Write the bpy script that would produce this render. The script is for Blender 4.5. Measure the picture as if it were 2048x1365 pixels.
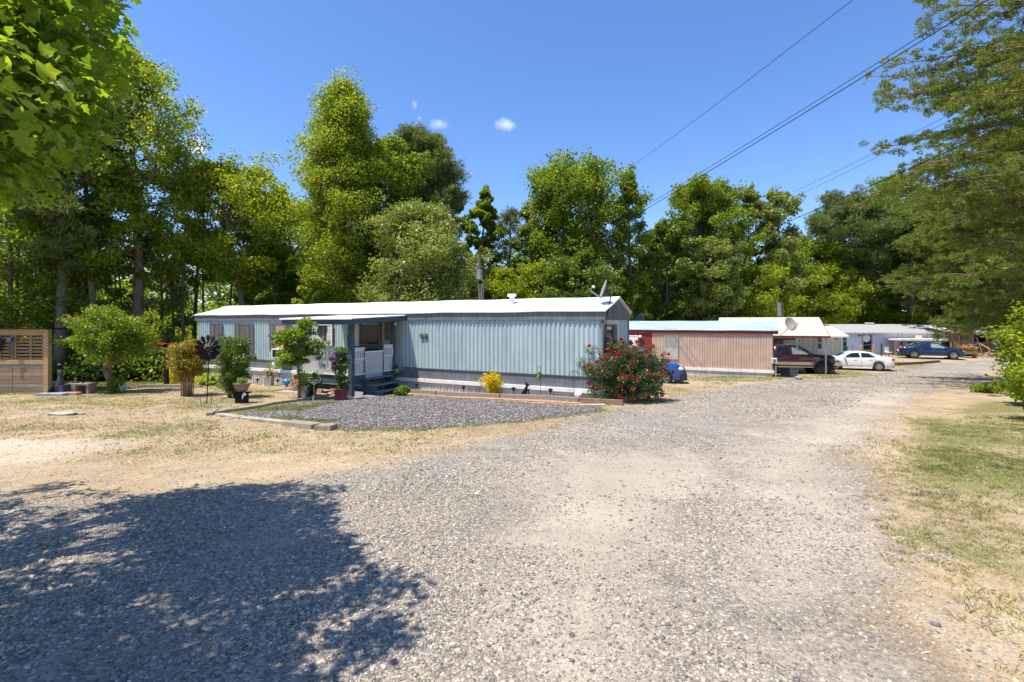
import bpy, math, random
import numpy as np
from mathutils import Vector, Matrix
S = bpy.context.scene
for _o in list(bpy.data.objects): bpy.data.objects.remove(_o)
R = math.radians
# ---------------------------------------------------------------- camera
FPX = 967.0; HOR = 645.0; CAMZ = 1.75
cd = bpy.data.cameras.new("camera"); cam = bpy.data.objects.new("camera", cd)
S.collection.objects.link(cam)
cam.location = (0, 0, CAMZ); cam.rotation_euler = (R(90), 0, 0)
cd.sensor_width = 36; cd.lens = 36*FPX/2048; cd.shift_y = -(682.5-HOR)/2048
cd.clip_start = 0.05; cd.clip_end = 2000
S.camera = cam
# ---------------------------------------------------------------- sun and sky
SUNH = Vector((-.89, -.45)).normalized(); SUNEL = 69.0
SUNV = Vector((SUNH.x*math.cos(R(SUNEL)), SUNH.y*math.cos(R(SUNEL)), math.sin(R(SUNEL))))
sl = bpy.data.lights.new("sun", 'SUN'); sl.energy = 4.9; sl.angle = R(0.5); sl.color = (1.0, .93, .81)
so = bpy.data.objects.new("sun", sl); S.collection.objects.link(so)
so.rotation_euler = SUNV.to_track_quat('Z', 'Y').to_euler()
W = bpy.data.worlds.new("World"); S.world = W; W.use_nodes = True
nt = W.node_tree; N = nt.nodes; Lk = nt.links
for n in list(N): N.remove(n)
wout = N.new('ShaderNodeOutputWorld'); bg = N.new('ShaderNodeBackground'); bg.inputs[1].default_value = .13
sky = N.new('ShaderNodeTexSky'); sky.sky_type = 'NISHITA'; sky.sun_disc = False
sky.sun_elevation = R(SUNEL); sky.sun_rotation = math.atan2(SUNH.x, SUNH.y)
sky.air_density = 1.0; sky.dust_density = .35; sky.ozone_density = 3.2
hs = N.new('ShaderNodeHueSaturation'); hs.inputs['Saturation'].default_value = 1.12; hs.inputs['Value'].default_value = 1.0
Lk.new(sky.outputs[0], hs.inputs['Color'])
tn = N.new('ShaderNodeMixRGB'); tn.blend_type = 'MULTIPLY'; tn.inputs[0].default_value = 1; tn.inputs[2].default_value = (.93, .99, 1.17, 1); Lk.new(hs.outputs[0], tn.inputs[1])
last = tn.outputs[0]
tc = N.new('ShaderNodeTexCoord')
def wmath(op, a, b=None, c=None):
    n = N.new('ShaderNodeMath'); n.operation = op
    for i, v in enumerate((a, b, c)):
        if v is None: continue
        if isinstance(v, (int, float)): n.inputs[i].default_value = v
        else: Lk.new(v, n.inputs[i])
    return n.outputs[0]
nz = N.new('ShaderNodeTexNoise'); nz.inputs['Scale'].default_value = 34; nz.inputs['Detail'].default_value = 6
Lk.new(tc.outputs['Generated'], nz.inputs['Vector'])
# small fair-weather clouds fixed in the sky: azimuth/elevation as a direction, size
for (cx, cy, w, h, a) in ((1010, 250, 28, 14, .6), (877, 247, 20, 13, .34), (829, 212, 9, 16, .3), (838, 236, 8, 6, .25), (392, 292, 46, 20, .7)):
    d = Vector(((cx-1024)/FPX, 1, (HOR-cy)/FPX)); ln = d.length; d.normalize()
    vs = N.new('ShaderNodeVectorMath'); vs.operation = 'SUBTRACT'; Lk.new(tc.outputs['Generated'], vs.inputs[0]); vs.inputs[1].default_value = d
    vm = N.new('ShaderNodeVectorMath'); vm.operation = 'MULTIPLY'; Lk.new(vs.outputs[0], vm.inputs[0])
    k = FPX*ln; vm.inputs[1].default_value = (k/w, k/w, k/h)
    vl = N.new('ShaderNodeVectorMath'); vl.operation = 'LENGTH'; Lk.new(vm.outputs[0], vl.inputs[0])
    t = wmath('SUBTRACT', 1.0, vl.outputs['Value'])
    t = wmath('MULTIPLY_ADD', nz.outputs['Fac'], 2.6, wmath('SUBTRACT', wmath('MULTIPLY', t, 1.2), 1.55))
    n = N.new('ShaderNodeMath'); n.operation = 'MULTIPLY'; n.use_clamp = True; Lk.new(t, n.inputs[0]); n.inputs[1].default_value = a
    near = N.new('ShaderNodeMath'); near.operation = 'LESS_THAN'; Lk.new(vl.outputs['Value'], near.inputs[0]); near.inputs[1].default_value = 2.5
    f = wmath('MULTIPLY', n.outputs[0], near.outputs[0])
    mx = N.new('ShaderNodeMixRGB'); Lk.new(f, mx.inputs[0]); Lk.new(last, mx.inputs[1]); mx.inputs[2].default_value = (7.2, 7.4, 7.8, 1)
    last = mx.outputs[0]
Lk.new(last, bg.inputs[0]); Lk.new(bg.outputs[0], wout.inputs[0])
S.view_settings.view_transform = 'Standard'; S.view_settings.look = 'None'; S.view_settings.gamma = 1
S.view_settings.exposure = .62
S.render.engine = 'CYCLES'; S.cycles.max_bounces = 8; S.cycles.transparent_max_bounces = 8
# ---------------------------------------------------------------- terrain height and pixel helpers
_GY = [-60, -10, 0, 8, 15.3, 20, 24, 29.6, 33, 37, 41, 45, 60, 200]
_GZ = [.5, .3, 0, -.33, -.75, -1.0, -1.22, -1.62, -1.85, -1.86, -1.6, -1.5, -1.3, -.5]
def _smooth(y):
    a = 0
    for o in (-2, -1, 0, 1, 2): a = a+np.interp(np.asarray(y, float)+o*.7, _GY, _GZ)
    return a/5
def gz(x, y):
    x = np.asarray(x, float); y = np.asarray(y, float)
    b = .012*np.sin(x*1.3+.7*np.sin(y*.9))+.010*np.sin(y*2.1+x*.6)+.006*np.sin(x*4.3+y*3.1)
    return _smooth(y)+b
def gzf(x, y): return float(gz(x, y))
def at(px, py, Y): return Vector(((px-1024)/FPX*Y, Y, CAMZ+(HOR-py)/FPX*Y))
def base(px, Y):
    x = (px-1024)/FPX*Y; return Vector((x, Y, gzf(x, Y)))
def gp(px, py):          # where the ground seen at this spot lies
    dx = (px-1024)/FPX; dz = (HOR-py)/FPX; lo, hi = .3, 400.
    t = .3
    while t < 300:
        if CAMZ+dz*t < gzf(dx*t, t): break
        t *= 1.04
    lo = t/1.04; hi = t
    for _ in range(18):
        m = (lo+hi)/2
        if CAMZ+dz*m < gzf(dx*m, m): hi = m
        else: lo = m
    return Vector((dx*hi, hi, gzf(dx*hi, hi)))
COL = S.collection
# ---------------------------------------------------------------- object helpers
def tag(o, label=None, cat=None, group=None, kind=None):
    if label: o['label'] = label
    if cat: o['category'] = cat
    if group: o['group'] = group
    if kind: o['kind'] = kind
    return o
def empty(name, loc, rz=0, label=None, cat=None, group=None):
    o = bpy.data.objects.new(name, None); COL.objects.link(o); o.location = loc; o.rotation_euler = (0, 0, rz)
    o.empty_display_size = .2
    return tag(o, label, cat, group)
def link(name, me, mat=None, parent=None, loc=None):
    o = bpy.data.objects.new(name, me); COL.objects.link(o)
    if mat is not None and not me.materials: me.materials.append(mat)
    if parent: o.parent = parent
    if loc is not None: o.location = loc
    return o
def copy_tree(o, parent=None):
    c = o.copy(); COL.objects.link(c)
    if parent: c.parent = parent
    for ch in list(o.children): copy_tree(ch, c)
    return c
class MB:
    def __init__(s): s.v = []; s.f = []
    def add(s, vs, fs):
        b = len(s.v); s.v += [tuple(v) for v in vs]; s.f += [tuple(i+b for i in f) for f in fs]; return s
    def box(s, x0, x1, y0, y1, z0, z1):
        return s.add([(x0,y0,z0),(x1,y0,z0),(x1,y1,z0),(x0,y1,z0),(x0,y0,z1),(x1,y0,z1),(x1,y1,z1),(x0,y1,z1)],
                     [(0,3,2,1),(4,5,6,7),(0,1,5,4),(1,2,6,5),(2,3,7,6),(3,0,4,7)])
    def bar(s, a, b, w, h=None):         # square bar between two points
        a = Vector(a); b = Vector(b); h = h or w; d = (b-a).normalized()
        u = d.cross(Vector((0,0,1)))
        if u.length < 1e-3: u = Vector((1,0,0))
        u.normalize(); v = d.cross(u)
        q = [(-1,-1),(1,-1),(1,1),(-1,1)]
        vs = [a+u*(i*w/2)+v*(j*h/2) for i, j in q]+[b+u*(i*w/2)+v*(j*h/2) for i, j in q]
        return s.add(vs, [(0,1,2,3),(7,6,5,4),(0,4,5,1),(1,5,6,2),(2,6,7,3),(3,7,4,0)])
    def tube(s, pts, rad, n=8, cap=True):
        pts = [Vector(p) for p in pts]
        if not hasattr(rad, '__len__'): rad = [rad]*len(pts)
        vs = []; fs = []; prev = None
        for i, p in enumerate(pts):
            d = (pts[min(i+1, len(pts)-1)]-pts[max(i-1, 0)])
            d = d.normalized() if d.length > 1e-9 else Vector((0,0,1))
            if prev is None:
                u = d.cross(Vector((0,0,1)))
                if u.length < .05: u = d.cross(Vector((1,0,0)))
            else: u = prev-d*prev.dot(d)
            u.normalize(); prev = u; w = d.cross(u)
            for k in range(n):
                a = 2*math.pi*k/n; vs.append(p+(u*math.cos(a)+w*math.sin(a))*rad[i])
        for i in range(len(pts)-1):
            for k in range(n):
                fs.append((i*n+k, i*n+(k+1)%n, (i+1)*n+(k+1)%n, (i+1)*n+k))
        if cap: fs += [tuple(range(n))[::-1], tuple((len(pts)-1)*n+k for k in range(n))]
        return s.add(vs, fs)
    def lathe(s, prof, n=16, c=(0,0,0), axis='z'):
        vs = []; fs = []
        for (r, z) in prof:
            for k in range(n):
                a = 2*math.pi*k/n; x, y = r*math.cos(a), r*math.sin(a)
                v = (x, y, z) if axis == 'z' else ((x, z, y) if axis == 'y' else (z, x, y))
                vs.append((v[0]+c[0], v[1]+c[1], v[2]+c[2]))
        for i in range(len(prof)-1):
            for k in range(n): fs.append((i*n+k, i*n+(k+1)%n, (i+1)*n+(k+1)%n, (i+1)*n+k))
        fs.append(tuple(range(n))[::-1]); fs.append(tuple((len(prof)-1)*n+k for k in range(n)))
        return s.add(vs, fs)
    def blob(s, c, r, seed=0, n=10, rough=.15):
        rg = random.Random(seed); ph = [rg.uniform(0, 6.3) for _ in range(6)]
        vs = []; fs = []; m = n//2+1
        if not hasattr(r, '__len__'): r = (r, r, r)
        for i in range(m+1):
            t = math.pi*i/m
            for k in range(n):
                a = 2*math.pi*k/n
                q = 1+rough*(math.sin(2*a+ph[0]+t)+math.sin(3*a+ph[1]+2*t)*.7+math.cos(3*t+ph[2]))*.5
                vs.append((c[0]+r[0]*q*math.sin(t)*math.cos(a), c[1]+r[1]*q*math.sin(t)*math.sin(a), c[2]+r[2]*q*math.cos(t)))
        for i in range(m):
            for k in range(n): fs.append((i*n+k, (i+1)*n+k, (i+1)*n+(k+1)%n, i*n+(k+1)%n))
        return s.add(vs, fs)
    def prism(s, poly, y0, y1, ax='y'):  # polygon in (x,z) extruded along y
        n = len(poly)
        f = (lambda p, y: (p[0], y, p[1])) if ax == 'y' else ((lambda p, y: (y, p[0], p[1])) if ax == 'x' else (lambda p, y: (p[0], p[1], y)))
        vs = [f(p, y0) for p in poly]+[f(p, y1) for p in poly]
        return s.add(vs, [tuple(range(n)), tuple(range(n, 2*n))[::-1]]+[(i, n+i, n+(i+1)%n, (i+1)%n) for i in range(n)])
    def build(s, name, mat=None, parent=None, smooth=False, loc=None):
        me = bpy.data.meshes.new(name); me.from_pydata(s.v, [], s.f); me.update()
        if smooth:
            me.polygons.foreach_set('use_smooth', [True]*len(me.polygons))
        return link(name, me, mat, parent, loc)
def np_mesh(name, V, F, smooth=False):
    V = np.asarray(V, np.float32).reshape(-1, 3); F = np.asarray(F, np.int32)
    me = bpy.data.meshes.new(name); k = F.shape[1]
    me.vertices.add(len(V)); me.vertices.foreach_set('co', V.ravel())
    me.loops.add(F.size); me.loops.foreach_set('vertex_index', F.ravel())
    me.polygons.add(len(F)); me.polygons.foreach_set('loop_start', np.arange(0, F.size, k, dtype=np.int32))
    try: me.polygons.foreach_set('loop_total', np.full(len(F), k, np.int32))
    except Exception: pass
    if smooth: me.polygons.foreach_set('use_smooth', np.ones(len(F), bool))
    me.update(); me.validate(); return me
# ---------------------------------------------------------------- materials
def newmat(name):
    m = bpy.data.materials.new(name); m.use_nodes = True
    t = m.node_tree; b = t.nodes['Principled BSDF']; return m, t, b
def pm(name, col, rough=.6, metal=0., var=.18, scale=4., col2=None, bump=0., bscale=60., spec=.4, coat=0., stretch=None, streak=0.):
    m, t, b = newmat(name); n = t.nodes; l = t.links
    tcn = n.new('ShaderNodeTexCoord'); src = tcn.outputs['Object']
    if stretch:
        mp = n.new('ShaderNodeMapping'); mp.inputs['Scale'].default_value = stretch; l.new(src, mp.inputs[0]); src = mp.outputs[0]
    nz = n.new('ShaderNodeTexNoise'); nz.inputs['Scale'].default_value = scale; nz.inputs['Detail'].default_value = 8
    nz.inputs['Roughness'].default_value = .65; l.new(src, nz.inputs['Vector'])
    rp = n.new('ShaderNodeValToRGB'); rp.color_ramp.elements[0].position = .3; rp.color_ramp.elements[1].position = .7
    c = np.array(col); c2 = np.array(col2) if col2 is not None else c*(1-var)*.95
    c1 = c if col2 is not None else np.minimum(c*(1+var), 1)
    rp.color_ramp.elements[0].color = (*c2, 1); rp.color_ramp.elements[1].color = (*c1, 1)
    l.new(nz.outputs['Fac'], rp.inputs[0]); out = rp.outputs[0]
    if streak > 0:
        mp = n.new('ShaderNodeMapping'); mp.inputs['Scale'].default_value = (7, 7, .5); l.new(tcn.outputs['Object'], mp.inputs[0])
        n2 = n.new('ShaderNodeTexNoise'); n2.inputs['Scale'].default_value = 1; n2.inputs['Detail'].default_value = 5; l.new(mp.outputs[0], n2.inputs['Vector'])
        r2 = n.new('ShaderNodeValToRGB'); r2.color_ramp.elements[0].position = .5; r2.color_ramp.elements[1].position = .75
        r2.color_ramp.elements[0].color = (1,1,1,1); r2.color_ramp.elements[1].color = (1-streak, 1-streak*1.05, 1-streak*1.2, 1)
        l.new(n2.outputs['Fac'], r2.inputs[0])
        mx = n.new('ShaderNodeMixRGB'); mx.blend_type = 'MULTIPLY'; mx.inputs[0].default_value = 1
        l.new(out, mx.inputs[1]); l.new(r2.outputs[0], mx.inputs[2]); out = mx.outputs[0]
    l.new(out, b.inputs['Base Color'])
    b.inputs['Roughness'].default_value = rough; b.inputs['Metallic'].default_value = metal
    b.inputs['Specular IOR Level'].default_value = spec
    if coat: b.inputs['Coat Weight'].default_value = coat; b.inputs['Coat Roughness'].default_value = .05
    if bump:
        nb = n.new('ShaderNodeTexNoise'); nb.inputs['Scale'].default_value = bscale; nb.inputs['Detail'].default_value = 4; l.new(src, nb.inputs['Vector'])
        bp = n.new('ShaderNodeBump'); bp.inputs['Strength'].default_value = bump; bp.inputs['Distance'].default_value = .01
        l.new(nb.outputs['Fac'], bp.inputs['Height']); l.new(bp.outputs[0], b.inputs['Normal'])
    return m
def leafmat(name, cols, trans=.54, rough=.42, tint=(1.8, 1.75, .6), nscale=.8):
    m, t, b = newmat(name); n = t.nodes; l = t.links
    g = n.new('ShaderNodeNewGeometry'); tcn = n.new('ShaderNodeTexCoord')
    nz = n.new('ShaderNodeTexNoise'); nz.inputs['Scale'].default_value = nscale; nz.inputs['Detail'].default_value = 3
    l.new(tcn.outputs['Object'], nz.inputs['Vector'])
    a = n.new('ShaderNodeMath'); a.operation = 'MULTIPLY_ADD'; l.new(nz.outputs['Fac'], a.inputs[0]); a.inputs[1].default_value = 1.5; a.inputs[2].default_value = -.5
    md = n.new('ShaderNodeMath'); md.operation = 'MULTIPLY_ADD'; md.use_clamp = True
    l.new(g.outputs['Random Per Island'], md.inputs[0]); md.inputs[1].default_value = .55; l.new(a.outputs[0], md.inputs[2])
    rp = n.new('ShaderNodeValToRGB'); e = rp.color_ramp.elements
    while len(e) < len(cols): e.new(.5)
    for i, c in enumerate(cols): e[i].position = i/(len(cols)-1); e[i].color = (*c, 1)
    l.new(md.outputs[0], rp.inputs[0]); l.new(rp.outputs[0], b.inputs['Base Color'])
    b.inputs['Roughness'].default_value = rough; b.inputs['Specular IOR Level'].default_value = .45
    mx = n.new('ShaderNodeMixRGB'); mx.blend_type = 'MULTIPLY'; mx.inputs[0].default_value = 1; mx.inputs[2].default_value = (*tint, 1)
    l.new(rp.outputs[0], mx.inputs[1])
    tr = n.new('ShaderNodeBsdfTranslucent'); l.new(mx.outputs[0], tr.inputs[0])
    ms = n.new('ShaderNodeMixShader'); ms.inputs[0].default_value = trans
    l.new(b.outputs[0], ms.inputs[1]); l.new(tr.outputs[0], ms.inputs[2])
    l.new(ms.outputs[0], t.nodes['Material Output'].inputs[0]); return m
M = {}
M['bark'] = pm('bark_grey', (.17,.13,.09), .9, var=.4, scale=3, bump=1, bscale=14, stretch=(6,6,1))
M['bark_pale'] = pm('bark_pale', (.27,.23,.19), .9, var=.35, scale=3, bump=1, bscale=14, stretch=(6,6,1))
M['bark_brown'] = pm('bark_brown', (.22,.14,.09), .9, var=.35, scale=3, bump=.6, bscale=14)
M['bark_tan'] = pm('bark_tan', (.36,.24,.15), .85, var=.3, scale=5, bump=.4, bscale=14)
M['leaf_bright'] = leafmat('leaf_bright', [(.09,.145,.010),(.20,.265,.016),(.38,.40,.035)])
M['leaf_mid'] = leafmat('leaf_mid', [(.07,.12,.012),(.15,.215,.018),(.27,.31,.03)])
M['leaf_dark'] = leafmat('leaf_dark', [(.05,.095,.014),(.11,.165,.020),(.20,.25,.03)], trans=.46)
M['leaf_grey'] = leafmat('leaf_greygreen', [(.09,.12,.03),(.19,.235,.055),(.32,.36,.11)], trans=.42, rough=.4)
M['leaf_pine'] = leafmat('needle', [(.075,.105,.02),(.155,.20,.035),(.28,.31,.06)], trans=.42)
M['leaf_pinedark'] = leafmat('needle_dark', [(.065,.095,.03),(.13,.17,.045),(.21,.25,.08)], trans=.36)
M['leaf_maple'] = leafmat('leaf_maple', [(.08,.15,.016),(.15,.24,.02),(.26,.33,.03)], trans=.62, rough=.35, nscale=2)
M['leaf_redbud'] = leafmat('leaf_redbud', [(.08,.15,.012),(.16,.25,.015),(.24,.29,.03)], trans=.45, rough=.35, nscale=3)
M['leaf_crape'] = leafmat('leaf_orange', [(.14,.15,.02),(.30,.20,.035),(.38,.17,.05)], trans=.4, nscale=4)
M['leaf_privet'] = leafmat('leaf_privet', [(.05,.10,.014),(.10,.165,.02),(.16,.22,.03)], trans=.35, rough=.3, nscale=4)
M['leaf_rose'] = leafmat('leaf_rose', [(.035,.07,.025),(.08,.12,.045),(.16,.19,.08)], trans=.3, rough=.3, nscale=4)
M['leaf_yellow'] = leafmat('leaf_yellow', [(.30,.30,.01),(.60,.47,.01),(.72,.58,.02)], trans=.4, nscale=4)
M['leaf_hosta'] = leafmat('leaf_hosta', [(.18,.26,.05),(.35,.42,.08),(.5,.52,.16)], trans=.35, nscale=4)
M['petal_red'] = leafmat('petal_red', [(.30,.002,.010),(.55,.006,.022),(.68,.015,.045)], trans=.25, tint=(1.1,.4,.5), nscale=9)
M['petal_pink'] = leafmat('petal_pink', [(.7,.03,.12),(.8,.15,.2),(.85,.35,.1)], trans=.25, tint=(1,.8,.8), nscale=9)
M['petal_peach'] = leafmat('petal_peach', [(.75,.25,.1),(.8,.45,.35),(.8,.65,.6)], trans=.25, tint=(1,.8,.8), nscale=9)
M['petal_purple'] = leafmat('petal_purple', [(.05,.01,.09),(.10,.02,.15),(.3,.2,.4)], trans=.25, tint=(1,.8,1), nscale=9)
M['white_paint'] = pm('white_paint', (.78,.77,.74), .5, var=.06, scale=2, streak=.15)
M['white_clean'] = pm('white_vinyl', (.80,.80,.80), .4, var=.03)
M['black'] = pm('black_metal', (.016,.016,.018), .8, var=.3, spec=.15)
M['dark_iron'] = pm('dark_iron', (.05,.05,.055), .6, var=.3)
M['steel'] = pm('steel', (.38,.39,.40), .35, metal=.8, var=.15)
M['glass'] = pm('window_glass', (.02,.025,.03), .06, var=.2, spec=.8)
M['rubber'] = pm('rubber', (.022,.022,.023), .85, var=.2)
M['wood_new'] = pm('treated_wood', (.40,.265,.125), .8, var=.22, scale=3, stretch=(1,8,8), bump=.2)
M['wood_pallet'] = pm('pallet_wood', (.35,.215,.105), .85, col2=(.18,.125,.08), scale=2.5, stretch=(.8,6,11), bump=.3)
M['wood_grey'] = pm('weathered_wood', (.36,.30,.235), .9, col2=(.20,.165,.125), scale=3, stretch=(2,9,9), bump=.5)
M['wood_deck'] = pm('deck_wood', (.40,.20,.075), .8, var=.3, scale=3, bump=.2)
M['conc'] = pm('concrete', (.38,.34,.29), .9, var=.2, scale=6, bump=.3)
M['brick'] = pm('clay_paver', (.45,.26,.17), .9, var=.25, scale=9, bump=.3)
# ================================================================ GROUND
def sdf(poly, X, Y):      # signed distance, positive inside, metres
    P = np.array([(p[0], p[1]) for p in poly]); n = len(P)
    d = np.full(X.shape, 1e9); ins = np.zeros(X.shape, bool)
    for i in range(n):
        a = P[i]; b = P[(i+1) % n]; e = b-a
        wx = X-a[0]; wy = Y-a[1]
        t = np.clip((wx*e[0]+wy*e[1])/max(e @ e, 1e-9), 0, 1)
        d = np.minimum(d, (wx-e[0]*t)**2+(wy-e[1]*t)**2)
        if abs(e[1]) > 1e-9:
            c = ((a[1] > Y) != (b[1] > Y)) & (X < e[0]*(Y-a[1])/e[1]+a[0]); ins ^= c
    d = np.sqrt(d); return np.where(ins, d, -d)
def gpoly(pts): return [gp(*p)[:2] for p in pts]
def soft(d, w): return np.clip(.5+d/(2*w), 0, 1)
def vnoise(x, y, s, seed):       # cheap smooth value noise
    rg = np.random.RandomState(seed); T = rg.rand(64, 64)
    u = np.asarray(x)/s; v = np.asarray(y)/s; i = np.floor(u).astype(int); j = np.floor(v).astype(int); fu = u-i; fv = v-j
    fu = fu*fu*(3-2*fu); fv = fv*fv*(3-2*fv); g = lambda a, b: T[a % 64, b % 64]
    return (g(i,j)*(1-fu)+g(i+1,j)*fu)*(1-fv)+(g(i,j+1)*(1-fu)+g(i+1,j+1)*fu)*fv
def fbm(x, y, s, seed): return .55*vnoise(x,y,s,seed)+.3*vnoise(x,y,s*.45,seed+1)+.15*vnoise(x,y,s*.2,seed+2)
ROADP = [Vector((-9,-12)), *gpoly([(-700,1420),(-400,1060),(0,1000),(300,985),(560,965),(760,935),(900,905),(1010,882),(1120,852),(1250,818),(1400,786),(1480,771),(1560,763),(1700,751),(1800,738),(1930,722)]),
         Vector((60,50)), Vector((70,47)), *gpoly([(2060,726),(1960,748),(1900,765),(1850,790),(1790,815),(1745,850),(1715,900),(1725,960),(1755,1040),(1795,1130),(1855,1240),(1930,1360)]), Vector((2.1,-12))]
DRIVE = gpoly([(455,832),(560,812),(660,797),(800,787),(1000,803),(1190,815),(1215,822),(1120,835),(980,850),(850,860),(690,861),(600,848)])
VERGE = [Vector((3.2,-12)), *gpoly([(2080,1420),(2000,1320),(1915,1220),(1855,1120),(1800,1010),(1800,920),(1850,840),(1930,805),(2048,778)]), Vector((26,24)), Vector((30,12)), Vector((20,-12))]
PALE1 = gpoly([(-300,935),(-300,880),(60,876),(270,885),(200,905),(60,930)])
TRACK = [gpoly([(1120,900),(1330,905),(1420,930),(1380,1050),(1330,1200),(1300,1365),(1000,1365),(1010,1250),(1080,1080),(1110,960)]),
         gpoly([(1500,930),(1560,860),(1700,800),(1800,775),(1840,800),(1760,860),(1700,960),(1680,1100),(1760,1300),(1500,1365),(1500,1150)])]
SHADY = gpoly([(-600,795),(0,790),(120,786),(220,779),(330,765),(400,752),(400,725),(-600,725)])
REDS = gpoly([(735,786),(800,784),(1195,808),(1180,816),(1000,803),(800,789)])
REDL = gpoly([(520,764),(600,768),(640,776),(640,770),(600,764),(530,760)])
GREENR = gpoly([(1330,790),(1440,770),(1560,760),(1680,757),(1790,745),(1900,728),(1780,722),(1640,745),(1540,752),(1380,748),(1320,770)])
GRDR = gpoly([(1260,800),(1360,772),(1560,748),(1560,762),(1440,776),(1330,815)])
def zones(X, Y):
    n1 = fbm(X, Y, 1.6, 3)-.5; n2 = fbm(X, Y, .5, 8)-.5
    n = n1*1.0+n2*.35
    road = soft(sdf(ROADP, X, Y)+n*1.0, .45)
    drive = soft(sdf(DRIVE, X, Y)+n*.5, .22)
    verge = soft(sdf(VERGE, X, Y)+n*.8, .35)
    pale = soft(sdf(PALE1, X, Y)+n*.8, .4)
    tr = np.maximum(soft(sdf(TRACK[0], X, Y)+n*.9, .6), soft(sdf(TRACK[1], X, Y)+n*1.1, .7))
    shady = soft(sdf(SHADY, X, Y)+n*.8, .6)
    red = np.maximum(soft(sdf(REDS, X, Y)+n2*.1, .08), soft(sdf(REDL, X, Y)+n2*.1, .1))
    gr = soft(sdf(GREENR, X, Y)+n*.9, .5)
    return road, drive, verge, pale, tr, shady, red, gr
xs = np.concatenate([np.arange(-150,-30,8), np.arange(-30,-12,.3), np.arange(-12,12,.12), np.arange(12,50,.3), np.arange(50,170,8)])
ys = np.concatenate([np.arange(-30,-2,2), np.arange(-2,13,.12), np.arange(13,50,.25), np.arange(50,200,5)])
GX, GYY = np.meshgrid(xs, ys); Z = gz(GX, GYY)
V = np.stack([GX, GYY, Z], -1).reshape(-1, 3)
nx = len(xs); ii, jj = np.meshgrid(np.arange(nx-1), np.arange(len(ys)-1)); q = (jj*nx+ii).ravel()
me = np_mesh('ground', V, np.stack([q, q+1, q+nx+1, q+nx], 1), True)
road, drive, verge, pale, tr, shady, red, gr = zones(GX, GYY)
fn = fbm(GX, GYY, 2.2, 21)
green = np.clip(verge*.85*np.clip((fn-.25)*3, .35, 1)+shady*.9+gr*np.clip((fn-.4)*5, 0, 1)*.6, 0, 1)
lawn_green = np.clip((fbm(GX, GYY, 1.7, 33)-.47)*4, 0, 1)*.55
green = np.maximum(green, lawn_green*np.clip(1-3*road, 0, 1)*soft(-sdf(ROADP, GX, GYY)-1.3, .8)*(1-drive)*(1-verge*.5))
weed = np.clip((fbm(GX, GYY, .9, 55)-.50)*5, 0, 1)*drive*soft(-sdf(DRIVE, GX, GYY)+.9, .7)*np.clip((-3.6-GX)/1.5, 0, 1)
green = np.maximum(green*(1-drive), weed)
gravel = road*(1-verge)
gravel = np.clip(gravel-weed*.7, 0, 1); dr2 = np.clip(drive-weed*.7, 0, 1)
dust = np.maximum(pale, tr*.95*road)
def addcol(me, name, a, b, c):
    at_ = me.color_attributes.new(name, 'FLOAT_COLOR', 'POINT')
    arr = np.stack([a.ravel(), b.ravel(), c.ravel(), np.ones(a.size)], 1).astype(np.float32); at_.data.foreach_set('color', arr.ravel())
addcol(me, 'zone_a', gravel, green, dust); addcol(me, 'zone_b', dr2, red, shady)
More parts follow.
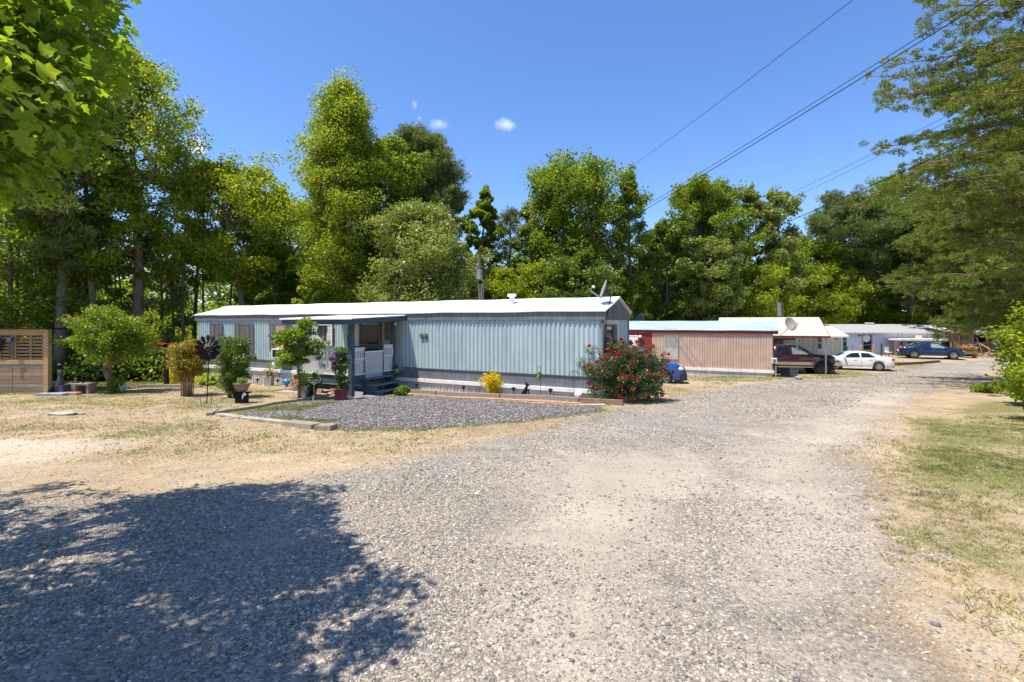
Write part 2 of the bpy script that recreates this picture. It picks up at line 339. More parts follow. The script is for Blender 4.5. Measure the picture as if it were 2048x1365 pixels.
def ground_mat():
    m, t, b = newmat('ground_mix'); n = t.nodes; l = t.links
    tcn = n.new('ShaderNodeTexCoord'); P = tcn.outputs['Object']
    def attr(nm):
        a = n.new('ShaderNodeAttribute'); a.attribute_name = nm; s = n.new('ShaderNodeSeparateColor'); l.new(a.outputs['Color'], s.inputs[0]); return s.outputs
    za = attr('zone_a'); zb = attr('zone_b')
    def noise(sc, det=6, ro=.6):
        x = n.new('ShaderNodeTexNoise'); x.inputs['Scale'].default_value = sc; x.inputs['Detail'].default_value = det; x.inputs['Roughness'].default_value = ro; l.new(P, x.inputs['Vector']); return x.outputs['Fac']
    def mth(op, a, c=None, d=None, clamp=False):
        x = n.new('ShaderNodeMath'); x.operation = op; x.use_clamp = clamp
        for i, v in enumerate((a, c, d)):
            if v is None: continue
            if isinstance(v, (int, float)): x.inputs[i].default_value = v
            else: l.new(v, x.inputs[i])
        return x.outputs[0]
    def ramp(f, st):
        x = n.new('ShaderNodeValToRGB'); e = x.color_ramp.elements
        while len(e) < len(st): e.new(.5)
        for i, (p, c) in enumerate(st): e[i].position = p; e[i].color = (*c, 1)
        l.new(f, x.inputs[0]); return x.outputs[0]
    def mix(f, a, c, mode='MIX'):
        x = n.new('ShaderNodeMixRGB'); x.blend_type = mode
        for i, v in enumerate((f, a, c)):
            if isinstance(v, (int, float)): x.inputs[i].default_value = v
            elif isinstance(v, tuple): x.inputs[i].default_value = (*v, 1)
            else: l.new(v, x.inputs[i])
        return x.outputs[0]
    def vor(sc, ft='F1'):
        x = n.new('ShaderNodeTexVoronoi'); x.inputs['Scale'].default_value = sc; x.feature = ft; l.new(P, x.inputs['Vector']); return x
    nb = noise(2.2, 8, .65); nf = noise(38, 5, .7); nm = noise(9, 6, .7)
    def sharpen(w, k=.9):     # break an attribute edge up with noise
        q = mth('MULTIPLY_ADD', mth('SUBTRACT', nm, .5), k, w)
        q = mth('MULTIPLY_ADD', mth('SUBTRACT', nf, .5), k*.8, q)
        return mth('MULTIPLY_ADD', mth('SUBTRACT', q, .5), 1.8, .5, True)
    # dirt and straw
    soil = ramp(nb, [(.3, (.37,.275,.18)), (.5, (.47,.365,.25)), (.7, (.56,.46,.335))])
    straw = ramp(nf, [(.3, (.27,.185,.08)), (.55, (.48,.345,.165)), (.72, (.62,.48,.27))])
    ncl = noise(3.7, 7, .7)
    col = mix(mth('MULTIPLY_ADD', mth('SUBTRACT', ncl, .5), 3, .55, True), soil, straw)
    gcol = ramp(nf, [(.3, (.10,.105,.03)), (.5, (.20,.20,.065)), (.7, (.36,.32,.14))])
    col = mix(sharpen(za[1]), col, gcol)
    # gravel
    v1 = vor(44); v2 = vor(90); vn = vor(11)
    def stones(v):
        h = n.new('ShaderNodeSeparateColor'); l.new(v.outputs['Color'], h.inputs[0])
        c = ramp(h.outputs[0], [(0, (.105,.10,.10)), (.2, (.19,.18,.175)), (.42, (.29,.26,.23)), (.6, (.38,.33,.275)), (.78, (.45,.385,.31)), (.93, (.54,.475,.395)), (1, (.64,.60,.54))])
        e = mth('MULTIPLY_ADD', v.outputs['Distance'], -1.35, 1.45, True)
        return c, e, h.outputs[1]
    c1, e1, r1 = stones(v1); c2, e2, r2 = stones(v2)
    pick = mth('GREATER_THAN', r1, .45)
    gc = mix(pick, c2, c1); 
    duc = ramp(nf, [(.3, (.375,.315,.25)), (.7, (.50,.43,.345))])
    dustf = mth('MULTIPLY_ADD', mth('SUBTRACT', nb, .5), 1.6, za[2]); dustf = mth('MULTIPLY_ADD', mth('SUBTRACT', nf, .5), 1.5, dustf)
    dustf = mth('MULTIPLY_ADD', dustf, 1.1, .05, True)
    mo = mth('MULTIPLY_ADD', mth('SUBTRACT', ncl, .5), 1.3, .22, True)
    gc2 = mix(mo, gc, duc)
    gc3 = mix(dustf, gc2, duc)
    gravw = sharpen(za[0], 1.0)
    # pebbles spread thinly over bare soil too
    thin = mth('MULTIPLY', mth('GREATER_THAN', r2, .68), mth('SUBTRACT', 1.0, mth('MINIMUM', mth('ADD', za[1], zb[2]), 1.0)))
    col = mix(mth('MULTIPLY', thin, .85), col, c2)
    col = mix(gravw, col, gc3)
    palec = ramp(nf, [(.3, (.46,.365,.26)), (.7, (.60,.50,.38))])
    pw = mth('MULTIPLY', sharpen(za[2]), mth('SUBTRACT', 1.0, gravw))
    col = mix(pw, col, palec)
    dk = ramp(n_sep := r1, [(0, (.065,.064,.067)), (.5, (.135,.13,.13)), (.85, (.24,.23,.225)), (1, (.45,.41,.37))])
    col = mix(sharpen(zb[0], .7), col, mix(pick, ramp(r2, [(0, (.085,.088,.10)), (.5, (.17,.17,.19)), (.9, (.30,.29,.30)), (1, (.5,.48,.46))]), dk))
    col = mix(mth('MULTIPLY', sharpen(zb[1], .3), .85), col, ramp(nf, [(.3, (.36,.18,.11)), (.7, (.56,.36,.25))]))
    floor_ = ramp(nf, [(.3, (.05,.065,.02)), (.55, (.12,.14,.035)), (.75, (.22,.20,.09))])
    col = mix(mth('MULTIPLY', sharpen(zb[2]), .8), col, floor_)
    blot = ramp(noise(.55, 6, .6), [(.32, (.73,.72,.71)), (.68, (1.0,1.0,1.0))]); col = mix(1.0, col, blot, 'MULTIPLY')
    l.new(col, b.inputs['Base Color']); b.inputs['Roughness'].default_value = .95; b.inputs['Specular IOR Level'].default_value = .15
    hh = mth('ADD', mth('MULTIPLY', mth('MULTIPLY', mix(pick, e2, e1), mth('MAXIMUM', gravw, zb[0])), mth('SUBTRACT', 1.15, dustf)), mth('MULTIPLY', nf, .8))
    bp = n.new('ShaderNodeBump'); bp.inputs['Strength'].default_value = .9; bp.inputs['Distance'].default_value = .014
    l.new(hh, bp.inputs['Height']); l.new(bp.outputs[0], b.inputs['Normal'])
    return m
tag(link('ground', me, ground_mat()), kind='structure')
# ---------------------------------------------------------------- loose stones and grass
rs = np.random.RandomState(5)
_ico = [(0,0,1)]+[(.894*math.cos(a), .894*math.sin(a), .447) for a in np.arange(5)*2*math.pi/5]+[(.894*math.cos(a), .894*math.sin(a), -.447) for a in (np.arange(5)+.5)*2*math.pi/5]+[(0,0,-1)]
ICO = np.array(_ico); ICF = np.array([(0,i+1,(i+1)%5+1) for i in range(5)]+[(i+1,i+6,(i+1)%5+1) for i in range(5)]+[((i+1)%5+1,i+6,(i+1)%5+6) for i in range(5)]+[(11,(i+1)%5+6,i+6) for i in range(5)])
def scatter(n, y0, y1, xlim=1.12):      # uniform on ground inside view wedge
    y = np.sqrt(rs.uniform(y0*y0, y1*y1, n)); x = rs.uniform(-xlim, xlim, n)*y; return x, y
def rocks(name, X, Y, size, mat, label, sink=.42, flat=.55):
    n = len(X); jit = 1+rs.uniform(-.28, .28, (n, 12, 1)); base_ = ICO[None]*jit
    sc = size[:, None]*rs.uniform(.65, 1.25, (n, 3)); sc[:, 2] *= flat
    p = base_*sc[:, None, :]
    a = rs.uniform(0, 6.28, n); tl = rs.uniform(-.4, .4, n)
    c, s_ = np.cos(tl)[:, None], np.sin(tl)[:, None]; y = p[..., 1]*c-p[..., 2]*s_; z = p[..., 1]*s_+p[..., 2]*c
    ca, sa = np.cos(a)[:, None], np.sin(a)[:, None]; x = p[..., 0]*ca-y*sa; y2 = p[..., 0]*sa+y*ca
    zz = z+(gz(X, Y)+size*flat*(.5-sink))[:, None]
    V = np.stack([x+X[:, None], y2+Y[:, None], zz], -1).reshape(-1, 3)
    F = (ICF[None]+(np.arange(n)*12)[:, None, None]).reshape(-1, 3)
    o = link(name, np_mesh(name, V, F), mat); tag(o, label, 'gravel', kind='stuff'); return o
def stonemat(name, st):
    m, t, b = newmat(name); n = t.nodes; l = t.links
    g = n.new('ShaderNodeNewGeometry'); rp = n.new('ShaderNodeValToRGB'); e = rp.color_ramp.elements
    while len(e) < len(st): e.new(.5)
    for i, (p, c) in enumerate(st): e[i].position = p; e[i].color = (*c, 1)
    l.new(g.outputs['Random Per Island'], rp.inputs[0])
    tcn = n.new('ShaderNodeTexCoord'); nz = n.new('ShaderNodeTexNoise'); nz.inputs['Scale'].default_value = 60; l.new(tcn.outputs['Object'], nz.inputs['Vector'])
    mx = n.new('ShaderNodeMixRGB'); mx.blend_type = 'OVERLAY'; mx.inputs[0].default_value = .5; l.new(rp.outputs[0], mx.inputs[1]); l.new(nz.outputs['Fac'], mx.inputs[2])
    l.new(mx.outputs[0], b.inputs['Base Color']); b.inputs['Roughness'].default_value = .85; b.inputs['Specular IOR Level'].default_value = .2
    return m
M['stone'] = stonemat('road_stone', [(0, (.115,.107,.10)), (.2, (.20,.182,.163)), (.45, (.30,.26,.215)), (.65, (.385,.325,.255)), (.85, (.455,.385,.30)), (.97, (.53,.465,.38)), (1, (.64,.59,.52))])
M['stone_dark'] = stonemat('drive_stone', [(0, (.06,.057,.058)), (.5, (.135,.125,.12)), (.85, (.25,.23,.215)), (1, (.45,.41,.36))])
def pick(n, y0, y1, wfun):
    x, y = scatter(n, y0, y1); w = wfun(x, y); k = rs.rand(n) < w; return x[k], y[k]
def wroad(x, y):
    road, drive, verge, pale, tr, shady, red, gr = zones(x, y)
    patch = np.clip((fbm(x, y, 1.1, 70)-.36)*4.5, .05, 1)
    return road*(1-verge)*(1-.94*tr)*patch
x, y = pick(120000, 2.0, 5.4, wroad); rocks('road_gravel', x, y, np.minimum(rs.gamma(3.2, .0020, len(x))+.0022, .021), M['stone'], 'loose grey and tan stones on the near road')
x, y = pick(120000, 5.2, 12, wroad); rocks('road_gravel', x, y, np.minimum(rs.gamma(4, .0021, len(x))+.004, .024), M['stone'], 'grey stones spread over the middle of the road')
x, y = pick(150000, 11.5, 34, wroad); rocks('road_gravel', x, y, rs.gamma(6, .0028, len(x))+.008, M['stone'], 'finer looking gravel on the far part of the road')
x, y = pick(70000, 2.0, 14, lambda x, y: (.35+.6*(zones(x, y)[0] > .02))*(1-np.maximum(zones(x, y)[0]*.3, zones(x, y)[5]))*np.clip(1.4-y/14, 0, 1))
rocks('pebbles', x, y, rs.gamma(4, .0018, len(x))+.0025, M['stone'], 'small scattered pebbles on the bare verge and yard')
DR = np.array([(p[0], p[1]) for p in DRIVE])
x = rs.uniform(DR[:,0].min(), DR[:,0].max(), 90000); y = rs.uniform(DR[:,1].min(), DR[:,1].max(), 90000)
dd = sdf(DRIVE, x, y); k = (dd > 0)&(rs.rand(len(x)) < np.clip(((fbm(x, y, .9, 55) < .56)|(x > -4.3))*1.0, .1, 1)); x, y = x[k], y[k]
rocks('driveway_gravel', x, y, rs.gamma(7, .0022, len(x))+.005, M['stone_dark'], 'dark blue grey gravel of the parking pad')
def blades(name, X, Y, h, mat, label, wid=.006, lean=.5, lift=0):
    n = len(X); a = rs.uniform(0, 6.28, n); la = rs.uniform(0, 6.28, n); ln = rs.uniform(.1, lean, n)*h
    z = gz(X, Y)+lift; w = wid*rs.uniform(.6, 1.4, n); hh = h*rs.uniform(.5, 1.2, n)
    dx, dy = np.cos(a)*w, np.sin(a)*w; lx, ly = np.cos(la)*ln, np.sin(la)*ln
    V = np.stack([np.stack([X-dx, Y-dy, z-.005], -1), np.stack([X+dx, Y+dy, z-.005], -1),
                  np.stack([X+dx*.9+lx*.62, Y+dy*.9+ly*.62, z+hh*.5], -1), np.stack([X+lx*1.3, Y+ly*1.3, z+hh*.92], -1)], 1).reshape(-1, 3)
    F = np.arange(n*4).reshape(n, 4)
    return tag(link(name, np_mesh(name, V, F), mat), label, 'grass', kind='stuff')
M['grass'] = leafmat('grass_green', [(.105,.145,.03),(.21,.245,.06),(.42,.37,.15)], trans=.35, tint=(1.2,1.2,.8), nscale=1.5)
M['straw'] = leafmat('grass_straw', [(.30,.21,.08),(.48,.35,.14),(.60,.47,.22)], trans=.2, tint=(1.1,1,.8), nscale=1.5)
def clump(x, y, n, r):      # tufts: several blades round each spot
    X = np.repeat(x, n)+rs.normal(0, r, len(x)*n); Y_ = np.repeat(y, n)+rs.normal(0, r, len(x)*n); return X, Y_
def wv(x, y):
    road, drive, verge, pale, tr, shady, red, gr = zones(x, y); f = fbm(x, y, 1.1, 21)
    return np.clip(verge*np.clip((f-.30)*4.0, .12, 1), 0, 1)
x, y = pick(30000, 2.0, 12, wv); X, Y_ = clump(x, y, 14, .028)
blades('verge_grass', X, Y_, .020+.026*vnoise(X, Y_, .6, 5), M['grass'], 'green grass tufts on the right road verge', .0022, 1.2)
x, y = pick(40000, 2.0, 14, lambda x, y: .42*zones(x, y)[2]+.05*(1-zones(x, y)[0])); X, Y_ = clump(x, y, 6, .04)
blades('dry_verge_grass', X, Y_, .025, M['straw'], 'dry straw coloured grass on the verge', .0022, 2.0)
def wl(x, y):
    road, drive, verge, pale, tr, shady, red, gr = zones(x, y)
    return (1-road)*(1-drive)*(1-verge)*(1-pale)*(1-red)
x, y = pick(42000, 7.5, 24, lambda x, y: wl(x, y)*np.clip((fbm(x, y, 1.7, 33)-.38)*3.0, .15, 1)*(x < 7)); X, Y_ = clump(x, y, 6, .05)
blades('lawn_grass', X, Y_, .04, M['grass'], 'patchy green grass in the left front lawn', .006, 1.2)
x, y = pick(42000, 7.0, 24, lambda x, y: wl(x, y)*.8*(x < 7)); X, Y_ = clump(x, y, 5, .06)
blades('dry_lawn_grass', X, Y_, .028, M['straw'], 'sun bleached dry grass of the left lawn', .005, 1.8)
k = rs.rand(400000) < 1
x = rs.uniform(DR[:,0].min()-.3, DR[:,0].max(), 40000); y = rs.uniform(DR[:,1].min()-.3, DR[:,1].max(), 40000)
dd = sdf(DRIVE, x, y); k = (dd > -.2)&((fbm(x, y, .9, 55) > .52)&(dd < 1.2)&(x < -4)|((dd < .18)&(rs.rand(len(x)) < .3))); x, y = x[k], y[k]; X, Y_ = clump(x, y, 4, .04)
blades('pad_weeds', X, Y_, .05, M['grass'], 'green weeds growing through the parking pad edge', .006, .9)
x = rs.uniform(5, 34, 30000); y = rs.uniform(16, 42, 30000); k = rs.rand(30000) < zones(x, y)[7]*np.clip((fbm(x, y, 1.7, 33)-.3)*3, 0, 1); x, y = x[k], y[k]; X, Y_ = clump(x, y, 5, .06)
blades('strip_grass', X, Y_, .05, M['grass'], 'yellow green grass strip between pink trailer and road', .012, 1.2)
x = rs.uniform(-32, -11, 30000); y = rs.uniform(17, 27, 30000); k = rs.rand(30000) < zones(x, y)[5]*.8; x, y = x[k], y[k]; X, Y_ = clump(x, y, 4, .06)
blades('shade_grass', X, Y_, .06, M['grass'], 'greener grass under the trees behind the lawn', .010, 1.0)
# ================================================================ VEGETATION
def leafcloud(rg, C, Rr, N, size, flat=.65, up=.45, aspect=.7, shell=.4, droop=.15):
    """leaf shaped faces spread through clumps: C centres, Rr radii, N leaves in all"""
    C = np.asarray(C, float); Rr = np.asarray(Rr, float)
    w = Rr**2; idx = rg.choice(len(C), N, p=w/w.sum())
    ax3 = rg.uniform(.62, 1.38, (len(C), 3))
    d = rg.normal(size=(N, 3)); d /= np.linalg.norm(d, axis=1)[:, None]
    u = rg.rand(N)**(1/3.)*(1-shell)+shell*rg.uniform(.75, 1.12, N)
    lump = 1+.22*np.sin(d[:,0]*5+idx)*np.cos(d[:,1]*4+idx*1.7)
    P = C[idx]+d*(u*lump*Rr[idx])[:, None]*np.array([1, 1, flat])*ax3[idx]+rg.normal(size=(N, 3))*(.13*Rr[idx])[:, None]
    nr = rg.normal(size=(N, 3))*.75+d*.5+np.array([0, 0, up]); nr /= np.linalg.norm(nr, axis=1)[:, None]
    t = rg.normal(size=(N, 3)); t -= nr*(t*nr).sum(1)[:, None]; t /= np.linalg.norm(t, axis=1)[:, None]
    s = np.cross(nr, t); L = size*rg.uniform(.6, 1.35, N)[:, None]
    V = np.stack([P-t*L*.5, P+s*L*aspect*.5+nr*L*.12, P+t*L*.5-nr*L*droop, P-s*L*aspect*.5+nr*L*.12], 1)
    return V.reshape(-1, 3), np.arange(N*4).reshape(N, 4)
def tuftcloud(rg, C, Rr, N, size, flat=.35, n=5, width=.14):
    """needle tufts: fans of narrow blades"""
    C = np.asarray(C, float); Rr = np.asarray(Rr, float); w = Rr**2; idx = rg.choice(len(C), N, p=w/w.sum())
    d = rg.normal(size=(N, 3)); d /= np.linalg.norm(d, axis=1)[:, None]
    P = C[idx]+d*(rg.rand(N)**.45*Rr[idx])[:, None]*np.array([1, 1, flat])
    ax = rg.normal(size=(N, 3))*.6+np.array([0, 0, .35])+d*.6; ax /= np.linalg.norm(ax, axis=1)[:, None]
    Vs = []
    for k in range(n):
        t = ax+rg.normal(size=(N, 3))*.55; t /= np.linalg.norm(t, axis=1)[:, None]
        s = np.cross(t, rg.normal(size=(N, 3))); s /= np.linalg.norm(s, axis=1)[:, None]
        L = size*rg.uniform(.7, 1.2, N)[:, None]
        Vs.append(np.stack([P-s*L*width*.5, P+s*L*width*.5, P+t*L+s*L*width*.2, P+t*L-s*L*width*.2], 1))
    V = np.concatenate(Vs, 0).reshape(-1, 3); return V, np.arange(len(V)).reshape(-1, 4)
PROF = {'oval': lambda t: math.sin(math.pi*min(max(t, 0), 1)**.85)**.6, 'column': lambda t: min(1, (1-t)*2.4)**.7*min(1, .55+t*2),
        'cone': lambda t: (1-t)**.75*min(1, .4+t*5), 'umbrella': lambda t: min(1, t*1.5+.25)*min(1, (1-t)*3.5+.15)**.6, 'round': lambda t: max(0, 1-(2*t-1)**2)**.5}
def skeleton(rg, H, Wd, bf, nl, prof, r0, rise=.35, lean=(0, 0), sub=7, cr=None, wander=.02, fork=False):
    mb = MB(); C = []; Rr = []
    n = 9; ph = rg.uniform(0, 6.28, 2); pts = []; rad = []
    for i in range(n+1):
        t = i/n; z = t*H*.95
        pts.append(Vector((lean[0]*t*t*H+wander*H*math.sin(t*5+ph[0])*t, lean[1]*t*t*H+wander*H*math.sin(t*4+ph[1])*t, z-.15*(i == 0))))
        rad.append(r0*(1.25 if i == 0 else 1)*(1-t)**.8+r0*.1)
    mb.tube(pts, rad, 9)
    def trunk(t):
        f = t/.95*n; i = min(int(f), n-1); return pts[i].lerp(pts[i+1], f-i)
    cr = (cr or Wd*.16)*.64; nl = int(nl*1.3)
    for i in range(nl):
        s = (i+.5)/nl; t = bf+(1-bf)*s*.93; a = i*2.4+rg.uniform(-.5, .5)+ph[0]
        ln = Wd/2*PROF[prof](s)*rg.uniform(.55, 1.16); ln = max(ln, .25)
        o = trunk(max(t-.04, .03)); el = rise+rg.uniform(-.15, .2)+.5*s
        d = Vector((math.cos(a), math.sin(a), 0)); 
        lp = [o+d*(ln*q)+Vector((rg.normal()*.03*ln, rg.normal()*.03*ln, ln*el*(q**1.25))) for q in (0, .3, .62, 1)]
        rb = max(r0*.38*(1-s*.6), .02); mb.tube(lp, [rb, rb*.75, rb*.5, rb*.2], 5)
        for q, kf in ((.45, .75), (.75, .95), (1., .9)):
            if q*ln > .18*Wd*.5 or q == 1.:
                j = lp[0].lerp(lp[3], q); C.append(j+Vector(rg.normal(size=3)*cr*.25)); Rr.append(cr*kf*rg.uniform(.75, 1.2))
        for k in range(sub):
            q = rg.uniform(.35, .95); j = lp[0].lerp(lp[3], q); sa = a+rg.choice([-1, 1])*rg.uniform(.5, 1.2); sn = ln*rg.uniform(.25, .5)
            e = j+Vector((math.cos(sa)*sn, math.sin(sa)*sn, sn*rg.uniform(.05, .7))); mb.tube([j, j.lerp(e, .5)+Vector((0,0,.03*sn)), e], [rb*.4, rb*.25, rb*.1], 4, False)
            C.append(e); Rr.append(cr*rg.uniform(.55, 1.0))
    C.append(pts[-1]); Rr.append(cr*.8)
    return mb, C, Rr
def tree_mesh(seed, H, Wd, bf=.3, nl=26, prof='oval', leaves=20000, ls=.2, r0=None, kind='leaf', flat=.78, cull=None, **kw):
    rg = np.random.RandomState(seed); r0 = r0 or H*.013
    mb, C, Rr = skeleton(rg, H, Wd, bf, nl, prof, r0, **kw)
    V, F = (leafcloud(rg, C, Rr, leaves, ls, flat) if kind == 'leaf' else tuftcloud(rg, C, Rr, leaves, ls, flat))
    return mb, V, F
def plant(name, label, cat, loc, mb, V, F, bark, leaf, group=None, parts=('trunk', 'crown'), rz=0):
    r = empty(name, loc, rz, label, cat, group)
    if mb is not None: mb.build(parts[0], M[bark], r, smooth=True)
    link(parts[1], np_mesh(parts[1], V, F), M[leaf], r)
    return r
def tree(px, ytop, wpx, Y, label, name='broadleaf_tree', cat='tree', leaf='leaf_mid', bark='bark', group=None, seed=None, rootx=None, **kw):
    b = base(rootx if rootx is not None else px, Y); top = at(px, ytop, Y); H = top.z-b.z; Wd = wpx/FPX*Y
    lean = ((top.x-b.x)/H, 0)
    mb, V, F = tree_mesh(seed if seed is not None else int(px*7+ytop), H, Wd, lean=lean, **kw)
    return plant(name, label, cat, b, mb, V, F, bark, leaf, group)
G1 = 'trees of the wood behind the homes'
# --- left wood
tree(120, 40, 190, 25, 'tall dark conifer behind the overhanging maple at far left', name='conifer', leaf='leaf_pinedark', prof='column', kind='tuft', leaves=19890, ls=0.294, bf=.34, nl=40, flat=.5, group=G1)
tree(20, 330, 260, 25, 'shaded tree with drooping boughs behind the pallet shed', leaf='leaf_mid', leaves=30420, ls=0.160, bf=.15, nl=34, group=G1)
tree(272, 66, 205, 28, 'very tall open tree with straight dark trunk in left wood', leaf='leaf_bright', leaves=32760, ls=0.160, bf=.32, nl=30, prof='column', r0=.3, cr=1.3, group=G1, seed=11)
tree(185, 215, 160, 26, 'bright yellow green tree between conifer and the very tall tree', leaf='leaf_bright', leaves=23400, ls=0.160, bf=.4, nl=22, cr=1.0, group=G1)
tree(432, 322, 205, 31, 'bright green tree leaning left with forked dark limbs', leaf='leaf_bright', leaves=31590, ls=0.176, bf=.42, nl=24, rootx=490, r0=.22, cr=1.25, rise=.7, group=G1, seed=5)
tree(388, 365, 110, 33, 'slim straight trunked tree right of the very tall tree', leaf='leaf_mid', leaves=14040, ls=0.176, bf=.5, nl=18, r0=.15, group=G1)
tree(505, 365, 100, 35, 'narrow light green tree beside the leaning tree', leaf='leaf_bright', leaves=14040, ls=0.176, bf=.35, nl=20, group=G1)
tree(585, 392, 140, 40, 'round fresh green treetop left of the giant tulip tree', leaf='leaf_bright', leaves=21060, ls=0.224, bf=.2, nl=28, prof='round', cr=1.5, group=G1)
tree(95, 400, 170, 29, 'slender tree with pale leaves deep in the left wood', leaf='leaf_grey', leaves=17550, ls=0.160, bf=.3, nl=20, r0=.12, group=G1)
tree(180, 420, 130, 27, 'multi stemmed small tree with bare crooked lower limbs', leaf='leaf_grey', leaves=8775, ls=0.160, bf=.45, nl=14, r0=.13, wander=.05, group=G1)
tree(320, 450, 150, 30, 'low pale leaved understorey tree behind the orange shrub', leaf='leaf_grey', leaves=14040, ls=0.160, bf=.25, nl=18, r0=.1, group=G1)
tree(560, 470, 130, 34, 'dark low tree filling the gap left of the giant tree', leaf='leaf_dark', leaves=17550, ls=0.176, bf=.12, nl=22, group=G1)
# --- the giant and its neighbours
tree(690, 124, 165, 31, 'giant dense yellow green tree towering over the main trailer', leaf='leaf_bright', leaves=127500, ls=0.132, bf=.12, nl=64, prof='column', r0=.34, cr=1.35, sub=6, rise=.45, group=G1, seed=31)
tree(615, 560, 70, 29, 'low bright yellow green boughs at the foot of the giant tree', leaf='leaf_bright', leaves=10500, ls=0.160, bf=.1, nl=14, group=G1)
tree(838, 238, 120, 38, 'grey green pine behind the giant tree', name='pine_tree', leaf='leaf_pinedark', kind='tuft', leaves=21000, ls=0.350, bf=.45, nl=30, r0=.25, cr=1.5, flat=.5, group=G1)
tree(778, 262, 185, 34, 'broad crown pressed between giant tree and pine', leaf='leaf_mid', leaves=30000, ls=0.200, bf=.3, nl=30, group=G1)
tree(838, 395, 200, 29.5, 'dense mid height tree with glossy leaves behind roof vent', leaf='leaf_grey', leaves=63000, ls=0.152, bf=.08, nl=46, prof='oval', cr=1.15, group=G1, seed=77)
tree(900, 345, 80, 44, 'thin feathery treetop right of the pine', leaf='leaf_grey', leaves=12000, ls=0.224, bf=.4, nl=16, group=G1)
tree(965, 355, 80, 43, 'tall narrow tree above the utility pole', leaf='leaf_mid', leaves=25500, ls=0.216, bf=.3, nl=26, prof='column', group=G1)
r_ = tree(1016, 405, 80, 46, 'nearly dead pine with bare dark twigs', name='dead_pine', leaf='leaf_pinedark', bark='bark', kind='tuft', leaves=1500, ls=.4, bf=.4, nl=26, r0=.2, sub=5, group=G1)
tree(1062, 390, 80, 45, 'thin tree with wispy crown right of the dead pine', leaf='leaf_grey', leaves=12750, ls=0.224, bf=.3, nl=18, group=G1)
tree(1010, 535, 120, 38, 'round bright lime tree right behind the roof vent', leaf='leaf_bright', leaves=22500, ls=0.176, bf=.1, nl=22, prof='round', cr=.9, group=G1)
tree(1145, 318, 168, 42, 'large broad crowned oak right of centre', leaf='leaf_mid', leaves=63000, ls=0.208, bf=.2, nl=44, prof='umbrella', r0=.3, cr=1.7, group=G1, seed=9)
tree(1262, 318, 82, 42, 'tall slim tree with tufted crown right of the oak', leaf='leaf_mid', leaves=16500, ls=0.208, bf=.25, nl=24, prof='column', r0=.17, cr=.9, group=G1)
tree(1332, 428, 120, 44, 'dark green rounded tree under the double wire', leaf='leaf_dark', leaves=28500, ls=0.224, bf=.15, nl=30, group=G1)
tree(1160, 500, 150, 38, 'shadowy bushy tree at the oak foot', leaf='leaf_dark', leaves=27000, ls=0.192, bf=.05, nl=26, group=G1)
tree(1395, 345, 120, 47, 'tall airy tree first of the open group', leaf='leaf_mid', leaves=24000, ls=0.224, bf=.35, nl=22, r0=.2, cr=1.3, group=G1)
tree(1448, 345, 110, 48, 'tall airy tree second of the open group', leaf='leaf_mid', leaves=22500, ls=0.224, bf=.35, nl=22, r0=.22, cr=1.3, group=G1)
tree(1505, 355, 80, 49, 'brownish topped tree in the open group', leaf='leaf_grey', leaves=15750, ls=0.224, bf=.35, nl=20, r0=.18, group=G1)
tree(1562, 362, 90, 48, 'thin tree with separate leafy tops, last of open group', leaf='leaf_grey', leaves=14250, ls=0.224, bf=.3, nl=18, r0=.18, cr=1.0, rise=.7, group=G1)
tree(1420, 470, 140, 44, 'soft pale green tree in front of the open group', leaf='leaf_grey', leaves=28500, ls=0.208, bf=.1, nl=26, group=G1)
tree(1500, 520, 140, 47, 'low feathery bright tree above the pink trailer roof', leaf='leaf_bright', leaves=25500, ls=0.192, bf=.05, nl=24, group=G1)
tree(1605, 470, 130, 59, 'mid height tree below the sky gap', leaf='leaf_mid', leaves=21000, ls=0.240, bf=.15, nl=24, group=G1)
tree(1703, 385, 160, 58, 'dark pine with pale curved trunk above the white house', name='pine_tree', leaf='leaf_pinedark', bark='bark_pale', kind='tuft', leaves=30000, ls=0.385, bf=.42, nl=36, r0=.28, cr=1.9, flat=.5, group=G1, wander=.03)
tree(1795, 330, 130, 63, 'light green tree rising behind the hanging pine boughs', leaf='leaf_mid', leaves=25500, ls=0.256, bf=.2, nl=28, group=G1)
tree(1640, 530, 150, 57.5, 'bright mid height tree behind the carport', leaf='leaf_bright', leaves=24000, ls=0.224, bf=.05, nl=24, group=G1)
tree(1815, 628, 62, 56, 'small lime green bush above the white house roof', name='bush', cat='bush', leaf='leaf_bright', leaves=6750, ls=0.200, bf=.1, nl=12)
tree(1822, 440, 120, 59, 'tree with thick pale bare lower trunk behind the white house', leaf='leaf_dark', bark='bark_pale', leaves=21000, ls=0.240, bf=.5, nl=22, r0=.5, group=G1)
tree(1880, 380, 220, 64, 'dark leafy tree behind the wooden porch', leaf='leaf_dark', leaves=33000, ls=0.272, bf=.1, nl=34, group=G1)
tree(2020, 420, 220, 58, 'deep shaded tree at the far right end of the road', leaf='leaf_dark', leaves=33000, ls=0.272, bf=.08, nl=34, group=G1)
